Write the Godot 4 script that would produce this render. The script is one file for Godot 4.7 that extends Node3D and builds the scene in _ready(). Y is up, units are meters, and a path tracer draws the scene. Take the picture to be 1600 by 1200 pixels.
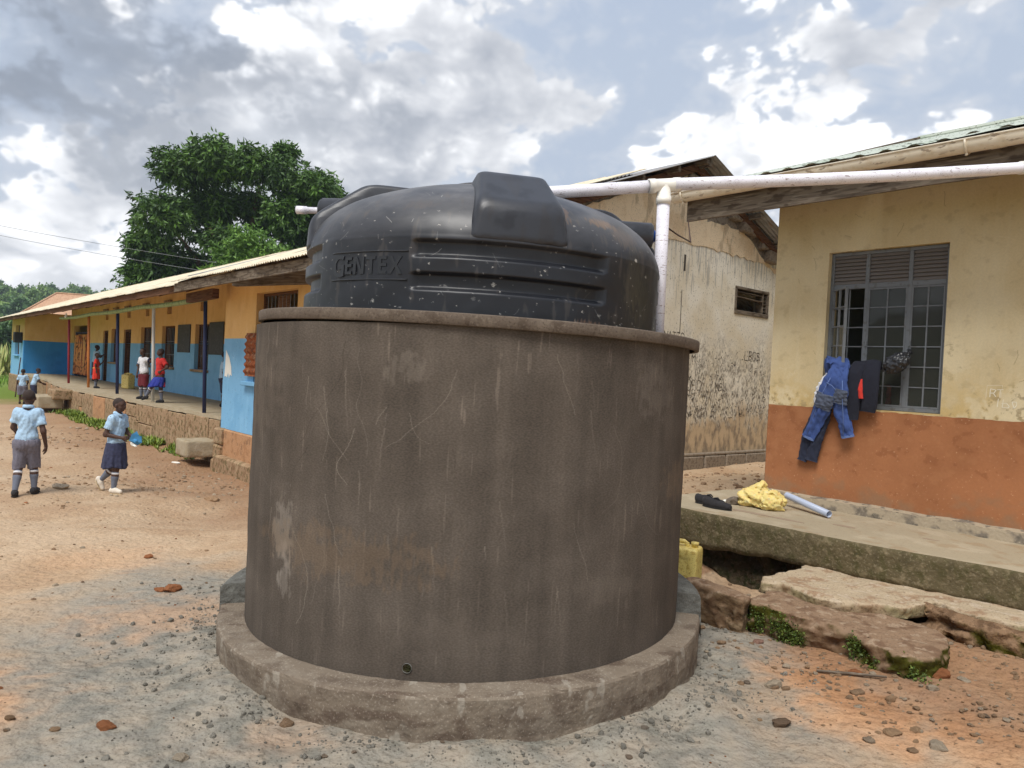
extends Node3D

const CAM_H := 1.6
var M := {}
var T := {}
var tank_at := Vector3(-0.235, 0, -4.59)
var rot_along := -0.8589            # both school blocks run along this line
var right_at := Vector3(2.548, 0, -7.279)
var left_at := Vector3(-5.257, 0, -13.387)
var gable_at := Vector3(3.753, 0, -12.64)
var hmap: FastNoiseLite
var hbig: FastNoiseLite
var cnoise: FastNoiseLite
var ctrl := PackedVector3Array()


# ------------------------------------------------------------------ mesh helpers
class MB:
	var st := SurfaceTool.new()
	var col := Color(1, 1, 1)

	func _init(smooth := false) -> void:
		st.begin(Mesh.PRIMITIVE_TRIANGLES)
		st.set_smooth_group(0 if smooth else -1)

	func v(p: Vector3, uv := Vector2.ZERO) -> void:
		st.set_color(col)
		st.set_uv(uv)
		st.add_vertex(p)

	func tri(a: Vector3, b: Vector3, c: Vector3) -> void:
		v(a); v(b); v(c)

	func quad(a: Vector3, b: Vector3, c: Vector3, d: Vector3) -> void:
		v(a); v(b); v(c)
		v(a); v(c); v(d)

	func quad_uv(a: Vector3, b: Vector3, c: Vector3, d: Vector3, ua: Vector2, ub: Vector2, uc: Vector2, ud: Vector2) -> void:
		v(a, ua); v(b, ub); v(c, uc)
		v(a, ua); v(c, uc); v(d, ud)

	# a triangle turned so that it faces away from o
	func otri(a: Vector3, b: Vector3, c: Vector3, o: Vector3) -> void:
		if (b - a).cross(c - a).dot((a + b + c) / 3.0 - o) > 0.0:
			tri(a, c, b)
		else:
			tri(a, b, c)

	func oquad(a: Vector3, b: Vector3, c: Vector3, d: Vector3, o: Vector3) -> void:
		otri(a, b, c, o)
		otri(a, c, d, o)

	# chamfered box
	func box(c: Vector3, s: Vector3, b := 0.0, rot := Basis()) -> void:
		var h := s * 0.5
		b = minf(b, minf(h.x, minf(h.y, h.z)) * 0.9)
		var at := func(sg: Vector3, ax: int) -> Vector3:
			var p := Vector3(sg.x * (h.x - b), sg.y * (h.y - b), sg.z * (h.z - b))
			p[ax] = sg[ax] * h[ax]
			return c + rot * p
		for ax in 3:
			var u := (ax + 1) % 3
			var w := (ax + 2) % 3
			for s0 in [-1.0, 1.0]:
				var q := []
				for k in [[-1, -1], [1, -1], [1, 1], [-1, 1]]:
					var sg := Vector3()
					sg[ax] = s0; sg[u] = k[0]; sg[w] = k[1]
					q.append((at as Callable).call(sg, ax))
				oquad(q[0], q[1], q[2], q[3], c)
			if b > 0.0:
				for su in [-1.0, 1.0]:
					for sw in [-1.0, 1.0]:
						var q := []
						for k in [[-1.0, u], [1.0, u], [1.0, w], [-1.0, w]]:
							var sg := Vector3()
							sg[ax] = k[0]; sg[u] = su; sg[w] = sw
							q.append((at as Callable).call(sg, k[1]))
						oquad(q[0], q[1], q[2], q[3], c)
		if b > 0.0:
			for sx in [-1.0, 1.0]:
				for sy in [-1.0, 1.0]:
					for sz in [-1.0, 1.0]:
						var sg := Vector3(sx, sy, sz)
						otri((at as Callable).call(sg, 0), (at as Callable).call(sg, 1), (at as Callable).call(sg, 2), c)

	# box between two corners
	func box2(a: Vector3, z: Vector3, b := 0.0) -> void:
		box((a + z) * 0.5, (z - a).abs(), b)

	# beam of rectangular section from a to z
	func bar(a: Vector3, z: Vector3, w: float, h: float, b := 0.0) -> void:
		var d := (z - a).normalized()
		var up := Vector3.UP if absf(d.y) < 0.95 else Vector3.RIGHT
		var x := up.cross(d).normalized()
		box((a + z) * 0.5, Vector3(w, h, a.distance_to(z)), b, Basis(x, d.cross(x), d))

	# tube along points; r: float or array; sq: flattening (second radius / first)
	func tube(pts: Array, r, seg := 8, caps := true, sq := 1.0, up0 := Vector3.UP) -> void:
		var n := pts.size()
		var rings := []
		var up := up0
		var last := Vector3.ZERO
		var run := 0.0
		var us := []
		for i in n:
			var p: Vector3 = pts[i]
			var lo := maxi(i - 1, 0)
			var hi := mini(i + 1, n - 1)
			while pts[hi].distance_to(pts[lo]) < 1e-5 and (hi < n - 1 or lo > 0):
				hi = mini(hi + 1, n - 1)
				lo = maxi(lo - 1, 0) if hi == n - 1 else lo
			var d: Vector3 = (pts[hi] - pts[lo]).normalized()
			if i and d.dot(last) < -0.2: d = -d      # a tube that doubles back on itself keeps its frame
			last = d
			if absf(d.dot(up)) > 0.97:
				up = Vector3.RIGHT if absf(d.x) < 0.9 else Vector3.FORWARD
			var x := up.cross(d).normalized()
			var y := d.cross(x)
			up = y
			var rr: float = r[i] if r is Array else r
			var ring := []
			for k in seg + 1:
				var a := TAU * k / seg
				ring.append(p + x * cos(a) * rr + y * sin(a) * rr * sq)
			rings.append(ring)
			if i: run += p.distance_to(pts[i - 1])
			us.append(run)
		for i in n - 1:
			for k in seg:
				var u0 := float(k) / seg
				var u1 := float(k + 1) / seg
				quad_uv(rings[i][k], rings[i + 1][k], rings[i + 1][k + 1], rings[i][k + 1], Vector2(u0, us[i]), Vector2(u0, us[i + 1]), Vector2(u1, us[i + 1]), Vector2(u1, us[i]))
		if caps:
			for k in seg:
				tri(pts[0], rings[0][k], rings[0][k + 1])
				tri(pts[n - 1], rings[n - 1][k + 1], rings[n - 1][k])

	# profile of Vector2(r, y) turned about y; angle 0 looks along +z, grows towards +x
	func lathe(prof: Array, seg := 48, a0 := 0.0, a1 := TAU) -> void:
		var run := [0.0]
		for i in range(1, prof.size()):
			run.append(run[i - 1] + prof[i].distance_to(prof[i - 1]))
		var tot: float = maxf(run[-1], 1e-4)
		for i in prof.size() - 1:
			for k in seg:
				var t0 := a0 + (a1 - a0) * k / seg
				var t1 := a0 + (a1 - a0) * (k + 1) / seg
				var p := func(q: Vector2, t: float) -> Vector3: return Vector3(q.x * sin(t), q.y, q.x * cos(t))
				quad_uv((p as Callable).call(prof[i], t0), (p as Callable).call(prof[i + 1], t0), (p as Callable).call(prof[i + 1], t1), (p as Callable).call(prof[i], t1),
					Vector2(t0 / TAU, 1.0 - run[i] / tot), Vector2(t0 / TAU, 1.0 - run[i + 1] / tot), Vector2(t1 / TAU, 1.0 - run[i + 1] / tot), Vector2(t1 / TAU, 1.0 - run[i] / tot))

	# polygon (x, z) raised between y0 and y1
	func prism(poly: PackedVector2Array, y0: float, y1: float, xf := Transform3D()) -> void:
		var t := Geometry2D.triangulate_polygon(poly)
		var mid := Vector2()
		for q in poly: mid += q
		mid /= poly.size()
		var o := xf * Vector3(mid.x, (y0 + y1) * 0.5, mid.y)
		for i in range(0, t.size(), 3):
			var a := poly[t[i]]; var b := poly[t[i + 1]]; var c := poly[t[i + 2]]
			otri(xf * Vector3(a.x, y1, a.y), xf * Vector3(b.x, y1, b.y), xf * Vector3(c.x, y1, c.y), xf * Vector3((a.x + b.x + c.x) / 3, y0, (a.y + b.y + c.y) / 3))
			otri(xf * Vector3(a.x, y0, a.y), xf * Vector3(b.x, y0, b.y), xf * Vector3(c.x, y0, c.y), xf * Vector3((a.x + b.x + c.x) / 3, y1, (a.y + b.y + c.y) / 3))
		var cw := Geometry2D.is_polygon_clockwise(poly)
		for i in poly.size():
			var a := poly[i]; var b := poly[(i + 1) % poly.size()]
			if cw: quad(xf * Vector3(a.x, y0, a.y), xf * Vector3(b.x, y0, b.y), xf * Vector3(b.x, y1, b.y), xf * Vector3(a.x, y1, a.y))
			else: quad(xf * Vector3(a.x, y0, a.y), xf * Vector3(a.x, y1, a.y), xf * Vector3(b.x, y1, b.y), xf * Vector3(b.x, y0, b.y))

	# wall in the x-y plane, front at z, thickness t, holes as Rect2
	func wall(x0: float, x1: float, y0: float, y1: float, z: float, t: float, holes := []) -> void:
		var xs := [x0, x1]
		var ys := [y0, y1]
		for h in holes:
			for x in [h.position.x, h.end.x]:
				if x > x0 + 1e-4 and x < x1 - 1e-4 and not x in xs: xs.append(x)
			for y in [h.position.y, h.end.y]:
				if y > y0 + 1e-4 and y < y1 - 1e-4 and not y in ys: ys.append(y)
		xs.sort(); ys.sort()
		var zb := z - t
		for i in xs.size() - 1:
			for j in ys.size() - 1:
				var cx: float = (xs[i] + xs[i + 1]) * 0.5
				var cy: float = (ys[j] + ys[j + 1]) * 0.5
				var open := false
				for h in holes:
					if h.has_point(Vector2(cx, cy)): open = true
				if open: continue
				quad(Vector3(xs[i], ys[j], z), Vector3(xs[i], ys[j + 1], z), Vector3(xs[i + 1], ys[j + 1], z), Vector3(xs[i + 1], ys[j], z))
				quad(Vector3(xs[i + 1], ys[j], zb), Vector3(xs[i + 1], ys[j + 1], zb), Vector3(xs[i], ys[j + 1], zb), Vector3(xs[i], ys[j], zb))
		for h in holes:
			var a := maxf(h.position.x, x0); var b := minf(h.end.x, x1)
			var c := maxf(h.position.y, y0); var d := minf(h.end.y, y1)
			if a >= b or c >= d: continue
			if h.position.x > x0: quad(Vector3(a, c, z), Vector3(a, c, zb), Vector3(a, d, zb), Vector3(a, d, z))
			if h.end.x < x1: quad(Vector3(b, c, zb), Vector3(b, c, z), Vector3(b, d, z), Vector3(b, d, zb))
			if h.position.y > y0: quad(Vector3(a, c, zb), Vector3(a, c, z), Vector3(b, c, z), Vector3(b, c, zb))
			if h.end.y < y1: quad(Vector3(a, d, z), Vector3(a, d, zb), Vector3(b, d, zb), Vector3(b, d, z))
		quad(Vector3(x0, y0, zb), Vector3(x0, y1, zb), Vector3(x0, y1, z), Vector3(x0, y0, z))
		quad(Vector3(x1, y0, z), Vector3(x1, y1, z), Vector3(x1, y1, zb), Vector3(x1, y0, zb))
		quad(Vector3(x0, y1, z), Vector3(x0, y1, zb), Vector3(x1, y1, zb), Vector3(x1, y1, z))

	func done() -> ArrayMesh:
		st.generate_normals()
		st.index()
		return st.commit()


func thing(called: String, label: String, category: String, at := Vector3.ZERO, turn := 0.0, group := "") -> Node3D:
	var o := Node3D.new()
	o.name = called
	o.position = at
	o.rotation.y = turn
	tag(o, label, category, group)
	add_child(o, true)
	return o


func tag(o: Node3D, label: String, category: String, group := "") -> Node3D:
	o.set_meta("label", label)
	o.set_meta("category", category)
	if group: o.set_meta("group", group)
	return o


func mesh_node(called: String, mesh: Mesh, m: Material, parent: Node = null) -> MeshInstance3D:
	var o := MeshInstance3D.new()
	o.name = called
	o.mesh = mesh
	o.material_override = m
	(parent if parent else self).add_child(o, true)
	return o


func obj(called: String, b: MB, m: Material, parent: Node = null) -> MeshInstance3D:
	return mesh_node(called, b.done(), m, parent)


func struct(o: Node3D) -> Node3D:
	o.set_meta("kind", "structure")
	return o


func stuff(o: Node3D) -> Node3D:
	o.set_meta("kind", "stuff")
	return o


func scatter(called: String, mesh: Mesh, m: Material, xfs: Array, cols: Array, parent: Node = null) -> MultiMeshInstance3D:
	var mm := MultiMesh.new()
	mm.transform_format = MultiMesh.TRANSFORM_3D
	mm.use_colors = true
	mm.mesh = mesh
	mm.instance_count = xfs.size()
	for i in xfs.size():
		mm.set_instance_transform(i, xfs[i])
		mm.set_instance_color(i, cols[i])
	var o := MultiMeshInstance3D.new()
	o.name = called
	o.multimesh = mm
	o.material_override = m
	(parent if parent else self).add_child(o, true)
	stuff(o)
	return o


# ------------------------------------------------------------------ textures and materials
func noise(sd: int, f: float, oct := 4, kind := FastNoiseLite.TYPE_SIMPLEX_SMOOTH) -> FastNoiseLite:
	var n := FastNoiseLite.new()
	n.seed = sd
	n.noise_type = kind
	n.frequency = f
	n.fractal_octaves = oct
	return n


# layers: [features across the tile, octaves, stretch x, stretch y, low, high, colour, strength]
func tex(n: int, sd: int, base: Color, layers: Array) -> ImageTexture:
	var px := n * n
	var r := PackedFloat32Array(); var g := PackedFloat32Array(); var b := PackedFloat32Array()
	r.resize(px); g.resize(px); b.resize(px)
	r.fill(base.r); g.fill(base.g); b.fill(base.b)
	for li in layers.size():
		var l: Array = layers[li]
		var w := maxi(24, int(n / float(l[2]))); var h := maxi(24, int(n / float(l[3])))
		var im := noise(sd * 31 + li, float(l[0]) / n, l[1]).get_seamless_image(w, h)
		if w != n or h != n: im.resize(n, n, Image.INTERPOLATE_CUBIC)
		im.convert(Image.FORMAT_L8)
		var d := im.get_data()
		var lut := PackedFloat32Array(); lut.resize(256)
		for k in 256: lut[k] = smoothstep(l[4], l[5], k / 255.0) * l[7]
		var c: Color = l[6]
		for i in px:
			var a := lut[d[i]]
			if a > 0.003:
				r[i] += (c.r - r[i]) * a
				g[i] += (c.g - g[i]) * a
				b[i] += (c.b - b[i]) * a
	var out := PackedByteArray(); out.resize(px * 3)
	for i in px:
		out[i * 3] = clampi(int(r[i] * 255.0), 0, 255)
		out[i * 3 + 1] = clampi(int(g[i] * 255.0), 0, 255)
		out[i * 3 + 2] = clampi(int(b[i] * 255.0), 0, 255)
	return ImageTexture.create_from_image(Image.create_from_data(n, n, false, Image.FORMAT_RGB8, out))


func height_tex(n: int, sd: int, f: float, oct := 5, sx := 1, sy := 1) -> ImageTexture:
	var im := noise(sd, f / n, oct).get_seamless_image(maxi(16, n / sx), maxi(16, n / sy))
	im.resize(n, n, Image.INTERPOLATE_CUBIC)
	return ImageTexture.create_from_image(im)


func mat(called: String, col: Color, rough := 0.9, t: Texture2D = null, tile := 1.0, ht: Texture2D = null, hs := 0.0, spec := 0.5) -> StandardMaterial3D:
	var m := StandardMaterial3D.new()
	m.resource_name = called
	m.albedo_color = col
	m.roughness = rough
	m.metallic_specular = spec
	if t or ht:
		m.uv1_triplanar = true
		m.uv1_triplanar_sharpness = 6.0
		m.uv1_scale = Vector3.ONE / tile
		m.albedo_texture = t
		if ht:
			m.heightmap_enabled = true
			m.heightmap_texture = ht
			m.heightmap_scale = hs
	M[called] = m
	return m


func rgb8(r: int, g: int, b: int) -> Color:
	return Color(r / 255.0, g / 255.0, b / 255.0)


func make_materials() -> void:
	var W := Color.WHITE
	T.grain = height_tex(512, 3, 90, 3)
	T.lumpy = height_tex(512, 5, 16, 6)
	T.fine = height_tex(512, 8, 40, 5)
	T.woodh = height_tex(512, 9, 40, 4, 16, 1)
	# earth: near white so that the vertex colours carry the soil's own colours
	T.soil = tex(1024, 11, rgb8(238, 236, 233), [[14, 5, 1, 1, 0.52, 0.8, rgb8(252, 250, 247), 0.6], [22, 4, 1, 1, 0.6, 0.85, rgb8(212, 206, 199), 0.5], [90, 3, 1, 1, 0.6, 0.85, rgb8(188, 181, 174), 0.4], [160, 2, 1, 1, 0.64, 0.85, W, 0.4], [60, 3, 1, 1, 0.74, 0.86, rgb8(150, 142, 132), 0.4]])
	T.soil_h = height_tex(1024, 13, 24, 7)
	var g := mat("soil", W, 0.98, T.soil, 1.9, T.soil_h, 1.7, 0.2)
	g.vertex_color_use_as_albedo = true
	g.uv1_world_triplanar = true
	T.cement = tex(512, 21, rgb8(134, 125, 115), [[5, 4, 1, 1, 0.5, 0.8, rgb8(160, 152, 140), 0.7], [8, 4, 1, 1, 0.55, 0.8, rgb8(108, 98, 88), 0.7], [60, 3, 1, 1, 0.6, 0.8, rgb8(170, 162, 150), 0.5], [80, 3, 1, 1, 0.62, 0.8, rgb8(95, 86, 78), 0.5]])
	mat("cement", W, 0.95, T.cement, 1.1, T.fine, 0.25, 0.25)
	mat("cement_pale", rgb8(250, 248, 240), 0.95, tex(512, 22, rgb8(166, 154, 134), [[4, 5, 1, 1, 0.5, 0.8, rgb8(178, 166, 147), 0.8], [6, 5, 1, 1, 0.6, 0.78, rgb8(156, 136, 112), 0.6], [50, 3, 1, 1, 0.64, 0.85, rgb8(140, 126, 110), 0.4]]), 2.0, T.fine, 0.35, 0.25)
	mat("cement_mossy", W, 0.96, tex(512, 23, rgb8(98, 88, 66), [[9, 5, 1, 1, 0.45, 0.85, rgb8(78, 74, 48), 0.7], [12, 5, 1, 1, 0.6, 0.85, rgb8(140, 126, 100), 0.6], [6, 4, 1, 3, 0.6, 0.9, rgb8(80, 72, 54), 0.6], [50, 3, 1, 1, 0.62, 0.85, rgb8(152, 140, 118), 0.5]]), 1.3, T.fine, 0.4, 0.2)
	mat("slab_pink", W, 0.96, tex(512, 24, rgb8(176, 158, 132), [[4, 5, 1, 1, 0.5, 0.75, rgb8(150, 122, 96), 0.8], [8, 5, 1, 1, 0.58, 0.8, rgb8(188, 172, 150), 0.8], [40, 4, 1, 1, 0.6, 0.85, rgb8(110, 92, 76), 0.6]]), 0.9, T.lumpy, 0.7, 0.2)
	mat("earth_brown", W, 0.98, tex(512, 25, rgb8(132, 106, 82), [[6, 5, 1, 1, 0.5, 0.75, rgb8(98, 76, 58), 0.8], [9, 5, 1, 1, 0.6, 0.8, rgb8(160, 132, 104), 0.7], [60, 3, 1, 1, 0.6, 0.85, rgb8(76, 60, 48), 0.6]]), 0.8, T.lumpy, 1.2, 0.15)
	mat("earth_dark", W, 0.98, tex(256, 26, rgb8(62, 54, 42), [[8, 5, 1, 1, 0.5, 0.75, rgb8(44, 46, 28), 0.8], [14, 4, 1, 1, 0.6, 0.8, rgb8(92, 80, 64), 0.6]]), 0.7, T.lumpy, 2.0, 0.15)
	# right block paint
	mat("paint_cream", W, 0.8, tex(1024, 31, rgb8(212, 196, 160), [[3, 4, 1, 1, 0.5, 0.85, rgb8(206, 188, 150), 0.6], [5, 5, 1, 2, 0.62, 0.85, rgb8(186, 162, 122), 0.4], [30, 4, 1, 1, 0.80, 0.86, rgb8(170, 142, 106), 0.3], [90, 2, 1, 1, 0.55, 0.8, rgb8(212, 192, 156), 0.4]]), 3.2, T.grain, 0.08, 0.35)
	mat("paint_brown", W, 0.8, tex(1024, 32, rgb8(162, 105, 69), [[3, 4, 1, 1, 0.5, 0.8, rgb8(151, 97, 64), 0.6], [6, 5, 1, 1, 0.6, 0.8, rgb8(171, 113, 77), 0.6], [8, 4, 1, 1, 0.72, 0.76, rgb8(152, 92, 60), 0.3], [60, 3, 1, 1, 0.84, 0.88, rgb8(214, 176, 140), 0.5]]), 2.6, T.grain, 0.1, 0.35)
	# left block paint
	mat("paint_orange", W, 0.85, tex(512, 33, rgb8(230, 186, 122), [[4, 4, 1, 1, 0.5, 0.85, rgb8(218, 172, 110), 0.6], [8, 4, 1, 3, 0.6, 0.85, rgb8(236, 196, 140), 0.5], [40, 3, 1, 1, 0.80, 0.86, rgb8(180, 130, 84), 0.4]]), 3.0, T.grain, 0.08, 0.3)
	mat("paint_blue", W, 0.8, tex(512, 34, rgb8(126, 180, 218), [[4, 4, 1, 1, 0.5, 0.85, rgb8(112, 168, 208), 0.6], [8, 4, 1, 4, 0.6, 0.85, rgb8(140, 192, 226), 0.5], [60, 3, 1, 1, 0.82, 0.86, rgb8(206, 214, 214), 0.7], [30, 4, 1, 1, 0.78, 0.84, rgb8(90, 134, 170), 0.4]]), 2.6, T.grain, 0.08, 0.35)
	mat("paint_deep_blue", W, 0.8, tex(512, 35, rgb8(62, 140, 206), [[4, 4, 1, 1, 0.5, 0.85, rgb8(52, 124, 190), 0.6], [8, 4, 1, 4, 0.6, 0.85, rgb8(76, 152, 214), 0.5]]), 2.6, T.grain, 0.08, 0.35)
	mat("plinth", W, 0.96, tex(512, 36, rgb8(160, 134, 106), [[5, 5, 1, 1, 0.5, 0.75, rgb8(132, 106, 80), 0.8], [9, 5, 1, 1, 0.58, 0.75, rgb8(96, 88, 58), 0.6], [7, 5, 1, 2, 0.6, 0.8, rgb8(182, 158, 128), 0.7], [40, 4, 1, 1, 0.64, 0.85, rgb8(96, 74, 58), 0.6]]), 1.2, T.fine, 0.5, 0.2)
	mat("plinth_orange", W, 0.96, tex(512, 37, rgb8(184, 142, 106), [[5, 5, 1, 1, 0.5, 0.8, rgb8(166, 124, 90), 0.7], [5, 5, 1, 1, 0.62, 0.85, rgb8(130, 102, 80), 0.6], [40, 4, 1, 1, 0.66, 0.85, rgb8(90, 68, 54), 0.6]]), 1.1, T.fine, 0.5, 0.2)
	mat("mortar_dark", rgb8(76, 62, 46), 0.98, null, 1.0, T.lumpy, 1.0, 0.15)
	# white gable
	mat("lime_wash", W, 0.92, tex(1024, 41, rgb8(224, 214, 194), [[4, 5, 1, 1, 0.5, 0.8, rgb8(208, 194, 168), 0.7], [9, 5, 1, 4, 0.62, 0.8, rgb8(168, 160, 150), 0.6], [120, 3, 1, 2, 0.74, 0.8, rgb8(84, 76, 66), 0.8], [60, 3, 1, 1, 0.78, 0.82, rgb8(120, 96, 76), 0.8]]), 2.2, T.fine, 0.25, 0.25)
	mat("lime_dirty", W, 0.95, tex(1024, 42, rgb8(208, 198, 178), [[7, 5, 1, 2, 0.5, 0.75, rgb8(160, 150, 134), 0.7], [60, 4, 1, 4, 0.62, 0.72, rgb8(96, 88, 78), 0.75], [26, 4, 1, 2, 0.6, 0.7, rgb8(222, 214, 198), 0.6], [110, 3, 1, 3, 0.68, 0.76, rgb8(84, 76, 66), 0.8]]), 1.5, T.fine, 0.3, 0.2)
	mat("plaster_peach", W, 0.92, tex(512, 43, rgb8(230, 208, 176), [[4, 5, 1, 1, 0.5, 0.8, rgb8(214, 186, 150), 0.7], [8, 5, 1, 3, 0.62, 0.8, rgb8(176, 156, 130), 0.7], [90, 3, 1, 1, 0.75, 0.8, rgb8(96, 82, 66), 0.8]]), 2.0, T.fine, 0.25, 0.25)
	mat("plaster_base", W, 0.95, tex(512, 44, rgb8(196, 166, 126), [[5, 5, 1, 1, 0.5, 0.75, rgb8(150, 128, 102), 0.8], [30, 4, 1, 2, 0.66, 0.78, rgb8(104, 88, 72), 0.7]]), 1.2, T.fine, 0.4, 0.2)
	mat("block_grey", W, 0.96, tex(256, 45, rgb8(140, 128, 114), [[8, 5, 1, 1, 0.5, 0.75, rgb8(110, 98, 86), 0.8], [40, 3, 1, 1, 0.62, 0.8, rgb8(170, 160, 146), 0.6]]), 0.6, T.fine, 0.5, 0.2)
	# wood
	mat("wood_grey", W, 0.92, tex(512, 51, rgb8(118, 106, 92), [[26, 4, 16, 1, 0.45, 0.7, rgb8(84, 74, 64), 0.8], [40, 4, 16, 1, 0.6, 0.8, rgb8(152, 140, 124), 0.6], [6, 4, 2, 1, 0.6, 0.8, rgb8(70, 58, 48), 0.6]]), 0.9, T.woodh, 0.3, 0.25)
	mat("wood_brown", W, 0.92, tex(512, 52, rgb8(104, 74, 54), [[26, 4, 16, 1, 0.45, 0.7, rgb8(72, 50, 38), 0.8], [40, 4, 16, 1, 0.6, 0.8, rgb8(130, 100, 76), 0.6]]), 0.9, T.woodh, 0.3, 0.25)
	mat("wood_dark", rgb8(66, 42, 34), 0.9)
	# metals, plastics
	mat("steel_grey", rgb8(116, 120, 124), 0.55, tex(256, 53, W, [[10, 5, 1, 1, 0.62, 0.85, rgb8(206, 196, 184), 0.6]]), 0.8, null, 0.0, 0.4)
	mat("louvre_grey", rgb8(126, 118, 112), 0.7)
	mat("roof_cream", W, 0.6, tex(512, 54, rgb8(222, 212, 186), [[4, 4, 1, 1, 0.5, 0.8, rgb8(204, 190, 160), 0.7], [12, 5, 1, 3, 0.62, 0.8, rgb8(178, 150, 114), 0.6]]), 2.0, null, 0.0, 0.4)
	mat("roof_green", W, 0.7, tex(512, 55, rgb8(180, 186, 174), [[4, 4, 1, 1, 0.5, 0.8, rgb8(158, 171, 152), 0.7], [14, 4, 4, 1, 0.74, 0.76, rgb8(66, 70, 56), 0.9], [50, 3, 1, 1, 0.78, 0.8, rgb8(76, 74, 60), 0.8]]), 2.4, null, 0.0, 0.35)
	mat("roof_zinc", W, 0.55, tex(512, 56, rgb8(150, 150, 150), [[5, 4, 1, 1, 0.5, 0.8, rgb8(126, 124, 122), 0.8], [12, 4, 1, 3, 0.64, 0.8, rgb8(140, 110, 88), 0.6]]), 2.0, null, 0.0, 0.45)
	mat("roof_rust", W, 0.8, tex(512, 57, rgb8(188, 148, 118), [[6, 4, 1, 1, 0.5, 0.8, rgb8(166, 124, 96), 0.7], [12, 4, 1, 3, 0.6, 0.8, rgb8(202, 166, 136), 0.6]]), 2.0)
	mat("sheet_rust", W, 0.85, tex(512, 58, rgb8(150, 84, 50), [[5, 5, 1, 1, 0.5, 0.75, rgb8(96, 54, 38), 0.8], [8, 5, 1, 1, 0.6, 0.8, rgb8(178, 112, 70), 0.7], [5, 4, 1, 1, 0.68, 0.8, rgb8(168, 140, 112), 0.7]]), 0.8, T.fine, 0.2, 0.3)
	mat("pvc_white", W, 0.42, tex(512, 59, rgb8(232, 230, 238), [[6, 4, 1, 1, 0.55, 0.85, rgb8(216, 212, 220), 0.6], [40, 4, 4, 1, 0.75, 0.8, rgb8(120, 100, 96), 0.6], [120, 2, 1, 1, 0.8, 0.84, rgb8(70, 58, 56), 0.8]]), 0.9, null, 0.0, 0.5)
	mat("pvc_cream", W, 0.45, tex(256, 60, rgb8(230, 218, 196), [[6, 4, 1, 1, 0.55, 0.85, rgb8(214, 196, 168), 0.7], [20, 4, 4, 1, 0.74, 0.8, rgb8(120, 100, 84), 0.6]]), 0.9, null, 0.0, 0.5)
	mat("pvc_grey", rgb8(176, 186, 206), 0.4)
	mat("gutter_green", rgb8(150, 168, 116), 0.7, tex(256, 61, W, [[8, 4, 1, 1, 0.5, 0.8, rgb8(190, 190, 170), 0.8]]), 1.0)
	mat("jerry_yellow", rgb8(232, 210, 124), 0.5, tex(256, 62, W, [[6, 5, 1, 1, 0.55, 0.8, rgb8(216, 200, 170), 0.8], [30, 4, 1, 1, 0.72, 0.8, rgb8(130, 110, 80), 0.6]]), 0.3)
	mat("blue_plastic", rgb8(40, 92, 180), 0.35)
	mat("black_rubber", rgb8(26, 26, 28), 0.6)
	mat("glass", Color(0.36, 0.37, 0.34, 0.26), 0.06, null, 1.0, null, 0.0, 0.35).transparency = BaseMaterial3D.TRANSPARENCY_ALPHA
	mat("room_wall", rgb8(150, 160, 148), 0.9)
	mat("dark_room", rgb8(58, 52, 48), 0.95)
	mat("board_black", W, 0.85, tex(256, 63, rgb8(66, 68, 70), [[6, 4, 1, 1, 0.5, 0.8, rgb8(86, 88, 88), 0.6], [24, 4, 1, 1, 0.7, 0.78, rgb8(130, 130, 128), 0.5]]), 0.9)
	mat("paper_white", rgb8(238, 236, 226), 0.9)
	mat("chalk", rgb8(236, 228, 206), 0.95)
	mat("char", rgb8(70, 62, 54), 0.95)
	mat("bulb_glass", rgb8(240, 240, 236), 0.2)
	mat("moss", rgb8(74, 96, 34), 0.95).vertex_color_use_as_albedo = true
	var lf := mat("leaf", Color.WHITE, 0.55)
	lf.vertex_color_use_as_albedo = true
	lf.backlight = Color(0.5, 0.6, 0.3)
	mat("bark", rgb8(92, 78, 64), 0.95, null, 1.0, T.lumpy, 2.0, 0.15)
	var st := mat("stone", Color.WHITE, 0.95, tex(256, 64, rgb8(230, 226, 220), [[8, 5, 1, 1, 0.5, 0.75, rgb8(190, 182, 172), 0.8], [40, 3, 1, 1, 0.6, 0.8, W, 0.6]]), 0.3, T.fine, 0.4, 0.2)
	st.vertex_color_use_as_albedo = true
	mat("skin", rgb8(78, 55, 45), 0.6, null, 1.0, null, 0.0, 0.45)
	mat("hair", rgb8(52, 40, 35), 0.9)
	for c in [["cloth_sky", 174, 205, 230], ["cloth_mauve", 116, 114, 126], ["cloth_navy", 54, 58, 84], ["cloth_white", 226, 226, 228], ["cloth_maroon", 104, 28, 38], ["cloth_red", 206, 48, 44], ["cloth_scarlet", 214, 54, 34], ["cloth_blue", 34, 48, 140], ["cloth_pink", 186, 56, 88], ["cloth_yellow", 232, 186, 84], ["sock_grey", 106, 112, 126], ["shoe_black", 40, 38, 40], ["shoe_white", 222, 212, 196], ["shoe_tan", 196, 176, 142], ["denim", 62, 86, 146], ["denim_light", 98, 120, 170], ["denim_patch", 84, 92, 110], ["denim_dark", 34, 40, 60], ["jacket_dark", 26, 28, 42], ["lining_red", 206, 56, 44], ["paper_blue", 70, 140, 190]]:
		var m := mat(c[0], rgb8(c[1], c[2], c[3]), 0.9, T.weave if T.has("weave") else null)
		m.rim_enabled = true
		m.rim = 0.15
	T.weave = tex(256, 65, W, [[10, 4, 1, 1, 0.5, 0.8, rgb8(214, 216, 220), 0.6], [90, 2, 1, 1, 0.55, 0.8, rgb8(200, 200, 204), 0.6]])
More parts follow.
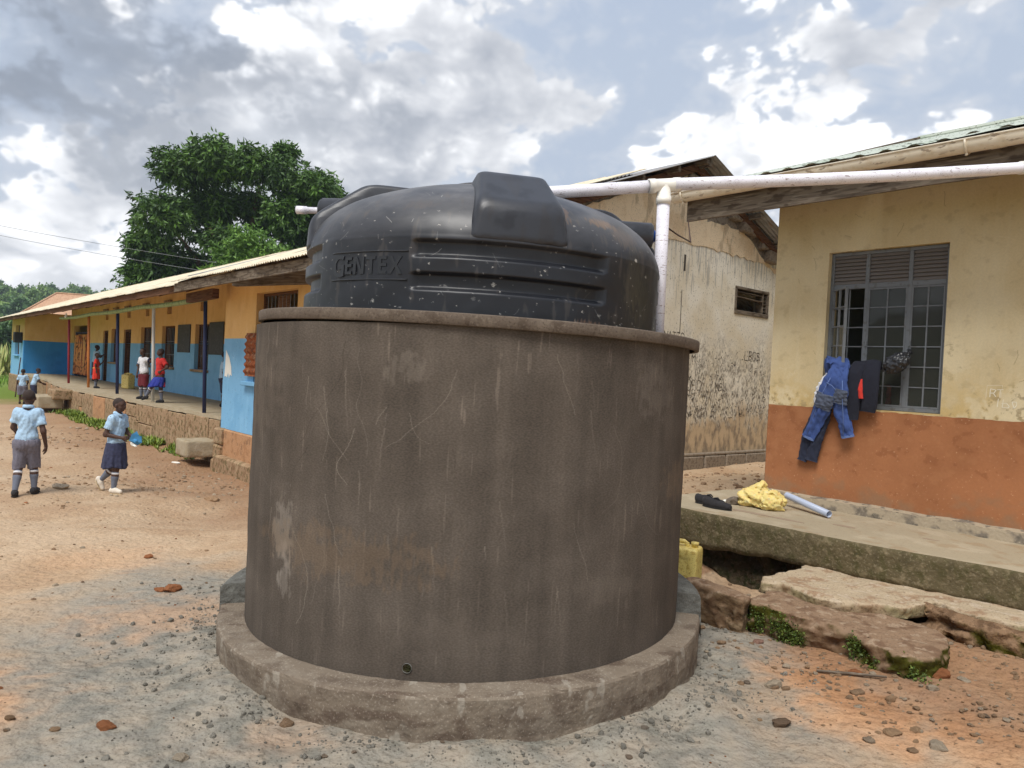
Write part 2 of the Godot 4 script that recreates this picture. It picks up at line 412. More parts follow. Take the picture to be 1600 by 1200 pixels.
	for k in M:
		if k.begins_with("cloth") or k.begins_with("denim") or k.begins_with("jacket"):
			M[k].albedo_texture = T.weave
			M[k].uv1_triplanar = true
			M[k].uv1_scale = Vector3.ONE * 2.6
	mat("sack", W, 0.75, tex(256, 66, rgb8(226, 206, 130), [[90, 2, 1, 1, 0.5, 0.7, rgb8(204, 180, 100), 0.6], [6, 4, 1, 1, 0.6, 0.75, rgb8(222, 168, 110), 0.5], [5, 4, 1, 1, 0.66, 0.72, rgb8(214, 204, 150), 0.8]]), 0.3)
	mat("curtain", W, 0.9, tex(512, 67, rgb8(222, 148, 88), [[9, 2, 1, 12, 0.5, 0.6, rgb8(150, 66, 36), 0.8], [16, 2, 1, 2, 0.62, 0.66, rgb8(70, 40, 32), 0.85], [8, 2, 1, 16, 0.62, 0.68, rgb8(238, 188, 126), 0.8]]), 1.6)
	var bag := mat("bag_black", rgb8(28, 29, 34), 0.42)
	bag.metallic_specular = 0.6
	M.char_line = M.char


# ------------------------------------------------------------------ sky
func px_dir(az: float, el: float) -> Vector3:
	var a := deg_to_rad(az); var e := deg_to_rad(el)
	return Vector3(sin(a) * cos(e), sin(e), -cos(a) * cos(e))


var sk1: FastNoiseLite
var sk2: FastNoiseLite
var sk3: FastNoiseLite
# [azimuth, elevation, half width az, half width el, tilt, amount]: big masses of cloud and gaps between them
var masses := [[-15, 17.5, 5.5, 5.0, 0.5, 0.30], [-9, 15.0, 5, 3.5, 0.0, 0.26], [-32, 9.0, 9, 3.2, 0.0, 0.30], [-2, 21, 5.5, 5.0, 0.2, 0.24], [18, 20, 9, 5.0, 0.1, 0.30], [15.5, 14.6, 4.5, 2.4, -0.3, 0.28], [11, 20, 3, 6, 0.4, 0.10], [23, 17, 3.5, 1.3, 0.0, 0.22], [29, 24, 4, 2, 0.3, 0.14],
	[5, 17, 3.0, 7, -0.2, -0.16], [-8.5, 22.5, 3.2, 2.4, -0.6, -0.22], [30, 18, 5, 5, 0.0, -0.14], [3, 27, 8, 3, 0.0, -0.16], [-5.5, 13, 4, 2.6, 0.0, -0.12], [23.5, 25.0, 2.4, 1.2, 0.4, -0.30]]


func sky_at(d: Vector3) -> Color:
	var y := maxf(d.y, 0.0)
	var q := Vector3(d.x, d.y * 1.5, d.z) * 2.5
	var az := rad_to_deg(atan2(d.x, -d.z))
	var el := rad_to_deg(asin(clampf(d.y, -1, 1)))
	var bias := 0.0
	var dark := 0.0
	var taz := az
	var tel := el
	az += sk3.get_noise_3dv(q * 2.4) * 9.0 + sk2.get_noise_3dv(q * 6.0) * 2.5
	el += sk3.get_noise_3dv(q * 2.4 + Vector3(9, 4, 2)) * 5.0 + sk2.get_noise_3dv(q * 6.0 + Vector3(3, 8, 5)) * 1.6
	if absf(az) < 60.0 and el < 45.0:
		for m in masses:
			var dx: float = (az - m[0])
			var dy: float = (el - m[1])
			var ex: float = (dx + m[4] * dy) / m[2]
			var ey: float = (dy - m[4] * dx * 0.5) / m[3]
			var w := ex * ex + ey * ey
			if w < 6.0: bias += m[5] * exp(-w)
	var warp := sk3.get_noise_3dv(q * 1.3) * 0.09
	q += Vector3(warp, -warp, warp * 0.6)
	var n := sk1.get_noise_3dv(q) * 0.5 + 0.5
	var n2 := sk1.get_noise_3dv(q + Vector3(-0.07, 0.13, 0.05)) * 0.5 + 0.5
	# rounded heaps on three scales
	var p1 := absf(sk2.get_noise_3dv(q * 1.6)) - 0.17
	var p2 := absf(sk2.get_noise_3dv(q * 4.0 + Vector3(7, 3, 1))) - 0.17
	var p3 := absf(sk2.get_noise_3dv(q * 9.5 + Vector3(1, 9, 4))) - 0.17
	var puff := p1 * 0.24 + p2 * 0.22 + p3 * 0.15
	var c := n + puff + bias * 0.85
	var cov := smoothstep(0.49, 0.565, c)
	var soft := smoothstep(0.30, 0.52, c)
	var edge := smoothstep(0.82, 0.50, c)
	var lit := clampf((n - n2) * 2.8 + 0.36 + edge * 0.34 + puff * 2.6 + bias * 0.30, 0.0, 1.0)
	# the clear part: a pale blue grey with a deeper blue overhead
	var base := rgb8(216, 224, 234).lerp(rgb8(190, 203, 222), smoothstep(0.02, 0.22, y)).lerp(rgb8(156, 178, 218), smoothstep(0.34, 0.9, y))
	var cl := rgb8(178, 185, 197).lerp(rgb8(248, 249, 252), lit)
	var out := base.lerp(rgb8(216, 222, 232), soft * 0.6).lerp(cl, cov)
	# the heavy grey cloud with a ragged lower edge
	for k in [[-31.0, 15.6, 17.0, 3.4], [-24.0, 19.5, 10.0, 3.6], [100.0, 24.0, 26.0, 6.0], [-150.0, 22.0, 30.0, 6.0]]:
		var dx2: float = wrapf(az - k[0], -180.0, 180.0) / k[2]
		var dy2: float = (el - k[1] + puff * 22.0 + (n - 0.5) * 5.0) / k[3]
		dark = maxf(dark, exp(-pow(dx2 * dx2 + dy2 * dy2, 1.5)))
	out = out.lerp(rgb8(142, 150, 163).lerp(rgb8(182, 190, 202), clampf(n * 1.5 - 0.35 + puff * 0.8, 0, 1)), dark * 0.76)
	var l := out.srgb_to_linear()
	var glare := 1.0 + 0.35 * cov * pow(lit, 5.0) * (1.0 - dark)     # sunlit cloud tops are brighter than the picture can hold
	return Color(l.r * glare, l.g * glare, l.b * glare)


func sky_image(exposure: float) -> ImageTexture:
	sk1 = noise(77, 1.0, 6)
	sk1.fractal_gain = 0.52
	sk2 = noise(78, 1.0, 4)
	sk3 = noise(79, 1.0, 3)
	var W := 4096; var H := 2048
	var lw := 512; var lh := 256
	var low := Image.create(lw, lh, false, Image.FORMAT_RGBF)
	for j in lh:
		var el := 90.0 - (j + 0.5) * 180.0 / lh
		for i in lw:
			var az := wrapf((i + 0.5) * 360.0 / lw, -180.0, 180.0)
			var c := sky_at(px_dir(az, maxf(el, 0.5)))
			low.set_pixel(i, j, Color(c.r / exposure, c.g / exposure, c.b / exposure))
	low.resize(W, H, Image.INTERPOLATE_BILINEAR)     # the middle of the view lies where the picture's two ends meet
	# finer rows and columns over the part of the sky that lies above the school yard
	for j in range(int(H * (90.0 - 40.0) / 180.0), int(H * 0.5)):
		var el := 90.0 - (j + 0.5) * 180.0 / H
		for k in range(-int(W * 44.0 / 360.0), int(W * 44.0 / 360.0)):
			var i := posmod(k, W)
			var az := (k + 0.5) * 360.0 / W
			var c := sky_at(px_dir(az, maxf(el, 0.5)))
			low.set_pixel(i, j, Color(c.r / exposure, c.g / exposure, c.b / exposure))
	return ImageTexture.create_from_image(low)


func setup_view() -> void:
	var cam := Camera3D.new()
	cam.name = "camera"
	cam.fov = rad_to_deg(2.0 * atan(600.0 / 1150.0))
	cam.position = Vector3(0, CAM_H, 0)
	cam.rotation = Vector3(deg_to_rad(-0.85), 0, deg_to_rad(2.86))
	cam.near = 0.05
	cam.far = 2500.0
	cam.current = true
	add_child(cam)
	var exposure := 2.5
	var e := Environment.new()
	e.background_mode = Environment.BG_SKY
	var sm := PanoramaSkyMaterial.new()
	sm.panorama = sky_image(exposure)
	e.sky = Sky.new()
	e.sky.sky_material = sm
	e.tonemap_mode = Environment.TONE_MAPPER_LINEAR
	e.tonemap_exposure = exposure
	e.sdfgi_enabled = true
	e.ssao_enabled = true
	e.ssil_enabled = true
	e.fog_enabled = true
	e.fog_density = 0.0005
	e.fog_light_color = rgb8(196, 208, 224)
	var we := WorldEnvironment.new()
	we.name = "world_environment"
	we.environment = e
	add_child(we)
	var sun := DirectionalLight3D.new()
	sun.name = "sun"
	sun.light_energy = 0.42
	sun.light_color = Color(1.0, 0.985, 0.96)
	sun.light_angular_distance = 24.0
	sun.shadow_enabled = true
	add_child(sun)
	sun.look_at_from_position(Vector3.ZERO, -Vector3(-0.22, 0.92, 0.54).normalized())


# ------------------------------------------------------------------ ground
func along(at: Vector3, p: Vector3) -> Vector3:
	return Transform3D(Basis(Vector3.UP, rot_along), at) * p


func lay_control() -> void:
	for p in [[-0.2, 0, -4.6], [-0.2, -0.02, -3.0], [0, 0, 0], [-2.2, 0, -3.4], [1.3, 0, -3.5], [2.0, 0.0, -3.6], [2.5, 0.03, -3.9], [1.5, 0.02, -4.4], [1.45, -0.08, -5.6], [1.75, -0.10, -5.5], [2.3, 0.0, -5.2], [3.0, 0.1, -4.4], [3.6, 0.1, -3.4],
		[-2.2, -0.02, -4.8], [-1.6, -0.02, -6.4], [-5.9, -0.2, -9.0], [-5.1, -0.22, -9.6], [-3.4, -0.1, -6.1], [-5.9, -0.27, -13.0], [-9, -0.24, -13.5], [-12, -0.28, -18], [-16.9, -0.32, -25.5], [-14, -0.26, -20.0],
		[-30, -0.4, -45], [0, 0.2, -40], [30, 0.3, -30], [0, 0, 18], [20, 0.1, 0], [-20, -0.1, 0], [-25, -0.3, -20], [0.6, 0.1, -8], [0.0, 0.15, -11.5], [2.4, 0.2, -11.9], [4.6, 0.2, -13.4]]:
		ctrl.append(Vector3(p[0], p[1], p[2]))
	for p in [[0.2, -0.42, 0.5], [-0.5, -0.3, 0.7], [-1.8, -0.27, 0.35], [-3.5, -0.26, 0.45], [-6.2, -0.2, 0.6], [-9.8, -0.13, 0.75], [-12.2, -0.14, 0.75], [-24, -0.34, 0.8], [-28, -0.36, 1.0], [2, -0.42, 0.9], [5, -0.3, 1.2], [9, -0.2, 1.0]]:
		ctrl.append(along(left_at, Vector3(p[0], p[1], p[2])))
	for p in [[-1.6, 0.32, -0.6], [-0.8, 0.36, -2.0], [-1.2, 0.28, 0.6], [-0.4, 0.1, 1.6], [3, 0.12, 1.7]]:
		ctrl.append(along(right_at, Vector3(p[0], p[1], p[2])))


func ground_y(x: float, z: float) -> float:
	var s := 0.0
	var w := 0.0
	for c in ctrl:
		var d := (x - c.x) * (x - c.x) + (z - c.z) * (z - c.z) + 0.04
		var k := 1.0 / (d * d)
		s += k * c.y
		w += k
	var far := smoothstep(50.0, 120.0, sqrt(x * x + z * z))
	var h := lerpf(s / w, -0.4, far)
	var dt := Vector2(x - tank_at.x, z - tank_at.z).length()
	h += hbig.get_noise_2d(x, z) * 0.05
	h += 0.028 * exp(-pow((dt - 1.55) / 0.22, 2.0)) * (0.6 + hbig.get_noise_2d(x * 3.0, z * 3.0) * 1.6)   # mortar droppings heaped round the footing
	return h


func fine_y(x: float, z: float) -> float:
	var k := hmap.get_noise_2d(x, z)
	return k * 0.012 + absf(hmap.get_noise_2d(x * 4.0 + 40.0, z * 4.0)) * 0.009


func steps_out(a: float, b: float, fine: float, grow: float, far: float) -> PackedFloat32Array:
	var v := PackedFloat32Array()
	var x := a
	while x <= b:
		v.append(x)
		x += fine
	var s := fine
	var hi := x
	while hi < far:
		v.append(hi)
		s *= grow
		hi += s
	v.append(far)
	s = fine
	var lo := a - fine
	var low := []
	while lo > -far:
		low.append(lo)
		s *= grow
		lo -= s
	low.append(-far)
	low.reverse()
	var out := PackedFloat32Array(low)
	out.append_array(v)
	return out


func build_ground() -> void:
	hmap = noise(101, 1.6, 5)
	hbig = noise(102, 0.45, 4)
	cnoise = noise(103, 0.55, 5)
	lay_control()
	var xs := steps_out(-4.2, 3.6, 0.034, 1.045, 900.0)
	var zs := steps_out(-7.4, -2.4, 0.034, 1.045, 900.0)
	var nx := xs.size(); var nz := zs.size()
	var pos := PackedVector3Array(); var col := PackedColorArray(); var idx := PackedInt32Array()
	pos.resize(nx * nz); col.resize(nx * nz)
	var sand := rgb8(200, 176, 148).srgb_to_linear()
	var sand2 := rgb8(184, 156, 127).srgb_to_linear()
	var grey := rgb8(152, 148, 138).srgb_to_linear()
	var dgrey := rgb8(112, 111, 104).srgb_to_linear()
	var orange := rgb8(206, 158, 118).srgb_to_linear()
	var brown := rgb8(146, 106, 76).srgb_to_linear()
	var green := rgb8(112, 142, 58).srgb_to_linear()
	var spots := [[-2.6, -3.1, 0.55, 0.9], [-2.15, -4.55, 0.42, 0.55], [1.85, -3.65, 0.42, 1.0], [1.7, -4.0, 0.34, 0.9], [2.2, -3.3, 0.4, 0.8], [-3.3, -6.0, 0.5, 0.4], [-0.9, -3.1, 0.2, 0.35], [2.0, -4.3, 0.3, 0.6]]
	for j in nz:
		var z := zs[j]
		for i in nx:
			var x := xs[i]
			var y := ground_y(x, z) + fine_y(x, z)
			pos[j * nx + i] = Vector3(x, y, z)
			var n := cnoise.get_noise_2d(x, z)
			var n2 := cnoise.get_noise_2d(x * 3.1 + 50.0, z * 3.1)
			var n3 := cnoise.get_noise_2d(x * 9.0, z * 9.0 + 70.0)
			var c := sand.lerp(sand2, clampf(0.45 + n * 1.4 + n2 * 0.7, 0.0, 1.0))
			var dt := Vector2(x - tank_at.x + 0.2, z - tank_at.z - 0.5).length()
			var gk := smoothstep(3.1, 1.9, dt + n * 1.1 + n2 * 0.35)
			c = c.lerp(grey, gk * clampf(0.92 + n3 * 0.3, 0.0, 1.0))
			var ring := smoothstep(2.3, 1.5, dt + n2 * 0.5)
			c = c.lerp(dgrey, ring * smoothstep(0.0, 0.4, n3 + n2 * 0.8) * 0.5)
			for sp in spots:
				var d := Vector2(x - sp[0], z - sp[1]).length() / float(sp[2])
				if d < 2.2: c = c.lerp(orange, smoothstep(1.35, 0.35, d + n2 * 0.8 + n3 * 0.5) * float(sp[3]) * 0.72)
			# bare brown earth by the broken slabs
			var bk := smoothstep(1.5, 0.7, Vector2((x - 3.0) / 1.2, (z + 4.2)).length() + n2 * 0.4)
			c = c.lerp(brown, bk * 0.7)
			var lp := Transform3D(Basis(Vector3.UP, rot_along), left_at).affine_inverse() * Vector3(x, 0, z)
			if lp.z > -1.0 and lp.z < 4.5 and lp.x > -30.0 and lp.x < 10.0:
				c = c.lerp(brown, smoothstep(2.6, 0.6, lp.z + n * 1.5) * 0.6)
			var gr := smoothstep(20.0, 27.0, Vector2(x, z).length() + n * 5.0 + (8.0 if lp.x > -31.0 and lp.z > -2.0 and lp.z < 12.0 else 0.0) * -1.0)
			c = c.lerp(green, gr * 0.9)
			col[j * nx + i] = c
	for j in nz - 1:
		for i in nx - 1:
			var a := j * nx + i
			idx.append_array(PackedInt32Array([a, a + 1, a + nx, a + 1, a + nx + 1, a + nx]))
	var nor := grid_normals(pos, nx, nz)
	var arr := []
	arr.resize(Mesh.ARRAY_MAX)
	arr[Mesh.ARRAY_VERTEX] = pos
	arr[Mesh.ARRAY_NORMAL] = nor
	arr[Mesh.ARRAY_COLOR] = col
	arr[Mesh.ARRAY_INDEX] = idx
	var am := ArrayMesh.new()
	am.add_surface_from_arrays(Mesh.PRIMITIVE_TRIANGLES, arr)
	struct(mesh_node("ground", am, M.soil))


func grid_normals(pos: PackedVector3Array, nx: int, nz: int) -> PackedVector3Array:
	var nor := PackedVector3Array(); nor.resize(pos.size())
	for j in nz:
		for i in nx:
			var dx := pos[j * nx + mini(i + 1, nx - 1)] - pos[j * nx + maxi(i - 1, 0)]
			var dz := pos[mini(j + 1, nz - 1) * nx + i] - pos[maxi(j - 1, 0) * nx + i]
			nor[j * nx + i] = dz.cross(dx).normalized()
	return nor


func hill_y(x: float, z: float) -> float:
	var r := smoothstep(90.0, 320.0, sqrt(x * x + z * z))
	var h := 15.0 * exp(-pow((x + 190.0) / 150.0, 2.0)) + 9.0 * exp(-pow((x + 20.0) / 150.0, 2.0)) + 12.0 * exp(-pow((x + 420.0) / 160.0, 2.0))
	return -0.8 + r * (h + hbig.get_noise_2d(x * 0.03, z * 0.03) * 4.0)


func build_hill() -> void:
	var xs := PackedFloat32Array(); var zs := PackedFloat32Array()
	for i in 90: xs.append(-620.0 + i * 10.0)
	for j in 44: zs.append(-520.0 + j * 10.0)
	var pos := PackedVector3Array(); var col := PackedColorArray(); var idx := PackedInt32Array()
	for z in zs:
		for x in xs:
			pos.append(Vector3(x, hill_y(x, z), z))
			col.append(rgb8(120, 146, 72).srgb_to_linear().lerp(rgb8(84, 118, 56).srgb_to_linear(), clampf(0.5 + cnoise.get_noise_2d(x * 0.05, z * 0.05) * 1.5, 0, 1)))
	var nx := xs.size()
	for j in zs.size() - 1:
		for i in nx - 1:
			var a := j * nx + i
			idx.append_array(PackedInt32Array([a, a + 1, a + nx, a + 1, a + nx + 1, a + nx]))
	var arr := []
	arr.resize(Mesh.ARRAY_MAX)
	arr[Mesh.ARRAY_VERTEX] = pos
	arr[Mesh.ARRAY_NORMAL] = grid_normals(pos, nx, zs.size())
	arr[Mesh.ARRAY_COLOR] = col
	arr[Mesh.ARRAY_INDEX] = idx
	var am := ArrayMesh.new()
	am.add_surface_from_arrays(Mesh.PRIMITIVE_TRIANGLES, arr)
	struct(mesh_node("hill", am, M.soil))


# ------------------------------------------------------------------ vegetation
# leaves as folded blades; every rosette hangs several of them
class Leaves:
	var pos := PackedVector3Array()
	var nor := PackedVector3Array()
	var col := PackedColorArray()

	func blade(p: Vector3, d: Vector3, side: Vector3, l: float, w: float, c: Color) -> void:
		var n := d.cross(side).normalized()
		var a := p + d * l * 0.45 + side * w * 0.5 + n * l * 0.06
		var b := p + d * l * 0.45 - side * w * 0.5 + n * l * 0.06
		var e := p + d * l - n * l * 0.12
		for q in [p, a, e, p, e, b]:
			pos.append(q)
			nor.append(n)
			col.append(c)

	func mesh() -> ArrayMesh:
		var arr := []
		arr.resize(Mesh.ARRAY_MAX)
		arr[Mesh.ARRAY_VERTEX] = pos
		arr[Mesh.ARRAY_NORMAL] = nor
		arr[Mesh.ARRAY_COLOR] = col
		var am := ArrayMesh.new()
		am.add_surface_from_arrays(Mesh.PRIMITIVE_TRIANGLES, arr)
		return am


func rnd_dir(r: RandomNumberGenerator) -> Vector3:
	var z := r.randf_range(-1, 1)
	var a := r.randf() * TAU
	var q := sqrt(1.0 - z * z)
	return Vector3(q * cos(a), z, q * sin(a))


# lobes: [centre, radius vector, rosettes]
func leaf_crown(lobes: Array, ll: float, lw: float, per: int, dark: Color, light: Color, sd: int, droop := 0.55) -> ArrayMesh:
	var r := RandomNumberGenerator.new()
	r.seed = sd
	var L := Leaves.new()
	for lb in lobes:
		var tone := r.randf()
		for k in lb[2]:
			var d := rnd_dir(r)
			var depth := pow(r.randf(), 0.45)
			var lump := 1.0 + 0.18 * sin(d.x * 5.0 + tone * 9.0) * sin(d.y * 6.0 + tone * 5.0) + 0.12 * sin(d.z * 9.0 + tone * 3.0)
			var p: Vector3 = lb[0] + d * lb[1] * depth * lump
			var c := dark.lerp(light, clampf(0.25 + tone * 0.35 + r.randf_range(-0.3, 0.45), 0, 1))
			for q in per:
				var out := (d * 0.7 + rnd_dir(r)).normalized()
				out = (out + Vector3.DOWN * droop).normalized()
				var side := out.cross(rnd_dir(r)).normalized()
				L.blade(p + rnd_dir(r) * ll * 0.35, out, side, ll * r.randf_range(0.7, 1.25), lw * r.randf_range(0.8, 1.2), c * r.randf_range(0.85, 1.15))
	return L.mesh()


func limb(b: MB, a: Vector3, z: Vector3, r0: float, r1: float, bend: Vector3) -> void:
	var pts := []
	var rs := []
	for i in 7:
		var t := i / 6.0
		pts.append(a.lerp(z, t) + bend * sin(t * PI))
		rs.append(lerpf(r0, r1, t))
	b.tube(pts, rs, 8)


func build_trees() -> void:
	var r := RandomNumberGenerator.new()
	r.seed = 5
	# the big mango: lobes at the places where its crown bulges
	var base := Vector3(-15.6, -0.4, -42.0)
	var lobes := []
	for l in [[-18.8, 12.4, 2.1], [-16.8, 12.9, 1.9], [-20.4, 11.2, 1.5], [-14.9, 13.2, 1.7], [-13.0, 13.0, 1.9], [-11.6, 12.0, 1.8], [-10.9, 10.6, 1.5], [-19.4, 9.6, 2.0], [-17.4, 10.6, 2.0], [-15.6, 11.0, 2.0], [-13.4, 10.6, 2.0], [-11.9, 8.9, 1.9], [-21.2, 8.2, 1.5], [-20.6, 6.6, 1.9], [-21.4, 4.6, 1.7], [-19.0, 7.4, 1.9], [-18.6, 5.2, 2.0], [-16.6, 8.4, 2.0], [-14.6, 7.4, 2.0], [-12.6, 6.8, 1.9], [-16.4, 5.4, 2.0], [-10.6, 9.4, 1.3], [-13.6, 4.8, 1.8], [-17.6, 13.9, 0.9], [-13.9, 14.3, 0.9]]:
		for k in 3:
			var o := Vector3(r.randf_range(-0.5, 0.5), r.randf_range(-0.5, 0.5), r.randf_range(-3.4, 3.4) * (0.5 if l[2] < 1.6 else 1.0))
			lobes.append([Vector3(l[0] + 0.5, l[1] * 0.92, base.z) + o - base, Vector3(l[2], l[2] * 0.8, l[2]) * r.randf_range(0.54, 0.76), int(122 * l[2])])
	var t := thing("mango_tree", "tall dark green mango tree with drooping leaves behind the blue and orange school block", "tree", base)
	mesh_node("crown", leaf_crown(lobes, 0.34, 0.105, 6, rgb8(34, 60, 24).srgb_to_linear(), rgb8(94, 130, 48).srgb_to_linear(), 9), M.leaf, t)
	var b := MB.new(true)
	limb(b, Vector3(0, -0.2, 0), Vector3(-0.2, 4.2, 0), 0.75, 0.55, Vector3(0.2, 0, 0.1))
	for e in [[-4.0, 9.5, 1.0], [-2.0, 11.5, -1.0], [1.0, 12.0, 0.8], [3.0, 10.5, -0.6], [-5.0, 6.0, -0.5], [3.6, 7.5, 0.6], [-1.0, 9.0, 2.4]]:
		limb(b, Vector3(-0.2, 3.9, 0), Vector3(e[0], e[1], e[2]), 0.34, 0.07, Vector3(r.randf_range(-0.5, 0.5), -0.3, r.randf_range(-0.5, 0.5)))
	obj("trunk", b, M.bark, t)
	# a smaller, paler tree before it
	base = Vector3(-12.5, -0.3, -35.0)
	lobes = []
	for l in [[0, 7.2, 1.2], [-1.2, 6.6, 1.1], [1.1, 6.4, 1.1], [-1.5, 5.4, 1.2], [1.6, 5.2, 1.2], [0, 5.6, 1.4], [-0.6, 4.4, 1.3], [1.0, 4.2, 1.3], [2.0, 4.2, 1.0]]:
		for k in 2:
			lobes.append([Vector3(l[0], l[1], 0) + Vector3(r.randf_range(-0.3, 0.3), r.randf_range(-0.3, 0.3), r.randf_range(-1.0, 1.0)), Vector3.ONE * l[2] * r.randf_range(0.75, 0.95), int(230 * l[2])])
	t = thing("round_tree", "small bushy light green tree before the tall mango tree", "tree", base)
	mesh_node("crown", leaf_crown(lobes, 0.24, 0.08, 5, rgb8(60, 96, 36).srgb_to_linear(), rgb8(116, 154, 62).srgb_to_linear(), 10, 0.3), M.leaf, t)
	b = MB.new(true)
	limb(b, Vector3(0, -0.2, 0), Vector3(0, 4.0, 0), 0.28, 0.16, Vector3(0.1, 0, 0))
	limb(b, Vector3(0, 3.2, 0), Vector3(-1.3, 5.8, 0.3), 0.12, 0.04, Vector3(0, 0.2, 0))
	limb(b, Vector3(0, 3.4, 0), Vector3(1.4, 5.6, -0.3), 0.12, 0.04, Vector3(0, 0.2, 0))
	obj("trunk", b, M.bark, t)
	# trees at the foot of the hill, beyond the far end of the school block
	var k := 0
	for e in [[-51.0, -74.0, 9.5, 4.6, "broad dark tree at the foot of the hill beside the maize"], [-58.0, -92.0, 12.0, 5.0, "tall dark green tree with two swellings on the hill foot"], [-50.5, -92.0, 9.0, 4.4, "round mid green tree above the far school roof end"], [-47.0, -82.0, 7.0, 3.8, "low spreading tree just over the school roof end"], [-62.0, -108.0, 14.0, 5.4, "high dark tree near the picture edge on the hill"], [-53.0, -112.0, 13.0, 5.0, "dark tree uphill of the brown hipped roof"], [-44.5, -106.0, 10.0, 5.0, "pale green tree behind the brown hipped roof"], [-66.0, -128.0, 15.0, 6.0, "bulky tree high on the wooded slope"], [-38.0, -104.0, 9.0, 4.4, "dark wide tree over the school roof ridge"], [-34.0, -96.0, 7.5, 4.0, "rounded tree between brown roof and mango tree"]]:
		var hh: float = float(e[2]) * 0.52
		var ww: float = float(e[3]) * 0.8
		lobes = []
		for q in 9:
			lobes.append([Vector3(r.randf_range(-0.55, 0.55) * ww, hh * r.randf_range(0.42, 0.86), r.randf_range(-0.5, 0.5) * ww), Vector3(ww * 0.42, hh * 0.19, ww * 0.42) * r.randf_range(0.8, 1.15), 150])
		var p := Vector3(e[0], hill_y(e[0], e[1]), e[1])
		t = thing("hillside_tree", e[4], "tree", p, 0.0, "trees at the foot of the hill")
		var tone := r.randf()
		mesh_node("crown", leaf_crown(lobes, 0.62, 0.34, 4, rgb8(42, 70, 36).srgb_to_linear(), rgb8(76, 108, 52).srgb_to_linear().lerp(rgb8(108, 138, 68).srgb_to_linear(), tone), 20 + k, 0.2), M.leaf, t)
		b = MB.new(true)
		limb(b, Vector3(0, -0.5, 0), Vector3(0.2, hh * 0.6, 0), 0.3, 0.14, Vector3(0.2, 0, 0))
		obj("trunk", b, M.bark, t)
		k += 1
	# the wood on the slope: nobody could count it
	var clumps := []
	for q in 8:
		var d := rnd_dir(r)
		clumps.append([Vector3(d.x * 1.5, 2.0 + absf(d.y) * 2.2, d.z * 1.5), Vector3(1.6, 1.3, 1.6), 34])
	var cm := leaf_crown(clumps, 0.75, 0.55, 3, Color(0.5, 0.5, 0.5), Color(1, 1, 1), 60, 0.1)
	var xfs := []
	var cols := []
	for q in 1500:
		var a := deg_to_rad(r.randf_range(-52.0, 4.0))
		var d := lerpf(150.0, 420.0, pow(r.randf(), 0.8))
		var x := sin(a) * d
		var z := -cos(a) * d
		if cnoise.get_noise_2d(x * 0.08, z * 0.08) < -0.16 and d > 150.0: continue
		var s := r.randf_range(0.4, 0.95) * (1.0 + d * 0.0012)
		xfs.append(Transform3D(Basis(Vector3.UP, r.randf() * TAU).scaled(Vector3(s, s * r.randf_range(0.8, 1.3), s)), Vector3(x, hill_y(x, z) - 0.6, z)))
		cols.append(rgb8(88, 124, 66).srgb_to_linear().lerp(rgb8(146, 176, 92).srgb_to_linear(), pow(r.randf(), 1.6)))
	scatter("hill_woodland", cm, M.leaf, xfs, cols)
	# maize and grass past the end of the block
	var L := Leaves.new()
	for q in 5:
		var a := r.randf() * TAU
		L.blade(Vector3(0, 0.1 + q * 0.05, 0), Vector3(cos(a) * 0.45, 1.0, sin(a) * 0.45).normalized(), Vector3(-sin(a), 0, cos(a)), r.randf_range(0.5, 1.0), 0.07, Color(1, 1, 1))
	var tuft := L.mesh()
	xfs = []; cols = []
	for q in 2600:
		var p := along(left_at, Vector3(r.randf_range(-58.0, -28.8), 0, r.randf_range(-16.0, 16.0)))
		var s := r.randf_range(0.25, 0.55)
		var c := rgb8(120, 160, 54).srgb_to_linear()
		if p.z < -44.0:
			s = r.randf_range(1.3, 2.1)
			c = rgb8(176, 178, 104).srgb_to_linear() if q % 3 else rgb8(120, 146, 64).srgb_to_linear()
		xfs.append(Transform3D(Basis(Vector3.UP, r.randf() * TAU).scaled(Vector3.ONE * s), Vector3(p.x, ground_y(p.x, p.z), p.z)))
		cols.append(c * r.randf_range(0.7, 1.15))
	scatter("tall_grass", tuft, M.leaf, xfs, cols)
	# weeds along the foot of the long plinth
	L = Leaves.new()
	for q in 7:
		var a := r.randf() * TAU
		L.blade(Vector3.ZERO, Vector3(cos(a) * 0.8, r.randf_range(0.5, 1.0), sin(a) * 0.8).normalized(), Vector3(-sin(a), 0, cos(a)), r.randf_range(0.08, 0.17), 0.03, Color(1, 1, 1))
	tuft = L.mesh()
	xfs = []; cols = []
	for q in 2600:
		var x := -0.7 - pow(r.randf(), 0.9) * 9.6
		var edge := plinth_z(x)
		var p := along(left_at, Vector3(x, 0, edge + absf(r.randfn(0.0, 0.17)) + 0.02))
		if cnoise.get_noise_2d(p.x * 2.0, p.z * 2.0) < -0.12: continue
		xfs.append(Transform3D(Basis(Vector3.UP, r.randf() * TAU).scaled(Vector3.ONE * r.randf_range(0.5, 1.2)), Vector3(p.x, ground_y(p.x, p.z), p.z)))
		cols.append(rgb8(84, 112, 34).srgb_to_linear().lerp(rgb8(140, 158, 60).srgb_to_linear(), r.randf()))
	scatter("weeds", tuft, M.leaf, xfs, cols)


func plinth_z(x: float) -> float:
	# the verandah's edge is not quite straight
	var pts := [[1.0, 0.0], [-0.1, 0.0], [-3.4, 0.19], [-6.2, 0.38], [-11.0, 0.59], [-13.5, 0.5], [-17.7, 0.14], [-24.3, 0.06]]
	for i in pts.size() - 1:
		if x <= pts[i][0] and x >= pts[i + 1][0]:
			return lerpf(pts[i][1], pts[i + 1][1], (pts[i][0] - x) / (pts[i][0] - pts[i + 1][0]))
	return 0.05


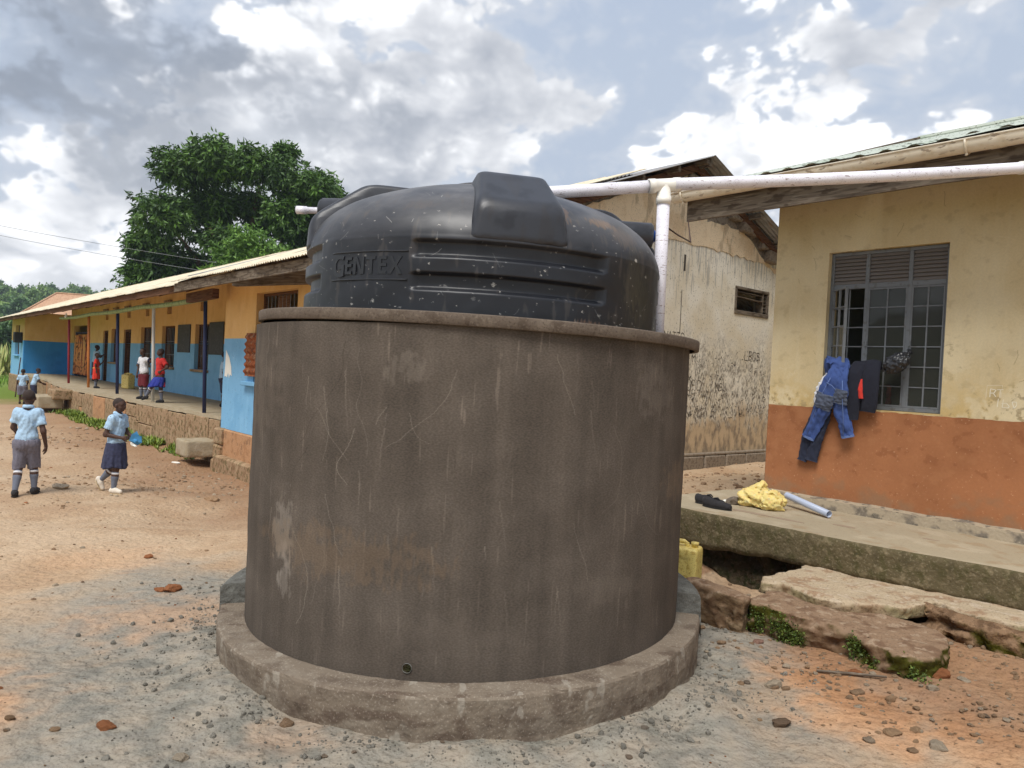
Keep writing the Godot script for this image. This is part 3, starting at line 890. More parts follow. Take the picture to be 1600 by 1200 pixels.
# ------------------------------------------------------------------ the water tank and its stand
func stand_texture() -> ImageTexture:
	var w := 2048; var h := 768
	var base := rgb8(88, 80, 72)
	var img := Image.create(w, h, false, Image.FORMAT_RGB8)
	var n1 := noise(201, 0.006, 5)
	var n2 := noise(202, 0.02, 4)
	var n3 := noise(203, 0.25, 2)
	var st := noise(204, 0.02, 4)
	var st2 := noise(205, 0.05, 3)
	for j in h:
		var v := float(j) / h          # 0 top, 1 foot
		for i in w:
			var a := n1.get_noise_2d(i, j)
			var b := n2.get_noise_2d(i, j * 0.55)
			var g := n3.get_noise_2d(i, j)
			var s := st.get_noise_2d(i * 1.1, j * 0.05)
			var s2 := st2.get_noise_2d(i * 2.2, j * 0.07 + 90.0)
			var k := 1.0 + a * 0.07 + b * 0.05 + g * 0.16 + s * 0.12
			k += smoothstep(0.46, 0.66, s2 + b * 0.25) * (0.24 - v * 0.14)
			k *= lerpf(1.0, 0.9, smoothstep(0.85, 1.0, v + a * 0.1))
			var c := base.lerp(rgb8(98, 90, 82), clampf(a * 0.5 + 0.1, 0, 0.5))
			img.set_pixel(i, j, Color(c.r * k, c.g * k, c.b * k))
	var r := RandomNumberGenerator.new()
	r.seed = 31
	# runs of lime and the finer drips
	for q in 110:
		var x := r.randf() * w
		var y := r.randf_range(0.04, 0.7) * h
		var l := int(r.randf_range(0.03, 0.22) * h)
		var pale := r.randf_range(0.08, 0.42)
		var drift := r.randf_range(-0.12, 0.12)
		for k in l:
			var yy := int(y) + k
			if yy >= h: break
			x += drift + r.randf_range(-0.35, 0.35)
			for o in 2:
				var xx := posmod(int(x) + o, w)
				img.set_pixel(xx, yy, img.get_pixel(xx, yy).lerp(rgb8(172, 160, 146), pale * (1.0 - float(k) / l) * (1.0 - o * 0.5)))
	for q in 44:
		var x := r.randf() * w
		var y := r.randf_range(0.05, 0.6) * h
		var dirv := Vector2.from_angle(PI * 0.5 + r.randf_range(-0.35, 0.35))
		var pale := r.randf_range(0.2, 0.55)
		var tone := rgb8(176, 166, 152) if r.randf() < 0.75 else rgb8(60, 52, 46)
		for k in int(r.randf_range(40, 240)):
			x += dirv.x; y += dirv.y
			dirv = dirv.rotated(r.randf_range(-0.07, 0.07))
			if y >= h - 1 or y < 1: break
			var xx := posmod(int(x), w)
			img.set_pixel(xx, int(y), img.get_pixel(xx, int(y)).lerp(tone, pale * r.randf_range(0.5, 1.0)))
	# worn pale blots; angle in turns from the front, height share, size, colour
	for blot in [[-0.115, 0.60, 22, 80, rgb8(160, 152, 142), 0.4], [-0.112, 0.70, 14, 52, rgb8(158, 150, 141), 0.36], [-0.07, 0.62, 130, 50, rgb8(132, 108, 84), 0.28], [-0.155, 0.22, 60, 90, rgb8(128, 116, 104), 0.2], [0.175, 0.42, 50, 40, rgb8(136, 114, 92), 0.3], [0.1, 0.70, 50, 30, rgb8(122, 112, 100), 0.2], [-0.03, 0.12, 26, 30, rgb8(150, 140, 128), 0.25], [0.135, 0.14, 40, 60, rgb8(148, 138, 128), 0.2], [0.0, 0.80, 90, 40, rgb8(112, 102, 92), 0.2]]:
		var cx: float = blot[0] * w
		var cy: float = blot[1] * h
		for jj in range(-int(blot[3] * 1.6), int(blot[3] * 1.6)):
			for ii in range(-int(blot[2] * 1.6), int(blot[2] * 1.6)):
				var yy := int(cy) + jj
				if yy < 0 or yy >= h: continue
				var xx := posmod(int(cx) + ii, w)
				var d := pow(ii / float(blot[2]), 2.0) + pow(jj / float(blot[3]), 2.0)
				var k: float = smoothstep(1.5, 0.2, d + n2.get_noise_2d(xx * 1.3, yy) * 1.6 + st2.get_noise_2d(xx * 3.0, yy * 0.4) * 1.2) * float(blot[5])
				if k > 0.01: img.set_pixel(xx, yy, img.get_pixel(xx, yy).lerp(blot[4], k))
	return ImageTexture.create_from_image(img)


func uv_mat(called: String, t: Texture2D, rough: float, ht: Texture2D, hs: float, rep: Vector2, spec := 0.3) -> StandardMaterial3D:
	var m := mat(called, Color.WHITE, rough, null, 1.0, null, 0.0, spec)
	m.albedo_texture = t
	if ht:
		# the grain is laid by the object's own planes, the colours by the unrolled wall
		m.heightmap_enabled = true
		m.heightmap_texture = ht
		m.heightmap_scale = hs
	return m


func build_stand() -> void:
	var t := thing("water_tank_stand", "round rendered concrete stand with smooth rim, wide footing ring and small drain hole", "tank stand", tank_at)
	var m := uv_mat("render_brown", stand_texture(), 0.93, null, 0.0, Vector2.ONE, 0.25)
	# the wall is slightly out of true, and has the small drain opening cut out
	var b := MB.new(true)
	var seg := 240
	var rows := 40
	var nz := noise(211, 1.6, 4)
	var da := atan2(-0.175, 1.285)
	var dy := 0.245
	var at := func(i: int, j: int) -> Vector3:
		var a := TAU * i / seg
		var y := lerpf(0.05, 1.80, float(j) / rows)
		var p := Vector3(sin(a), y, cos(a))
		var r := 1.295 + nz.get_noise_3d(p.x * 1.3, y, p.z * 1.3) * 0.006 + nz.get_noise_3d(p.x * 9.0, y * 7.0, p.z * 9.0) * 0.0022 + (0.004 if j == 0 else 0.0)
		return Vector3(p.x * r, y, p.z * r)
	for j in rows:
		for i in seg:
			var a := (at as Callable).call(i, j) as Vector3
			var c := (at as Callable).call(i, j + 1) as Vector3
			var d := (at as Callable).call(i + 1, j + 1) as Vector3
			var e := (at as Callable).call(i + 1, j) as Vector3
			var u0 := float(i) / seg; var u1 := float(i + 1) / seg
			var v0 := 1.0 - float(j) / rows; var v1 := 1.0 - float(j + 1) / rows
			b.quad_uv(a, c, d, e, Vector2(u0, v0), Vector2(u0, v1), Vector2(u1, v1), Vector2(u1, v0))
	obj("wall", b, m, t)
	b = MB.new(true)
	# drain pipe stub let into the wall: a short grey ring with a dark bore
	var dr := Vector3(sin(da), 0, cos(da))
	var p0 := dr * 1.2 + Vector3(0, dy, 0)
	var p1 := dr * 1.303 + Vector3(0, dy, 0)
	b.tube([p0, p1 - dr * 0.002, p1 - dr * 0.003, dr * 1.296 + Vector3(0, dy, 0)], [0.0225, 0.0225, 0.0205, 0.0205], 20, false)
	var dp := obj("drain_pipe", b, M.block_dark, t)
	b = MB.new()
	b.tube([dr * 1.29 + Vector3(0, dy, 0), dr * 1.2975 + Vector3(0, dy, 0)], 0.0205, 20)
	obj("bore", b, M.earth_dark, dp)
	# the cap: a smooth collar with a sloping top
	b = MB.new(true)
	b.lathe([Vector2(1.29, 1.799), Vector2(1.314, 1.799), Vector2(1.317, 1.802), Vector2(1.318, 1.849), Vector2(1.315, 1.855), Vector2(1.30, 1.857), Vector2(1.12, 1.866), Vector2(1.11, 1.86), Vector2(1.11, 1.6)], 160)
	var cap := obj("rim", b, M.cement_rim, t)
	cap.rotation.z = deg_to_rad(-1.0)
	# footing, lower on the side of the yard
	b = MB.new()
	nz = noise(212, 3.0, 4)
	var prof := [[1.28, 0.192], [1.34, 0.191], [1.418, 0.188], [1.430, 0.184], [1.435, 0.172], [1.437, 0.08], [1.432, 0.0], [1.44, -0.06], [1.44, -0.3]]
	var run := [0.0, 0.14, 0.3, 0.34, 0.4, 0.6, 0.8, 0.95, 1.0]
	for i in seg:
		for j in prof.size() - 1:
			var q := []
			var uv := []
			for k in [[i, j], [i, j + 1], [i + 1, j + 1], [i + 1, j]]:
				var a: float = TAU * k[0] / seg
				var s := Vector3(sin(a), 0, cos(a))
				var w := nz.get_noise_3d(s.x * 3.0, prof[k[1]][1] * 2.0, s.z * 3.0) * 0.014 * (0.3 if k[1] == 0 else 1.0)
				var w2 := nz.get_noise_3d(s.x * 14.0, prof[k[1]][1] * 9.0, s.z * 14.0) * 0.006
				var rr: float = prof[k[1]][0] + w + w2
				q.append(Vector3(s.x * rr, prof[k[1]][1] + w2 * 0.6, s.z * rr))
				uv.append(Vector2(a / TAU * 6.0, run[k[1]]))
			b.quad_uv(q[0], q[1], q[2], q[3], uv[0], uv[1], uv[2], uv[3])
	var f := obj("footing", b, M.cement_foot, t)
	f.rotation.z = deg_to_rad(1.6)
	# raised kerb behind, whose two ends show at the sides
	b = MB.new()
	var a0 := deg_to_rad(80.0)
	var a1 := deg_to_rad(280.0)
	b.lathe([Vector2(1.25, 0.15), Vector2(1.25, 0.315), Vector2(1.42, 0.305), Vector2(1.445, 0.285), Vector2(1.45, 0.05)], 60, a0, a1)
	for a in [a0, a1]:
		var s := Vector3(sin(a), 0, cos(a))
		var q := [s * 1.25 + Vector3(0, 0.12, 0), s * 1.25 + Vector3(0, 0.315, 0), s * 1.42 + Vector3(0, 0.305, 0), s * 1.445 + Vector3(0, 0.285, 0), s * 1.45 + Vector3(0, 0.12, 0)]
		var o := s * 1.35 + Vector3(0, 0.2, 0) + Vector3(cos(a), 0, -sin(a)) * (0.1 if a == a1 else -0.1) * -1.0
		for k in range(1, 4): b.otri(q[0], q[k], q[k + 1], s * 1.35 + Vector3(0, 0.2, -0.3))
	var kb := obj("rear_kerb", b, M.block_dark, t)
	kb.rotation.z = deg_to_rad(1.6)


# distance outward of the tank's skin from its plain shape
func panel_depth(a: float, y: float) -> float:
	var k := 0.0
	for c in [10.5, 100.5, 190.5, 280.5]:
		var d := absf(wrapf(rad_to_deg(a) - c, -180.0, 180.0))
		k = maxf(k, smoothstep(27.6, 26.2, d))
	if k == 0.0: return 0.0
	# two sunk bands, abrupt above, with a sloping ledge below
	var r := 0.0
	for e in [[2.152, 2.222], [1.993, 2.062]]:
		r = maxf(r, smoothstep(e[1], e[1] - 0.008, y) * smoothstep(e[0] - 0.022, e[0] + 0.004, y))
	return -0.034 * r * k


func tank_texture() -> ImageTexture:
	var w := 2048; var h := 1024
	var img := Image.create(w, h, false, Image.FORMAT_RGB8)
	var n1 := noise(221, 0.008, 5)
	var n2 := noise(222, 0.05, 4)
	var n3 := noise(223, 0.03, 3)
	for j in h:
		var v := float(j) / h      # 0 crown of the dome, 1 foot
		for i in w:
			var a := n1.get_noise_2d(i, j)
			var b := n2.get_noise_2d(i, j)
			var s := n3.get_noise_2d(i * 1.4, j * 0.16)
			var c := rgb8(25, 27, 33)
			# dust lies on the dome and thins out over the shoulder
			var dust := smoothstep(0.80, 0.60, v + a * 0.12) * 0.44 * (0.9 + b * 0.12 + a * 0.8)
			c = c.lerp(rgb8(146, 142, 138), clampf(dust, 0, 0.85))
			c = c.lerp(rgb8(62, 64, 68), clampf(a * 0.6 + s * 0.5 - 0.16, 0, 0.3))
			c = c.lerp(rgb8(96, 84, 72), smoothstep(0.30, 0.5, s + a * 0.3) * 0.30)
			img.set_pixel(i, j, c)
	var r := RandomNumberGenerator.new()
	r.seed = 12
	# rubbed brown patches near the shoulder
	for blot in [[0.112, 0.62, 40, 24, rgb8(120, 96, 74), 0.8], [0.133, 0.66, 40, 50, rgb8(96, 80, 66), 0.6], [0.07, 0.60, 14, 60, rgb8(110, 86, 68), 0.6], [0.09, 0.955, 32, 22, rgb8(124, 92, 72), 0.7], [0.14, 0.80, 30, 120, rgb8(66, 62, 52), 0.6], [-0.05, 0.62, 30, 22, rgb8(84, 78, 74), 0.5], [0.16, 0.85, 40, 90, rgb8(60, 58, 46), 0.5]]:
		for jj in range(-int(blot[3] * 1.5), int(blot[3] * 1.5)):
			for ii in range(-int(blot[2] * 1.5), int(blot[2] * 1.5)):
				var xx := posmod(int(blot[0] * w) + ii, w)
				var yy := int(blot[1] * h) + jj
				if yy < 0 or yy >= h: continue
				var d := pow(ii / float(blot[2]), 2.0) + pow(jj / float(blot[3]), 2.0)
				var k: float = smoothstep(1.2, 0.2, d + n3.get_noise_2d(xx * 6.0, yy * 0.7) * 1.4) * float(blot[5])
				if k > 0.01: img.set_pixel(xx, yy, img.get_pixel(xx, yy).lerp(blot[4], k))
	# splashes of mortar, thick near the foot
	for q in 1000:
		var v := 1.0 - pow(r.randf(), 2.2) * 0.36
		var x := r.randf() * w
		var s := r.randf_range(0.6, 1.7) + (r.randf_range(0.6, 3.0) if r.randf() < 0.10 else 0.0)
		var el := r.randf_range(0.7, 1.8)
		var tone := r.randf_range(0.35, 0.95)
		for jj in range(-8, 9):
			for ii in range(-6, 7):
				var d := Vector2(ii, jj / el).length() + n2.get_noise_2d(x * 7.0 + ii * 5.0, jj * 5.0) * 3.4
				if d < s:
					var xx := posmod(int(x) + ii, w)
					var yy := clampi(int(v * h) + jj, 0, h - 1)
					img.set_pixel(xx, yy, img.get_pixel(xx, yy).lerp(rgb8(172, 168, 160), tone))
	# scratches
	for q in 90:
		var x := r.randf() * w
		var y := r.randf_range(0.35, 0.95) * h
		var d := Vector2.from_angle(r.randf_range(0.9, 2.2)) * r.randf_range(0.6, 1.0)
		var c := r.randf_range(0.15, 0.6)
		for k in int(r.randf_range(8, 46)):
			x += d.x; y += d.y
			d = d.rotated(r.randf_range(-0.06, 0.06))
			if y >= h: break
			var xx := posmod(int(x), w)
			img.set_pixel(xx, int(y), img.get_pixel(xx, int(y)).lerp(rgb8(190, 186, 178), c))
	return ImageTexture.create_from_image(img)


func build_tank() -> void:
	var t := thing("water_tank", "black plastic water tank with ribbed sides and domed top, splashed with mortar", "water tank", tank_at)
	t.rotation.z = deg_to_rad(-0.8)
	var m := uv_mat("tank_plastic", tank_texture(), 0.42, null, 0.0, Vector2.ONE, 0.5)
	# profile from the crown down: radius, height
	var pf := [[0.0, 2.715], [0.15, 2.715], [0.24, 2.712], [0.262, 2.706], [0.27, 2.69], [0.29, 2.682], [0.42, 2.655], [0.56, 2.618], [0.70, 2.572], [0.83, 2.517], [0.92, 2.463], [0.985, 2.405], [1.032, 2.34], [1.057, 2.28], [1.066, 2.235]]
	var prof := []
	for i in pf.size() - 1:
		for k in 4:
			var q0: Array = pf[maxi(i - 1, 0)]; var q1: Array = pf[i]; var q2: Array = pf[i + 1]; var q3: Array = pf[mini(i + 2, pf.size() - 1)]
			prof.append(Vector2(cubic_interpolate(q1[0], q2[0], q0[0], q3[0], k / 4.0), cubic_interpolate(q1[1], q2[1], q0[1], q3[1], k / 4.0)))
	var y := 2.235
	while y > 1.78:
		prof.append(Vector2(1.067, y))
		y -= 0.0065
	var run := PackedFloat32Array([0.0])
	for i in range(1, prof.size()): run.append(run[i - 1] + prof[i].distance_to(prof[i - 1]))
	var seg := 360
	var pos := PackedVector3Array(); var uv := PackedVector2Array(); var idx := PackedInt32Array()
	var nz := noise(231, 1.5, 3)
	for j in prof.size():
		for i in seg + 1:
			var a := TAU * i / seg
			var q: Vector2 = prof[j]
			var s := Vector3(sin(a), 0, cos(a))
			var rr := q.x
			if q.y < 2.3: rr += panel_depth(a, q.y)
			if q.x > 0.5: rr += nz.get_noise_3d(s.x * 2.0, q.y * 2.0, s.z * 2.0) * 0.006
			pos.append(Vector3(s.x * rr, q.y, s.z * rr))
			uv.append(Vector2(a / TAU, run[j] / run[-1]))
	for j in prof.size() - 1:
		for i in seg:
			var a := j * (seg + 1) + i
			idx.append_array(PackedInt32Array([a, a + 1, a + seg + 1, a + 1, a + seg + 2, a + seg + 1]))
	var st := SurfaceTool.new()
	var arr := []
	arr.resize(Mesh.ARRAY_MAX)
	arr[Mesh.ARRAY_VERTEX] = pos
	arr[Mesh.ARRAY_TEX_UV] = uv
	arr[Mesh.ARRAY_INDEX] = idx
	st.create_from_arrays(arr)
	st.generate_normals()
	var body := mesh_node("body", st.commit(), m, t)
	# four lugs that stand up from the shoulder
	var lm := lug_mesh()
	for k in 4:
		var lug := mesh_node("lug", lm, M.tank_lug, t)
		lug.rotation.y = deg_to_rad(11.5 + 90.0 * k)
	# raised lettering and its frame between two panels
	var word := "GENTEX"
	var ac := deg_to_rad(-31.6)
	var step := deg_to_rad(4.05)
	for k in word.length():
		var tm := TextMesh.new()
		tm.text = word[k]
		tm.font = SystemFont.new()
		tm.font.font_names = PackedStringArray(["Droid Sans"])
		tm.font.font_weight = 700
		tm.font_size = 20 if k > 0 else 25
		tm.pixel_size = 0.0062
		tm.depth = 0.010
		var l := mesh_node("raised_letter", tm, M.tank_letter, t)
		var a := ac + step * (k - 2.5)
		l.position = Vector3(sin(a) * 1.066, 2.093, cos(a) * 1.066)
		l.rotation.y = a
	for e in [[2.162, -0.001], [2.022, 0.001]]:
		var b := MB.new(true)
		b.lathe([Vector2(1.06, e[0] - 0.004), Vector2(1.072, e[0] - 0.003), Vector2(1.072, e[0] + 0.003), Vector2(1.06, e[0] + 0.004)], 20, ac - step * 3.3, ac + step * 3.4)
		obj("letter_border", b, M.tank_letter, t)
	# inlet boss with a white pipe stub, outlet boss with a blue fitting
	for e in [[-98.0, 2.565, 1.09], [88.0, 2.50, 1.02]]:
		var a := deg_to_rad(e[0])
		var s := Vector3(sin(a), 0, cos(a))
		var b := MB.new(true)
		var c := Vector3(0, e[1], 0)
		b.tube([s * 0.72 + c, s * (e[2] - 0.015) + c, s * e[2] + c, s * e[2] + c], [0.084, 0.080, 0.068, 0.0], 20, false)
		var boss := obj("boss", b, M.tank_lug, t)
		b = MB.new(true)
		if e[0] < 0.0:
			b.tube([s * 1.05 + c, s * 1.19 + c, s * 1.191 + c, s * 1.255 + c, s * 1.256 + c, s * 1.235 + c], [0.021, 0.021, 0.026, 0.026, 0.02, 0.02], 16, false)
			obj("pipe_stub", b, M.pvc_white, boss)
		else:
			b.tube([s * 1.0 + c, s * 1.03 + c, s * 1.03 + c, s * 1.075 + c, s * 1.075 + c, s * 1.10 + c, s * 1.10 + c], [0.04, 0.04, 0.034, 0.03, 0.036, 0.034, 0.0], 14, false)
			obj("blue_fitting", b, M.blue_plastic, boss)


# a wedge with a steep outer face, a sloping top and rounded edges, flaring into the shoulder
func lug_mesh() -> ArrayMesh:
	var f := func(p: Vector3) -> float:
		var y := p.y
		var hw := lerpf(0.262, 0.186, clampf((y - 2.2) / 0.42, 0, 1)) + 0.015 * pow(clampf((2.34 - y) / 0.16, 0, 1), 2.0)
		var d := absf(p.x) - hw
		d = smax(d, Vector2(p.x, p.z).length() - lerpf(1.076, 1.066, clampf((y - 2.2) / 0.22, 0, 1)), 0.05)
		# the slope from the crease to the crest
		d = smax(d, (p.z - 1.055) * 0.595 + (y - 2.42) * 0.804, 0.05)
		d = smax(d, 2.226 - y, 0.03)
		d = smax(d, y - 2.648, 0.035)
		d = smax(d, 0.22 - p.z, 0.03)
		return d
	return nets(f, Vector3(-0.34, 2.17, 0.3), Vector3(0.34, 2.72, 1.14), 0.0125)


func smax(a: float, b: float, k: float) -> float:
	return -smin(-a, -b, k)


func smin(a: float, b: float, k: float) -> float:
	var h := maxf(k - absf(a - b), 0.0) / k
	return minf(a, b) - h * h * k * 0.25


# surface nets over the cells that the field crosses
func nets(f: Callable, lo: Vector3, hi: Vector3, c: float, quiet := 1.6) -> ArrayMesh:
	var B := 4
	var nb := Vector3i(int(ceil((hi.x - lo.x) / (c * B))), int(ceil((hi.y - lo.y) / (c * B))), int(ceil((hi.z - lo.z) / (c * B))))
	var n := nb * B + Vector3i.ONE
	var sx := 1; var sy := n.x; var sz := n.x * n.y
	var val := PackedFloat32Array(); val.resize(n.x * n.y * n.z)
	val.fill(INF)
	var reach := c * B * 0.866 * quiet
	var blocks := []
	for bz in nb.z:
		for by in nb.y:
			for bx in nb.x:
				var mid := lo + Vector3(bx + 0.5, by + 0.5, bz + 0.5) * c * B
				if absf(f.call(mid)) > reach: continue
				blocks.append(Vector3i(bx, by, bz) * B)
				for k in B + 1:
					for j in B + 1:
						for i in B + 1:
							var ix := bx * B + i + (by * B + j) * sy + (bz * B + k) * sz
							if val[ix] == INF:
								val[ix] = f.call(lo + Vector3(bx * B + i, by * B + j, bz * B + k) * c)
	var id := {}
	var pos := PackedVector3Array()
	var offs := [0, sx, sy, sx + sy, sz, sx + sz, sy + sz, sx + sy + sz]
	var cor := [Vector3(0, 0, 0), Vector3(1, 0, 0), Vector3(0, 1, 0), Vector3(1, 1, 0), Vector3(0, 0, 1), Vector3(1, 0, 1), Vector3(0, 1, 1), Vector3(1, 1, 1)]
	var edges := [[0, 1], [0, 2], [0, 4], [1, 3], [1, 5], [2, 3], [2, 6], [3, 7], [4, 5], [4, 6], [5, 7], [6, 7]]
	for b in blocks:
		for k in B:
			for j in B:
				for i in B:
					var at: Vector3i = b + Vector3i(i, j, k)
					var ix := at.x + at.y * sy + at.z * sz
					var neg := 0
					for o in offs:
						if val[ix + o] < 0.0: neg += 1
					if neg == 0 or neg == 8: continue
					var s := Vector3.ZERO
					var m := 0
					for e in edges:
						var v0 := val[ix + offs[e[0]]]; var v1 := val[ix + offs[e[1]]]
						if (v0 < 0.0) != (v1 < 0.0):
							s += cor[e[0]].lerp(cor[e[1]], v0 / (v0 - v1))
							m += 1
					id[ix] = pos.size()
					pos.append(lo + (Vector3(at) + s / m) * c)
	var idx := PackedInt32Array()
	var nor := PackedVector3Array(); nor.resize(pos.size())
	for ix in id:
		for ax in 3:
			var d: int = [sx, sy, sz][ax]
			var u: int = [sy, sz, sx][ax]
			var w: int = [sz, sx, sy][ax]
			var v0 := val[ix]; var v1 := val[ix + d]
			if v1 == INF or (v0 < 0.0) == (v1 < 0.0): continue
			if not (id.has(ix - u) and id.has(ix - w) and id.has(ix - u - w)): continue
			var q0: int = id[ix]; var q1: int = id[ix - u]; var q2: int = id[ix - u - w]; var q3: int = id[ix - w]
			if v0 < 0.0: idx.append_array(PackedInt32Array([q0, q2, q1, q0, q3, q2]))
			else: idx.append_array(PackedInt32Array([q0, q1, q2, q0, q2, q3]))
	for i in range(0, idx.size(), 3):
		var nn := (pos[idx[i + 2]] - pos[idx[i]]).cross(pos[idx[i + 1]] - pos[idx[i]])
		for k in 3: nor[idx[i + k]] += nn
	for i in nor.size(): nor[i] = nor[i].normalized() if nor[i].length_squared() > 0.0 else Vector3.UP
	var am := ArrayMesh.new()
	if idx.size() == 0: return am
	var arr := []
	arr.resize(Mesh.ARRAY_MAX)
	arr[Mesh.ARRAY_VERTEX] = pos
	arr[Mesh.ARRAY_NORMAL] = nor
	arr[Mesh.ARRAY_INDEX] = idx
	am.add_surface_from_arrays(Mesh.PRIMITIVE_TRIANGLES, arr)
	return am


func build_pipes() -> void:
	var t := thing("rain_water_pipe", "white plastic rain water pipe from the roof gutter to the black tank", "pipe")
	var p := [Vector3(-0.02, 2.706, -4.565), Vector3(0.217, 2.727, -4.55), Vector3(0.80, 2.780, -4.505)]
	var b := MB.new(true)
	b.tube([Vector3(-0.13, 2.6, -4.57), Vector3(-0.125, 2.66, -4.57), Vector3(-0.09, 2.693, -4.569)] + p, 0.038, 20)
	obj("pipe", b, M.pvc_white, t)
	b = MB.new(true)
	var q := [Vector3(0.925, 2.795, -4.496)]
	for k in 8: q.append(Vector3(0.95, 2.798, -4.495).lerp(Vector3(3.317, 3.128, -4.9), (k + 1) / 8.0) + Vector3(0, -0.012 * sin((k + 1) / 8.0 * PI), 0))
	q.append_array([Vector3(4.2, 3.23, -4.46), Vector3(4.52, 3.27, -3.95), Vector3(4.56, 3.33, -3.82)])
	b.tube(q, 0.038, 20)
	obj("pipe", b, M.pvc_white, t)
	# tee and the sockets
	var d := (Vector3(3.317, 3.128, -4.9) - Vector3(0.217, 2.727, -4.55)).normalized()
	var c := Vector3(0.866, 2.787, -4.5)
	var dn := Vector3(0.004, -1, 0.012).normalized()
	b = MB.new(true)
	b.tube([c - d * 0.098, c - d * 0.098, c - d * 0.058, c - d * 0.056, c + d * 0.056, c + d * 0.058, c + d * 0.098, c + d * 0.098], [0.037, 0.044, 0.044, 0.041, 0.041, 0.044, 0.044, 0.037], 24, false)
	b.tube([c, c + dn * 0.07, c + dn * 0.07, c + dn * 0.115, c + dn * 0.116], [0.041, 0.041, 0.045, 0.045, 0.038], 24, false)
	obj("tee_joint", b, M.pvc_cream2, t)
	b = MB.new(true)
	b.tube([c + dn * 0.1, c + dn * 0.5, c + dn * 0.99], 0.0385, 20)
	obj("downpipe", b, M.pvc_white, t)
	var e := Vector3(3.317, 3.128, -4.9)
	b = MB.new(true)
	b.tube([Vector3(0.91, 2.545, -4.56), Vector3(1.05, 2.57, -4.9), Vector3(1.3, 2.66, -5.6), Vector3(1.648, 3.19, -7.26)], 0.005, 6)
	tag(obj("thin_cable", b, M.wood_dark), "thin dark cable from the blue tank fitting to the weathered fascia end", "cable")
	b = MB.new(true)
	b.tube([e - d * 0.03, e - d * 0.03, e + d * 0.1, e + d * 0.1], [0.037, 0.043, 0.043, 0.037], 20, false)
	obj("pipe_socket", b, M.pvc_cream2, t)


# ------------------------------------------------------------------ buildings
# a corrugated sheet: across x (width w), down the slope from (0,0,0) to (0,dy,dz)
func sheet_mesh(w: float, dy: float, dz: float, pitch: float, amp: float, box_rib := false) -> ArrayMesh:
	var b := MB.new(true)
	var n := int(round(w / pitch))
	var per := 6
	var cnt := n * per
	var nor := Vector3(0, dz, -dy).normalized()
	if nor.y < 0.0: nor = -nor
	var prev := Vector3()
	for i in cnt + 1:
		var x := w * i / cnt
		var ph := fposmod(float(i) / per, 1.0)
		var h := sin(ph * TAU) * amp
		if box_rib: h = amp if ph > 0.34 and ph < 0.67 else -amp
		var p := Vector3(x, 0, 0) + nor * h
		if i:
			var down := Vector3(0, dy, dz)
			b.quad(prev, prev + down, p + down, p)
		prev = p
	return b.done()


func roof_slope(parent: Node, m: Material, x0: float, x1: float, eave: Vector2, ridge: Vector2, w: float, pitch: float, amp: float, sd: int, box_rib := false) -> void:
	# eave and ridge are (z, y)
	var r := RandomNumberGenerator.new()
	r.seed = sd
	var kinds := []
	var d := eave - ridge
	for k in 3: kinds.append(sheet_mesh(w, d.y * (1.0 + 0.004 * k), d.x * (1.0 + 0.004 * k), pitch, amp, box_rib))
	var n := int(ceil((x1 - x0) / w))
	for i in n:
		var o := mesh_node("roof_sheet", kinds[r.randi() % 3], m, parent)
		o.position = Vector3(x0 + i * w - 0.01 * (i % 2), ridge.y + r.randf_range(-0.006, 0.006) + 0.004 * (i % 2), ridge.x + r.randf_range(-0.01, 0.01))


func beam(called: String, a: Vector3, z: Vector3, w: float, h: float, m: Material, parent: Node, bev := 0.006) -> MeshInstance3D:
	var b := MB.new()
	b.bar(a, z, w, h, bev)
	return obj(called, b, m, parent)


# a painted band whose upper edge wavers as a brush leaves it
func paint_band(b: MB, x0: float, x1: float, y0: float, y1: float, z: float, seed_x: float) -> void:
	var n := noise(341, 1.0, 4)
	var k := int((x1 - x0) / 0.03)
	for i in k:
		var xa := lerpf(x0, x1, float(i) / k); var xb := lerpf(x0, x1, float(i + 1) / k)
		var ya := y1 + n.get_noise_1d((xa + seed_x) * 6.0) * 0.009; var yb := y1 + n.get_noise_1d((xb + seed_x) * 6.0) * 0.009
		b.quad(Vector3(xa, y0, z), Vector3(xa, ya, z), Vector3(xb, yb, z), Vector3(xb, y0, z))


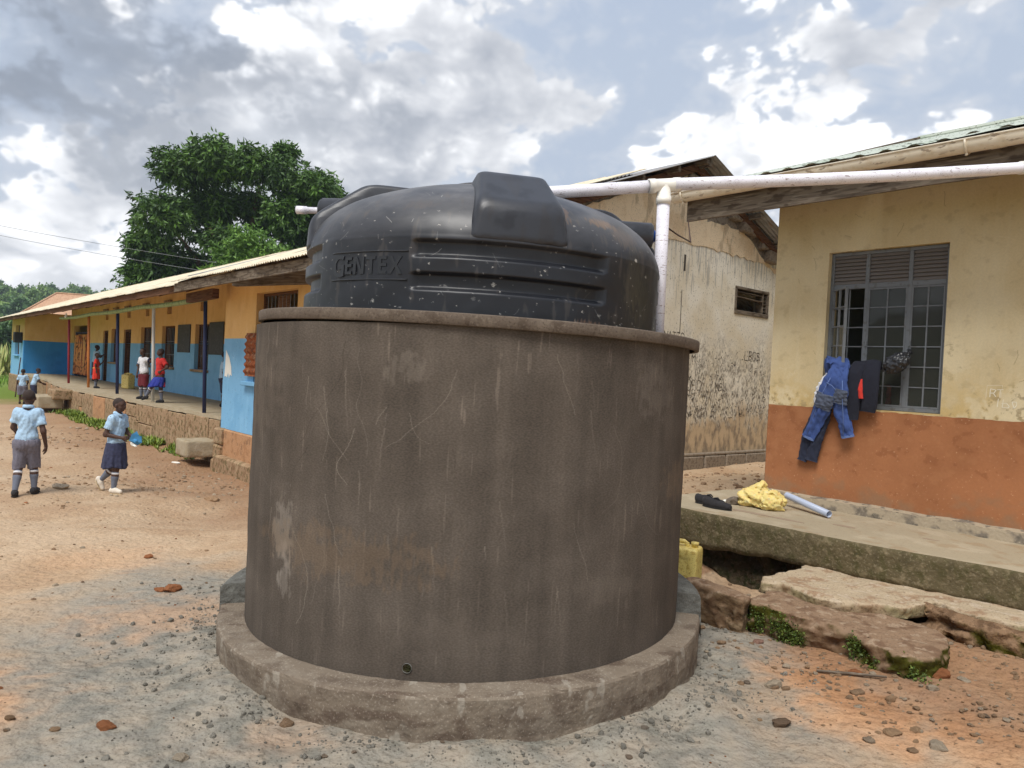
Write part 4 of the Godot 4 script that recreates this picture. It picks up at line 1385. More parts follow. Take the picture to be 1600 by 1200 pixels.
# cream wall paint: yellowed and rubbed above the dado, rain-marked, with old patches
func cream_paint() -> StandardMaterial3D:
	var w := 1200; var h := 580
	var img := Image.create(w, h, false, Image.FORMAT_RGB8)
	var n1 := noise(351, 0.005, 5)
	var n2 := noise(352, 0.03, 4)
	var n3 := noise(353, 0.16, 3)
	var n4 := noise(354, 0.03, 3)
	for j in h:
		var y := lerpf(3.62, 1.42, float(j) / h)
		for i in w:
			var a := n1.get_noise_2d(i, j)
			var b := n2.get_noise_2d(i, j)
			var g := n3.get_noise_2d(i, j)
			var s := n4.get_noise_2d(i * 1.2, j * 0.07)
			var c := rgb8(220, 203, 165).lerp(rgb8(211, 191, 149), clampf(0.4 + a * 1.5, 0, 1))
			c = c.lerp(rgb8(222, 208, 174), clampf(s * 0.7, 0, 0.22))
			# rubbed ochre stains where people lean, greyer hand marks
			var low := smoothstep(2.0, 1.5, y + a * 0.6 + b * 0.2)
			c = c.lerp(rgb8(190, 154, 84), low * clampf(0.15 + a * 1.4 + b * 0.7, 0, 0.5))
			c = c.lerp(rgb8(128, 112, 84), low * smoothstep(0.18, 0.45, b + g * 0.3) * 0.5)
			# smears and scuffs
			c = c.lerp(rgb8(150, 130, 98), smoothstep(0.30, 0.52, n2.get_noise_2d(i * 0.7 + 300.0, j * 0.9) + g * 0.25) * 0.16)
			c = c * (1.0 + g * 0.03)
			img.set_pixel(i, j, c)
	var r := RandomNumberGenerator.new()
	r.seed = 61
	for q in 70:
		var x := r.randf() * w; var y := r.randf_range(0.2, 1.0) * h
		var d := Vector2.from_angle(r.randf() * TAU)
		var tone := rgb8(120, 100, 72) if r.randf() < 0.6 else rgb8(236, 228, 206)
		for k in int(r.randf_range(5, 36)):
			x += d.x; y += d.y
			d = d.rotated(r.randf_range(-0.2, 0.2))
			if y < 1 or y >= h - 1: break
			img.set_pixel(posmod(int(x), w), int(y), img.get_pixel(posmod(int(x), w), int(y)).lerp(tone, 0.4))
	var m := mat("wall_cream", Color.WHITE, 0.82, ImageTexture.create_from_image(img), 1.0, T.grain, 0.0, 0.3)
	m.heightmap_enabled = false
	m.uv1_scale = Vector3(1.0 / 4.6, 1.0 / 2.2, 1.0 / 4.6)
	m.uv1_offset = Vector3(0.0, -3.62 / 2.2, 0.0)
	return m


# brown dado: damp blots under the sill, pale chips, mud splashed up from the slab
func brown_paint() -> StandardMaterial3D:
	var w := 1200; var h := 250
	var img := Image.create(w, h, false, Image.FORMAT_RGB8)
	var n1 := noise(361, 0.006, 5)
	var n2 := noise(362, 0.025, 4)
	var n3 := noise(363, 0.14, 3)
	for j in h:
		var y := lerpf(1.44, 0.46, float(j) / h)
		for i in w:
			var a := n1.get_noise_2d(i, j)
			var b := n2.get_noise_2d(i * 0.8, j)
			var g := n3.get_noise_2d(i, j)
			var c := rgb8(170, 114, 77).lerp(rgb8(159, 106, 71), clampf(0.5 + a * 1.5, 0, 1))
			c = c.lerp(rgb8(134, 84, 54), smoothstep(0.16, 0.36, b + (y - 1.25) * 0.5) * 0.4)
			c = c.lerp(rgb8(178, 124, 86), smoothstep(0.2, 0.6, -b + a * 0.4) * 0.35)
			c = c.lerp(rgb8(206, 176, 142), smoothstep(0.60, 0.66, g + b * 0.2) * 0.6)
			c = c.lerp(rgb8(134, 112, 90), smoothstep(0.74, 0.56, y + a * 0.2 + b * 0.15) * 0.5)
			c = c * (1.0 + g * 0.03)
			img.set_pixel(i, j, c)
	var m := mat("wall_brown", Color.WHITE, 0.82, ImageTexture.create_from_image(img), 1.0, null, 0.0, 0.3)
	m.uv1_scale = Vector3(1.0 / 4.6, 1.0 / 0.98, 1.0 / 4.6)
	m.uv1_offset = Vector3(0.0, -1.44 / 0.98, 0.0)
	return m


# letters drawn by hand: strokes on a 4 x 6 field
var strokes := {"N": ["0006 0640 4046"], "A": ["002640", "1333"], "T": ["0646", "2620"], "O": ["1030414536160501 10"], "M": ["0006234640"], "L": ["060040"], "B": ["0006364533034231 00"], "G": ["4536160501 10304133"], "S": ["4536160513334131 00"], "J": ["3631 201001"], "1": ["152620"], "0": ["1030414536160501 10"], "9": ["3313040516364540 30"], "R": ["0006364533 03", "2340"], "I": ["2026"], "b": ["0600", "0030413303"], "o": ["1020323424142010"], "K": ["0006", "460340"], ".": ["2021"]}


func scrawl(text: String, at: Vector3, size: float, m: Material, parent: Node, sd: int, thick := 0.006) -> void:
	var r := RandomNumberGenerator.new()
	r.seed = sd
	for c in text.length():
		var b := MB.new()
		var any := false
		for line in strokes.get(text[c], []):
			var q := (line as String).replace(" ", "")
			var prev := Vector2()
			var tilt := r.randf_range(-0.1, 0.1)
			for i in range(0, q.length() - 1, 2):
				var p := Vector2(float(q[i]), float(q[i + 1])) * size / 6.0
				p += Vector2(r.randf_range(-0.1, 0.1), r.randf_range(-0.1, 0.1)) * size * 0.6 + Vector2(p.y * tilt, 0)
				p.x += c * size * 0.86
				if i:
					var d := p - prev
					var s := Vector2(-d.y, d.x).normalized() * thick * r.randf_range(0.35, 0.6)
					b.quad(at + Vector3(prev.x - s.x, prev.y - s.y, 0), at + Vector3(prev.x + s.x, prev.y + s.y, 0), at + Vector3(p.x + s.x, p.y + s.y, 0), at + Vector3(p.x - s.x, p.y - s.y, 0))
					any = true
				prev = p
		if any: obj("lettering", b, m, parent)


func build_right_block() -> void:
	var t := thing("classroom_block", "cream and brown painted classroom block with green roof and a louvred steel window", "school building", right_at, rot_along)
	var hole := Rect2(0.53, 1.435, 1.02, 1.43)
	var b := MB.new()
	b.wall(0, 9.0, 0.46, 3.62, 0, 0.2, [hole])
	obj("wall", b, cream_paint(), t)
	b = MB.new()
	paint_band(b, 0.0, 9.0, 0.46, 1.42, 0.003, 0.0)
	b.quad(Vector3(0, 0.46, -0.2), Vector3(0, 1.42, -0.2), Vector3(-0.002, 1.42, 0.003), Vector3(-0.002, 0.46, 0.003))
	obj("painted_dado", b, brown_paint(), t)
	b = MB.new()
	# end walls, rear wall, floor, inner partition so that the room is closed
	b.box2(Vector3(0.0, 0.3, -9.8), Vector3(0.2, 3.62, -0.21))
	b.box2(Vector3(8.8, 0.3, -9.8), Vector3(9.0, 3.62, -0.21))
	b.box2(Vector3(0.201, 0.3, -9.8), Vector3(8.799, 3.62, -9.6))
	b.box2(Vector3(-0.1, 3.625, -9.75), Vector3(9.0, 3.66, -0.05))
	obj("end_wall", b, M.paint_cream, t)
	b = MB.new()
	b.box2(Vector3(0.203, 0.4, -9.59), Vector3(8.797, 0.52, -0.21))
	obj("room_floor", b, M.cement, t)
	b = MB.new()
	b.box2(Vector3(0.203, 0.525, -4.6), Vector3(8.797, 3.615, -4.5))
	b.box2(Vector3(0.203, 0.525, -4.5), Vector3(0.215, 3.615, -0.24))
	obj("room_wall", b, M.room_wall, t)
	# gable triangles of the end wall
	b = MB.new()
	for x in [0.0, 8.8]:
		var q := [Vector3(x, 3.665, -0.05), Vector3(x, 5.30, -4.9), Vector3(x, 3.665, -9.75)]
		b.otri(q[0], q[1], q[2], Vector3(x + 0.1, 4, -4.9))
		b.otri(q[0] + Vector3(0.2, 0, 0), q[1] + Vector3(0.2, 0, 0), q[2] + Vector3(0.2, 0, 0), Vector3(x + 0.1, 4, -4.9))
	obj("gable", b, M.paint_cream, t)
	# roof
	roof_slope(t, M.roof_green, -0.62, 9.2, Vector2(0.80, 3.475), Vector2(-4.9, 5.35), 0.82, 0.205, 0.007, 3, true)
	roof_slope(t, M.roof_green, -0.62, 9.2, Vector2(-10.6, 3.475), Vector2(-4.9, 5.35), 0.82, 0.205, 0.012, 4, true)
	b = MB.new()
	b.tube([Vector3(-0.64, 5.36, -4.9), Vector3(9.2, 5.36, -4.9)], 0.05, 8)
	obj("ridge_cap", b, M.roof_green, t)
	# fascia: long weathered board; rafters
	b = MB.new()
	var seg := 40
	var wn := noise(301, 2.5, 3)
	for i in seg:
		var x0 := lerpf(-0.575, 9.15, float(i) / seg); var x1 := lerpf(-0.575, 9.15, float(i + 1) / seg)
		var c0 := [3.173 + wn.get_noise_1d(x0 * 3.0) * 0.012, 3.385 + wn.get_noise_1d(x0 * 2.0 + 9.0) * 0.01]
		var c1 := [3.173 + wn.get_noise_1d(x1 * 3.0) * 0.012, 3.385 + wn.get_noise_1d(x1 * 2.0 + 9.0) * 0.01]
		b.quad(Vector3(x0, c0[0], 0.715), Vector3(x0, c0[1], 0.715), Vector3(x1, c1[1], 0.715), Vector3(x1, c1[0], 0.715))
		b.quad(Vector3(x1, c1[0], 0.685), Vector3(x1, c1[1], 0.685), Vector3(x0, c0[1], 0.685), Vector3(x0, c0[0], 0.685))
		b.quad(Vector3(x0, c0[0], 0.685), Vector3(x0, c0[0], 0.715), Vector3(x1, c1[0], 0.715), Vector3(x1, c1[0], 0.685))
		b.quad(Vector3(x0, c0[1], 0.715), Vector3(x0, c0[1], 0.685), Vector3(x1, c1[1], 0.685), Vector3(x1, c1[1], 0.715))
		if i == 0: b.quad(Vector3(x0, c0[0], 0.685), Vector3(x0, c0[1], 0.685), Vector3(x0, c0[1], 0.715), Vector3(x0, c0[0], 0.715))
	obj("fascia_board", b, M.wood_grey, t)
	for x in [0.06, 2.30, 4.5, 6.7, 8.9]:
		beam("rafter", Vector3(x, 3.26, 0.684), Vector3(x, 3.53, -0.25), 0.07, 0.17, M.wood_dark, t)
	for z in [0.55, 0.05]:
		beam("purlin", Vector3(-0.58, 3.40 + (0.68 - z) * 0.3, z), Vector3(9.1, 3.40 + (0.68 - z) * 0.3, z), 0.05, 0.07, M.wood_dark, t)
	beam("verge_board", Vector3(-0.585, 3.40, 0.66), Vector3(-0.585, 5.28, -4.8), 0.03, 0.16, M.wood_grey, t)
	# gutter: half round, closed at the end, on clips
	b = MB.new(true)
	var gr := []
	for k in 11:
		var a := PI + PI * k / 10.0
		gr.append(Vector2(cos(a), sin(a)))
	for i in 24:
		var x0 := lerpf(-0.68, 9.2, i / 24.0); var x1 := lerpf(-0.68, 9.2, (i + 1) / 24.0)
		for k in 10:
			for rr in [0.064, 0.059]:
				b.quad(Vector3(x0, 3.425 + gr[k].y * rr * 1.25, 0.79 + gr[k].x * rr), Vector3(x0, 3.425 + gr[k + 1].y * rr * 1.25, 0.79 + gr[k + 1].x * rr), Vector3(x1, 3.425 + gr[k + 1].y * rr * 1.25, 0.79 + gr[k + 1].x * rr), Vector3(x1, 3.425 + gr[k].y * rr * 1.25, 0.79 + gr[k].x * rr))
	b.tube([Vector3(-0.68, 3.43, 0.855), Vector3(9.2, 3.43, 0.855)], 0.009, 8)
	for k in 9: b.tri(Vector3(-0.68, 3.425 + gr[0].y * 0.08, 0.79 + gr[0].x * 0.064), Vector3(-0.68, 3.425 + gr[k + 2].y * 0.08, 0.79 + gr[k + 2].x * 0.064), Vector3(-0.68, 3.425 + gr[k + 1].y * 0.08, 0.79 + gr[k + 1].x * 0.064))
	var gut := obj("roof_gutter", b, M.pvc_cream, t)
	for x in [-0.56, 1.9, 4.2, 6.5]:
		b = MB.new(true)
		var pts := []
		for k in 11: pts.append(Vector3(x, 3.425 + gr[k].y * 0.085, 0.79 + gr[k].x * 0.070))
		b.tube(pts, 0.008, 6)
		b.tube([Vector3(x, 3.345, 0.80), Vector3(x, 3.325, 0.81)], 0.010, 6)
		obj("gutter_clip", b, M.pvc_cream, gut)
	for x in [0.75, 2.05, 3.6]:
		b = MB.new(true)
		for k in 10:
			var q0: Vector2 = gr[k] * 0.0665; var q1: Vector2 = gr[k + 1] * 0.0665
			b.quad(Vector3(x, 3.425 + q0.y * 1.25, 0.79 + q0.x), Vector3(x, 3.425 + q1.y * 1.25, 0.79 + q1.x), Vector3(x + 0.09, 3.425 + q1.y * 1.25, 0.79 + q1.x), Vector3(x + 0.09, 3.425 + q0.y * 1.25, 0.79 + q0.x))
		obj("gutter_joint", b, M.pvc_cream, gut)
	# ledge at the wall foot
	b = MB.new()
	var ln := noise(302, 1.6, 3)
	for i in 60:
		var x0 := i * 0.15; var x1 := x0 + 0.15
		var f := func(x: float) -> float: return 0.10 + ln.get_noise_1d(x * 2.0) * 0.025 + smoothstep(0.6, 0.0, x) * -0.05
		var g := func(x: float) -> float: return 0.583 + ln.get_noise_1d(x * 3.0 + 50.0) * 0.012
		var z0: float = f.call(x0); var z1: float = f.call(x1); var y0: float = g.call(x0); var y1: float = g.call(x1)
		b.quad(Vector3(x0, y0, z0), Vector3(x0, y0 + 0.01, 0.001), Vector3(x1, y1 + 0.01, 0.001), Vector3(x1, y1, z1))
		b.quad(Vector3(x0, 0.4, z0 + 0.02), Vector3(x0, y0, z0), Vector3(x1, y1, z1), Vector3(x1, 0.4, z1 + 0.02))
	obj("wall_footing_ledge", b, M.cement_ledge, t)
	window_right(t)
	# scratched marks on the wall
	scrawl("RT", Vector3(1.90, 1.60, 0.0016), 0.062, M.chalk, t, 5, 0.006)
	scrawl("Ibo", Vector3(1.93, 1.52, 0.0016), 0.07, M.chalk, t, 6, 0.006)
	b = MB.new()
	for e in [[1.875, 1.585, 1.88, 1.69], [1.88, 1.69, 1.985, 1.695], [1.985, 1.695, 1.98, 1.60]]:
		b.quad(Vector3(e[0] - 0.001, e[1] - 0.001, 0.0016), Vector3(e[0] + 0.001, e[1] + 0.001, 0.0016), Vector3(e[2] + 0.001, e[3] + 0.001, 0.0016), Vector3(e[2] - 0.001, e[3] - 0.001, 0.0016))
	obj("chalk_line", b, M.chalk, t)
	# the raised verandah slab in front, its edge chipped, hollow below
	var s := thing("verandah_slab", "raised concrete verandah slab with mossy edge below the cream classroom wall", "verandah", right_at, rot_along)
	b = MB.new()
	var n2 := noise(303, 3.0, 4)
	var edge := []
	var cnt := 110
	for i in cnt + 1:
		var x := lerpf(-0.46, 9.0, float(i) / cnt)
		var pt := lerpf(1.345, 1.30, smoothstep(0, 1.4, x)) if x < 1.4 else lerpf(1.30, 1.16, smoothstep(1.4, 2.5, x))
		edge.append([x, pt + n2.get_noise_1d(x * 4.0) * 0.012, 0.50 + n2.get_noise_1d(x * 5.0 + 30.0) * 0.004, lerpf(0.185, 0.245, smoothstep(-0.2, 1.1, x)) + n2.get_noise_1d(x * 9.0 + 70.0) * 0.022])
	for i in cnt:
		var p: Array = edge[i]; var q: Array = edge[i + 1]
		b.quad(Vector3(p[0], p[2], p[1] - 0.012), Vector3(p[0], 0.5, 0.02), Vector3(q[0], 0.5, 0.02), Vector3(q[0], q[2], q[1] - 0.012))
	var zb := 0.02
	b.quad(Vector3(-0.46, 0.5, 0.02), Vector3(-0.33, 0.5, -0.5), Vector3(0.0, 0.5, -0.5), Vector3(0.0, 0.5, 0.02))
	obj("slab_top", b, M.cement_pale, s)
	b = MB.new(true)
	for i in cnt:
		var p: Array = edge[i]; var q: Array = edge[i + 1]
		b.quad(Vector3(p[0], p[2] - 0.012, p[1]), Vector3(p[0], p[2], p[1] - 0.012), Vector3(q[0], q[2], q[1] - 0.012), Vector3(q[0], q[2] - 0.012, q[1]))
		var rows := 5
		for k in rows:
			var f0 := float(k) / rows; var f1 := float(k + 1) / rows
			var P := func(e: Array, f: float) -> Vector3: return Vector3(e[0], lerpf(e[2] - 0.012, e[3], f), e[1] + n2.get_noise_2d(e[0] * 6.0, f * 3.0) * 0.012 * sin(f * PI))
			b.quad((P as Callable).call(p, f0), (P as Callable).call(q, f0), (P as Callable).call(q, f1), (P as Callable).call(p, f1))
		b.quad(Vector3(p[0], p[3], p[1]), Vector3(q[0], q[3], q[1]), Vector3(q[0], q[3] + 0.02, q[1] - 0.3), Vector3(p[0], p[3] + 0.02, p[1] - 0.3))
	b.quad(Vector3(-0.46, 0.5, 1.33), Vector3(-0.46, 0.19, 1.33), Vector3(-0.33, 0.2, -0.5), Vector3(-0.33, 0.5, -0.5))
	obj("slab_edge", b, M.cement_mossy, s)
	# rough stony fill beneath
	b = MB.new()
	for i in cnt:
		var p: Array = edge[i]; var q: Array = edge[i + 1]
		for k in 6:
			var P := func(e: Array, j: int) -> Vector3: return Vector3(e[0], lerpf(0.3, -0.25, j / 6.0), e[1] - 0.22 + j * 0.03 + n2.get_noise_2d(e[0] * 10.0, j * 2.0) * 0.1)
			b.quad((P as Callable).call(p, k), (P as Callable).call(q, k), (P as Callable).call(q, k + 1), (P as Callable).call(p, k + 1))
	obj("rubble_fill", b, M.earth_dark, s)
	var r := RandomNumberGenerator.new()
	r.seed = 41
	# damp stains on the slab are flat on its top
	for e in [[0.42, 0.95, 0.20, 0.05], [0.75, 0.95, 0.16, 0.03], [1.15, 0.75, 0.10, 0.035], [1.75, 0.62, 0.07, 0.02]]:
		b = MB.new()
		var poly := PackedVector2Array()
		for k in 14:
			var a := TAU * k / 14
			poly.append(Vector2(e[0] + cos(a) * e[2] * r.randf_range(0.6, 1.1), e[1] + sin(a) * e[3] * r.randf_range(0.6, 1.3)))
		b.prism(poly, 0.498, 0.5022)
		obj("worn_hollow", b, M.cement_worn, s)


func window_right(t: Node3D) -> void:
	var w := Node3D.new()
	w.name = "window"
	t.add_child(w, true)
	var z := -0.07
	var b := MB.new()
	var f := 0.03
	b.box2(Vector3(0.531, 1.437, z - 0.02), Vector3(0.531 + f, 2.863, z + 0.015), 0.003)
	b.box2(Vector3(1.549 - f, 1.437, z - 0.02), Vector3(1.549, 2.863, z + 0.015), 0.003)
	b.box2(Vector3(0.531 + f, 2.863 - f, z - 0.02), Vector3(1.549 - f, 2.863, z + 0.013), 0.003)
	b.box2(Vector3(0.531 + f, 1.437, z - 0.02), Vector3(1.549 - f, 1.437 + 0.035, z + 0.016), 0.003)
	b.box2(Vector3(0.531 + f, 2.525, z - 0.02), Vector3(1.549 - f, 2.57, z + 0.014), 0.003)
	for x in [0.868, 1.236]: b.box2(Vector3(x - 0.017, 1.473, z - 0.022), Vector3(x + 0.017, 2.832, z + 0.018), 0.003)
	obj("frame", b, M.steel_grey, w)
	var bays := [[0.561, 0.851], [0.885, 1.219], [1.253, 1.519]]
	for bi in 3:
		var x0: float = bays[bi][0]; var x1: float = bays[bi][1]
		for k in 8:
			b = MB.new()
			var y := 2.588 + k * 0.0335
			b.box(Vector3((x0 + x1) * 0.5, y, z), Vector3(x1 - x0 - 0.002, 0.004, 0.040), 0.0, Basis(Vector3.RIGHT, 0.95))
			obj("louvre_slat", b, M.louvre_grey, w)
	# fixed guard bars behind the open sash
	for k in range(0, 6):
		b = MB.new()
		var gy := lerpf(1.474, 2.523, (k + 0.0) / 6.0)
		if k: b.box2(Vector3(0.56, gy - 0.005, z - 0.016), Vector3(0.852, gy + 0.005, z - 0.009))
		else: b.box2(Vector3(0.702, 1.473, z - 0.017), Vector3(0.712, 2.525, z - 0.008))
		obj("guard_bar", b, M.steel_grey, w)
	# sashes with thin bars and panes; the first one stands open
	for bi in 3:
		var x0: float = bays[bi][0]; var x1: float = bays[bi][1]
		var sash := Node3D.new()
		sash.name = "sash"
		w.add_child(sash, true)
		sash.position = Vector3(x0, 0, z + 0.004)
		var wd := x1 - x0
		if bi == 0: sash.rotation.y = deg_to_rad(-42.0)
		b = MB.new()
		var y0 := 1.474; var y1 := 2.523
		var fr := 0.014
		b.box2(Vector3(0.001, y0, -0.012), Vector3(fr, y1, 0.012))
		b.box2(Vector3(wd - fr, y0, -0.012), Vector3(wd - 0.001, y1, 0.012))
		b.box2(Vector3(fr, y0, -0.011), Vector3(wd - fr, y0 + fr, 0.011))
		b.box2(Vector3(fr, y1 - fr, -0.011), Vector3(wd - fr, y1, 0.011))
		b.box2(Vector3(wd * 0.5 - 0.006, y0 + fr, -0.009), Vector3(wd * 0.5 + 0.006, y1 - fr, 0.009))
		for k in range(1, 6):
			var y := lerpf(y0, y1, k / 6.0)
			b.box2(Vector3(fr, y - 0.005, -0.008), Vector3(wd - fr, y + 0.005, 0.008))
		if bi: b.box2(Vector3(0.0, 2.0, 0.012), Vector3(0.012, 2.05, 0.03), 0.002)
		obj("sash_frame", b, M.steel_grey, sash)
		for k in 6:
			for s in 2:
				if bi == 0 and (k > 3 or (k == 1 and s == 1)): continue   # broken out
				b = MB.new()
				var xa := fr if s == 0 else wd * 0.5 + 0.006
				b.box2(Vector3(xa, lerpf(y0, y1, k / 6.0) + 0.006, -0.002), Vector3(xa + wd * 0.5 - fr - 0.006, lerpf(y0, y1, (k + 1) / 6.0) - 0.006, 0.002))
				obj("pane", b, M.glass, sash)


# old lime wash: streaked above, rubbed and scrawled on at the height of children, earth-splashed at the foot
func gable_paint() -> StandardMaterial3D:
	var w := 1400; var h := 720
	var img := Image.create(w, h, false, Image.FORMAT_RGB8)
	var n1 := noise(331, 0.006, 5)
	var n2 := noise(332, 0.03, 4)
	var n3 := noise(333, 0.11, 3)
	var n4 := noise(334, 0.05, 3)
	for j in h:
		var y := lerpf(3.86, 0.44, float(j) / h)
		for i in w:
			var a := n1.get_noise_2d(i, j)
			var b := n2.get_noise_2d(i, j * 0.5)
			var g := n3.get_noise_2d(i * 1.3, j * 0.45)
			var s := n4.get_noise_2d(i * 1.5, j * 0.10)
			var c := rgb8(238, 231, 216).lerp(rgb8(222, 210, 186), clampf(0.4 + a * 1.2, 0, 1))
			# soot and water runs from the top of the wash
			c = c.lerp(rgb8(164, 160, 154), smoothstep(0.08, 0.5, s + a * 0.5 + (y - 3.4) * 0.5) * 0.6)
			# grey rubbing and flaking in the lower half
			var low := smoothstep(2.7, 1.7, y + a * 0.7 + b * 0.3)
			c = c.lerp(rgb8(176, 168, 154), low * clampf(0.45 + b * 1.2, 0, 0.8))
			c = c.lerp(rgb8(78, 70, 62), low * smoothstep(0.12, 0.42, g + b * 0.5 + a * 0.3) * 0.5)
			c = c.lerp(rgb8(236, 229, 214), low * smoothstep(0.12, 0.34, -g + b * 0.4) * 0.7)
			# specks all over
			c = c.lerp(rgb8(96, 84, 70), smoothstep(0.44, 0.52, n3.get_noise_2d(i * 1.1 + 400.0, j * 0.8)) * 0.45)
			# splashed earth at the foot
			var foot := smoothstep(1.25, 0.72, y + a * 0.5 + b * 0.25)
			c = c.lerp(rgb8(190, 166, 134).lerp(rgb8(136, 120, 102), clampf(b * 1.6 + 0.2, 0, 1)), foot * 0.85)
			img.set_pixel(i, j, c)
	var m := mat("lime_wall", Color.WHITE, 0.94, ImageTexture.create_from_image(img), 1.0, null, 0.0, 0.2)
	m.uv1_scale = Vector3(1.0 / 6.75, 1.0 / 3.42, 1.0 / 6.75)
	m.uv1_offset = Vector3(5.0 / 6.75, -3.86 / 3.42, 0.0)
	return m


func build_gable() -> void:
	# seen from the yard end on: X runs to the right away, the wall faces along +z
	var turn := rot_along + PI / 2.0
	var t := thing("old_gable_building", "old whitewashed building with peeling gable wall, bare blocks and a zinc roof", "school building", gable_at, turn)
	# x of ridge -0.9; eaves at +1.75 and -5.2
	var rx := -1.4
	var b := MB.new()
	var hole := Rect2(-0.02, 2.81, 1.08, 0.48)
	b.wall(-5.0, 1.75, 0.44, 3.86, 0.0, 0.3, [hole])
	obj("wall", b, gable_paint(), t)
	# upper gable: peach plaster with a ragged lower edge and bare blocks by the eaves
	b = MB.new()
	var n := noise(311, 2.0, 4)
	var top := func(x: float) -> float: return (5.03 - (x - rx) * 0.4) if x > rx else (5.03 - (rx - x) * 0.381)
	var cnt := 60
	for i in cnt:
		var x0 := lerpf(-5.0, 1.75, float(i) / cnt); var x1 := lerpf(-5.0, 1.75, float(i + 1) / cnt)
		var T0 := minf((top as Callable).call(x0), 4.25 + n.get_noise_1d(x0 * 4.0) * 0.08 - maxf(0.0, x0 - 0.05) * 0.52)
		var T1 := minf((top as Callable).call(x1), 4.25 + n.get_noise_1d(x1 * 4.0) * 0.08 - maxf(0.0, x1 - 0.05) * 0.52)
		var l0 := 3.80 + n.get_noise_1d(x0 * 5.0 + 20.0) * 0.06 + (0.0 if x0 < -0.5 else (x0 + 0.5) * -0.03); var l1 := 3.80 + n.get_noise_1d(x1 * 5.0 + 20.0) * 0.06 + (0.0 if x1 < -0.5 else (x1 + 0.5) * -0.03)
		if x0 < -1.0:
			T0 = (top as Callable).call(x0) - 0.16 + n.get_noise_1d(x0 * 6.0) * 0.06; T1 = (top as Callable).call(x1) - 0.16 + n.get_noise_1d(x1 * 6.0) * 0.06
		b.quad(Vector3(x0, l0, 0.012), Vector3(x0, T0, 0.012), Vector3(x1, T1, 0.012), Vector3(x1, l1, 0.012))
		b.quad(Vector3(x0, l0, -0.002), Vector3(x0, l0, 0.012), Vector3(x1, l1, 0.012), Vector3(x1, l1, -0.002))
		b.quad(Vector3(x0, T0, 0.012), Vector3(x0, T0, -0.002), Vector3(x1, T1, -0.002), Vector3(x1, T1, 0.012))
	obj("peeling_plaster", b, M.plaster_peach, t)
	b = MB.new()
	var o := Vector3(-1, 4.2, -0.15)
	var q := [Vector3(-5.0, 3.861, 0), Vector3(1.75, 3.861, 0), Vector3(1.75, 3.862, 0), Vector3(rx, 4.96, 0), Vector3(-5.0, 3.862, 0)]
	for k in [[1, 2, 3], [0, 1, 3]]:
		b.otri(q[k[0]] + Vector3(0, 0, -0.005), q[k[1]] + Vector3(0, 0, -0.005), q[k[2]] + Vector3(0, 0, -0.005), o)
		b.otri(q[k[0]] + Vector3(0, 0, -0.3), q[k[1]] + Vector3(0, 0, -0.3), q[k[2]] + Vector3(0, 0, -0.3), o)
	obj("gable", b, M.block_grey, t)
	# bare blocks along the top of the wall
	var r := RandomNumberGenerator.new()
	r.seed = 14
	for e in [[0.12, 4.30], [0.42, 4.28], [0.76, 4.10], [0.98, 3.90], [1.08, 4.22], [-0.2, 4.46], [-0.55, 4.56], [-0.95, 4.72], [-1.4, 4.80], [-1.85, 4.70], [-2.25, 4.52]]:
		b = MB.new()
		b.box(Vector3(e[0], e[1], -0.05 + r.randf_range(0.0, 0.05)), Vector3(0.3, 0.2, 0.26) * r.randf_range(0.85, 1.05), 0.02, Basis(Vector3.BACK, r.randf_range(-0.12, 0.08)))
		obj("concrete_block", b, M.block_grey, t)
	# footing blocks and the ledge
	b = MB.new()
	b.box2(Vector3(-5.0, 0.405, -0.2), Vector3(1.76, 0.445, 0.09), 0.01)
	obj("base_ledge", b, M.block_grey, t)
	for k in 9:
		b = MB.new()
		b.box(Vector3(-4.2 + k * 0.62, 0.22, 0.0), Vector3(0.6, 0.36, 0.2), 0.02, Basis(Vector3.UP, r.randf_range(-0.03, 0.03)))
		obj("foundation_block", b, M.block_grey, t)
	# roof: verge shows its edge, the far slope its underside
	var R := Node3D.new()
	R.name = "roof"
	t.add_child(R, true)
	for s in [0, 1]:
		var ex := 2.45 if s == 0 else -5.6
		var ey := 5.11 - absf(ex - rx) * (0.4 if s == 0 else 0.381)
		var mesh := sheet_mesh(0.78, ey - 5.11, absf(ex - rx), 0.078, 0.011)
		for k in 15:
			var sh := mesh_node("roof_sheet", mesh, M.roof_zinc, R)
			sh.position = Vector3(rx, 5.11 + 0.003 * (k % 2), 0.42 - 0.775 * k)
			sh.rotation.y = PI / 2.0 if s == 0 else -PI / 2.0
			if s == 1: sh.position.z -= 0.775
	for e in [[-0.7, 0.0], [0.1, 0.0], [1.0, 0.0], [1.9, 0.0]]:
		var y: float = 5.05 - (e[0] - rx) * 0.4
		beam("purlin", Vector3(e[0], y, 0.36), Vector3(e[0], y, -9.0), 0.06, 0.09, M.wood_grey, R)
	for e in [-1.5, -2.2, -3.0, -4.0]:
		var y: float = 5.05 - (rx - e) * 0.381
		beam("purlin", Vector3(e, y, 0.36), Vector3(e, y, -9.0), 0.06, 0.09, M.wood_grey, R)
	beam("rafter", Vector3(rx, 4.98, 0.1), Vector3(2.2, 3.54, 0.1), 0.06, 0.12, M.wood_brown, R)
	beam("rafter", Vector3(rx, 4.98, 0.1), Vector3(-5.0, 3.60, 0.1), 0.06, 0.12, M.wood_brown, R)
	beam("ridge_board", Vector3(rx, 5.02, 0.33), Vector3(rx, 5.02, -9.0), 0.05, 0.13, M.wood_grey, R)
	# other walls
	b = MB.new()
	b.box2(Vector3(1.45, 0.1, -9.0), Vector3(1.745, 3.9, -0.31))
	b.box2(Vector3(-4.995, 0.1, -9.0), Vector3(-4.7, 3.6, -0.31))
	b.box2(Vector3(-4.69, 0.1, -9.0), Vector3(1.44, 3.9, -8.7))
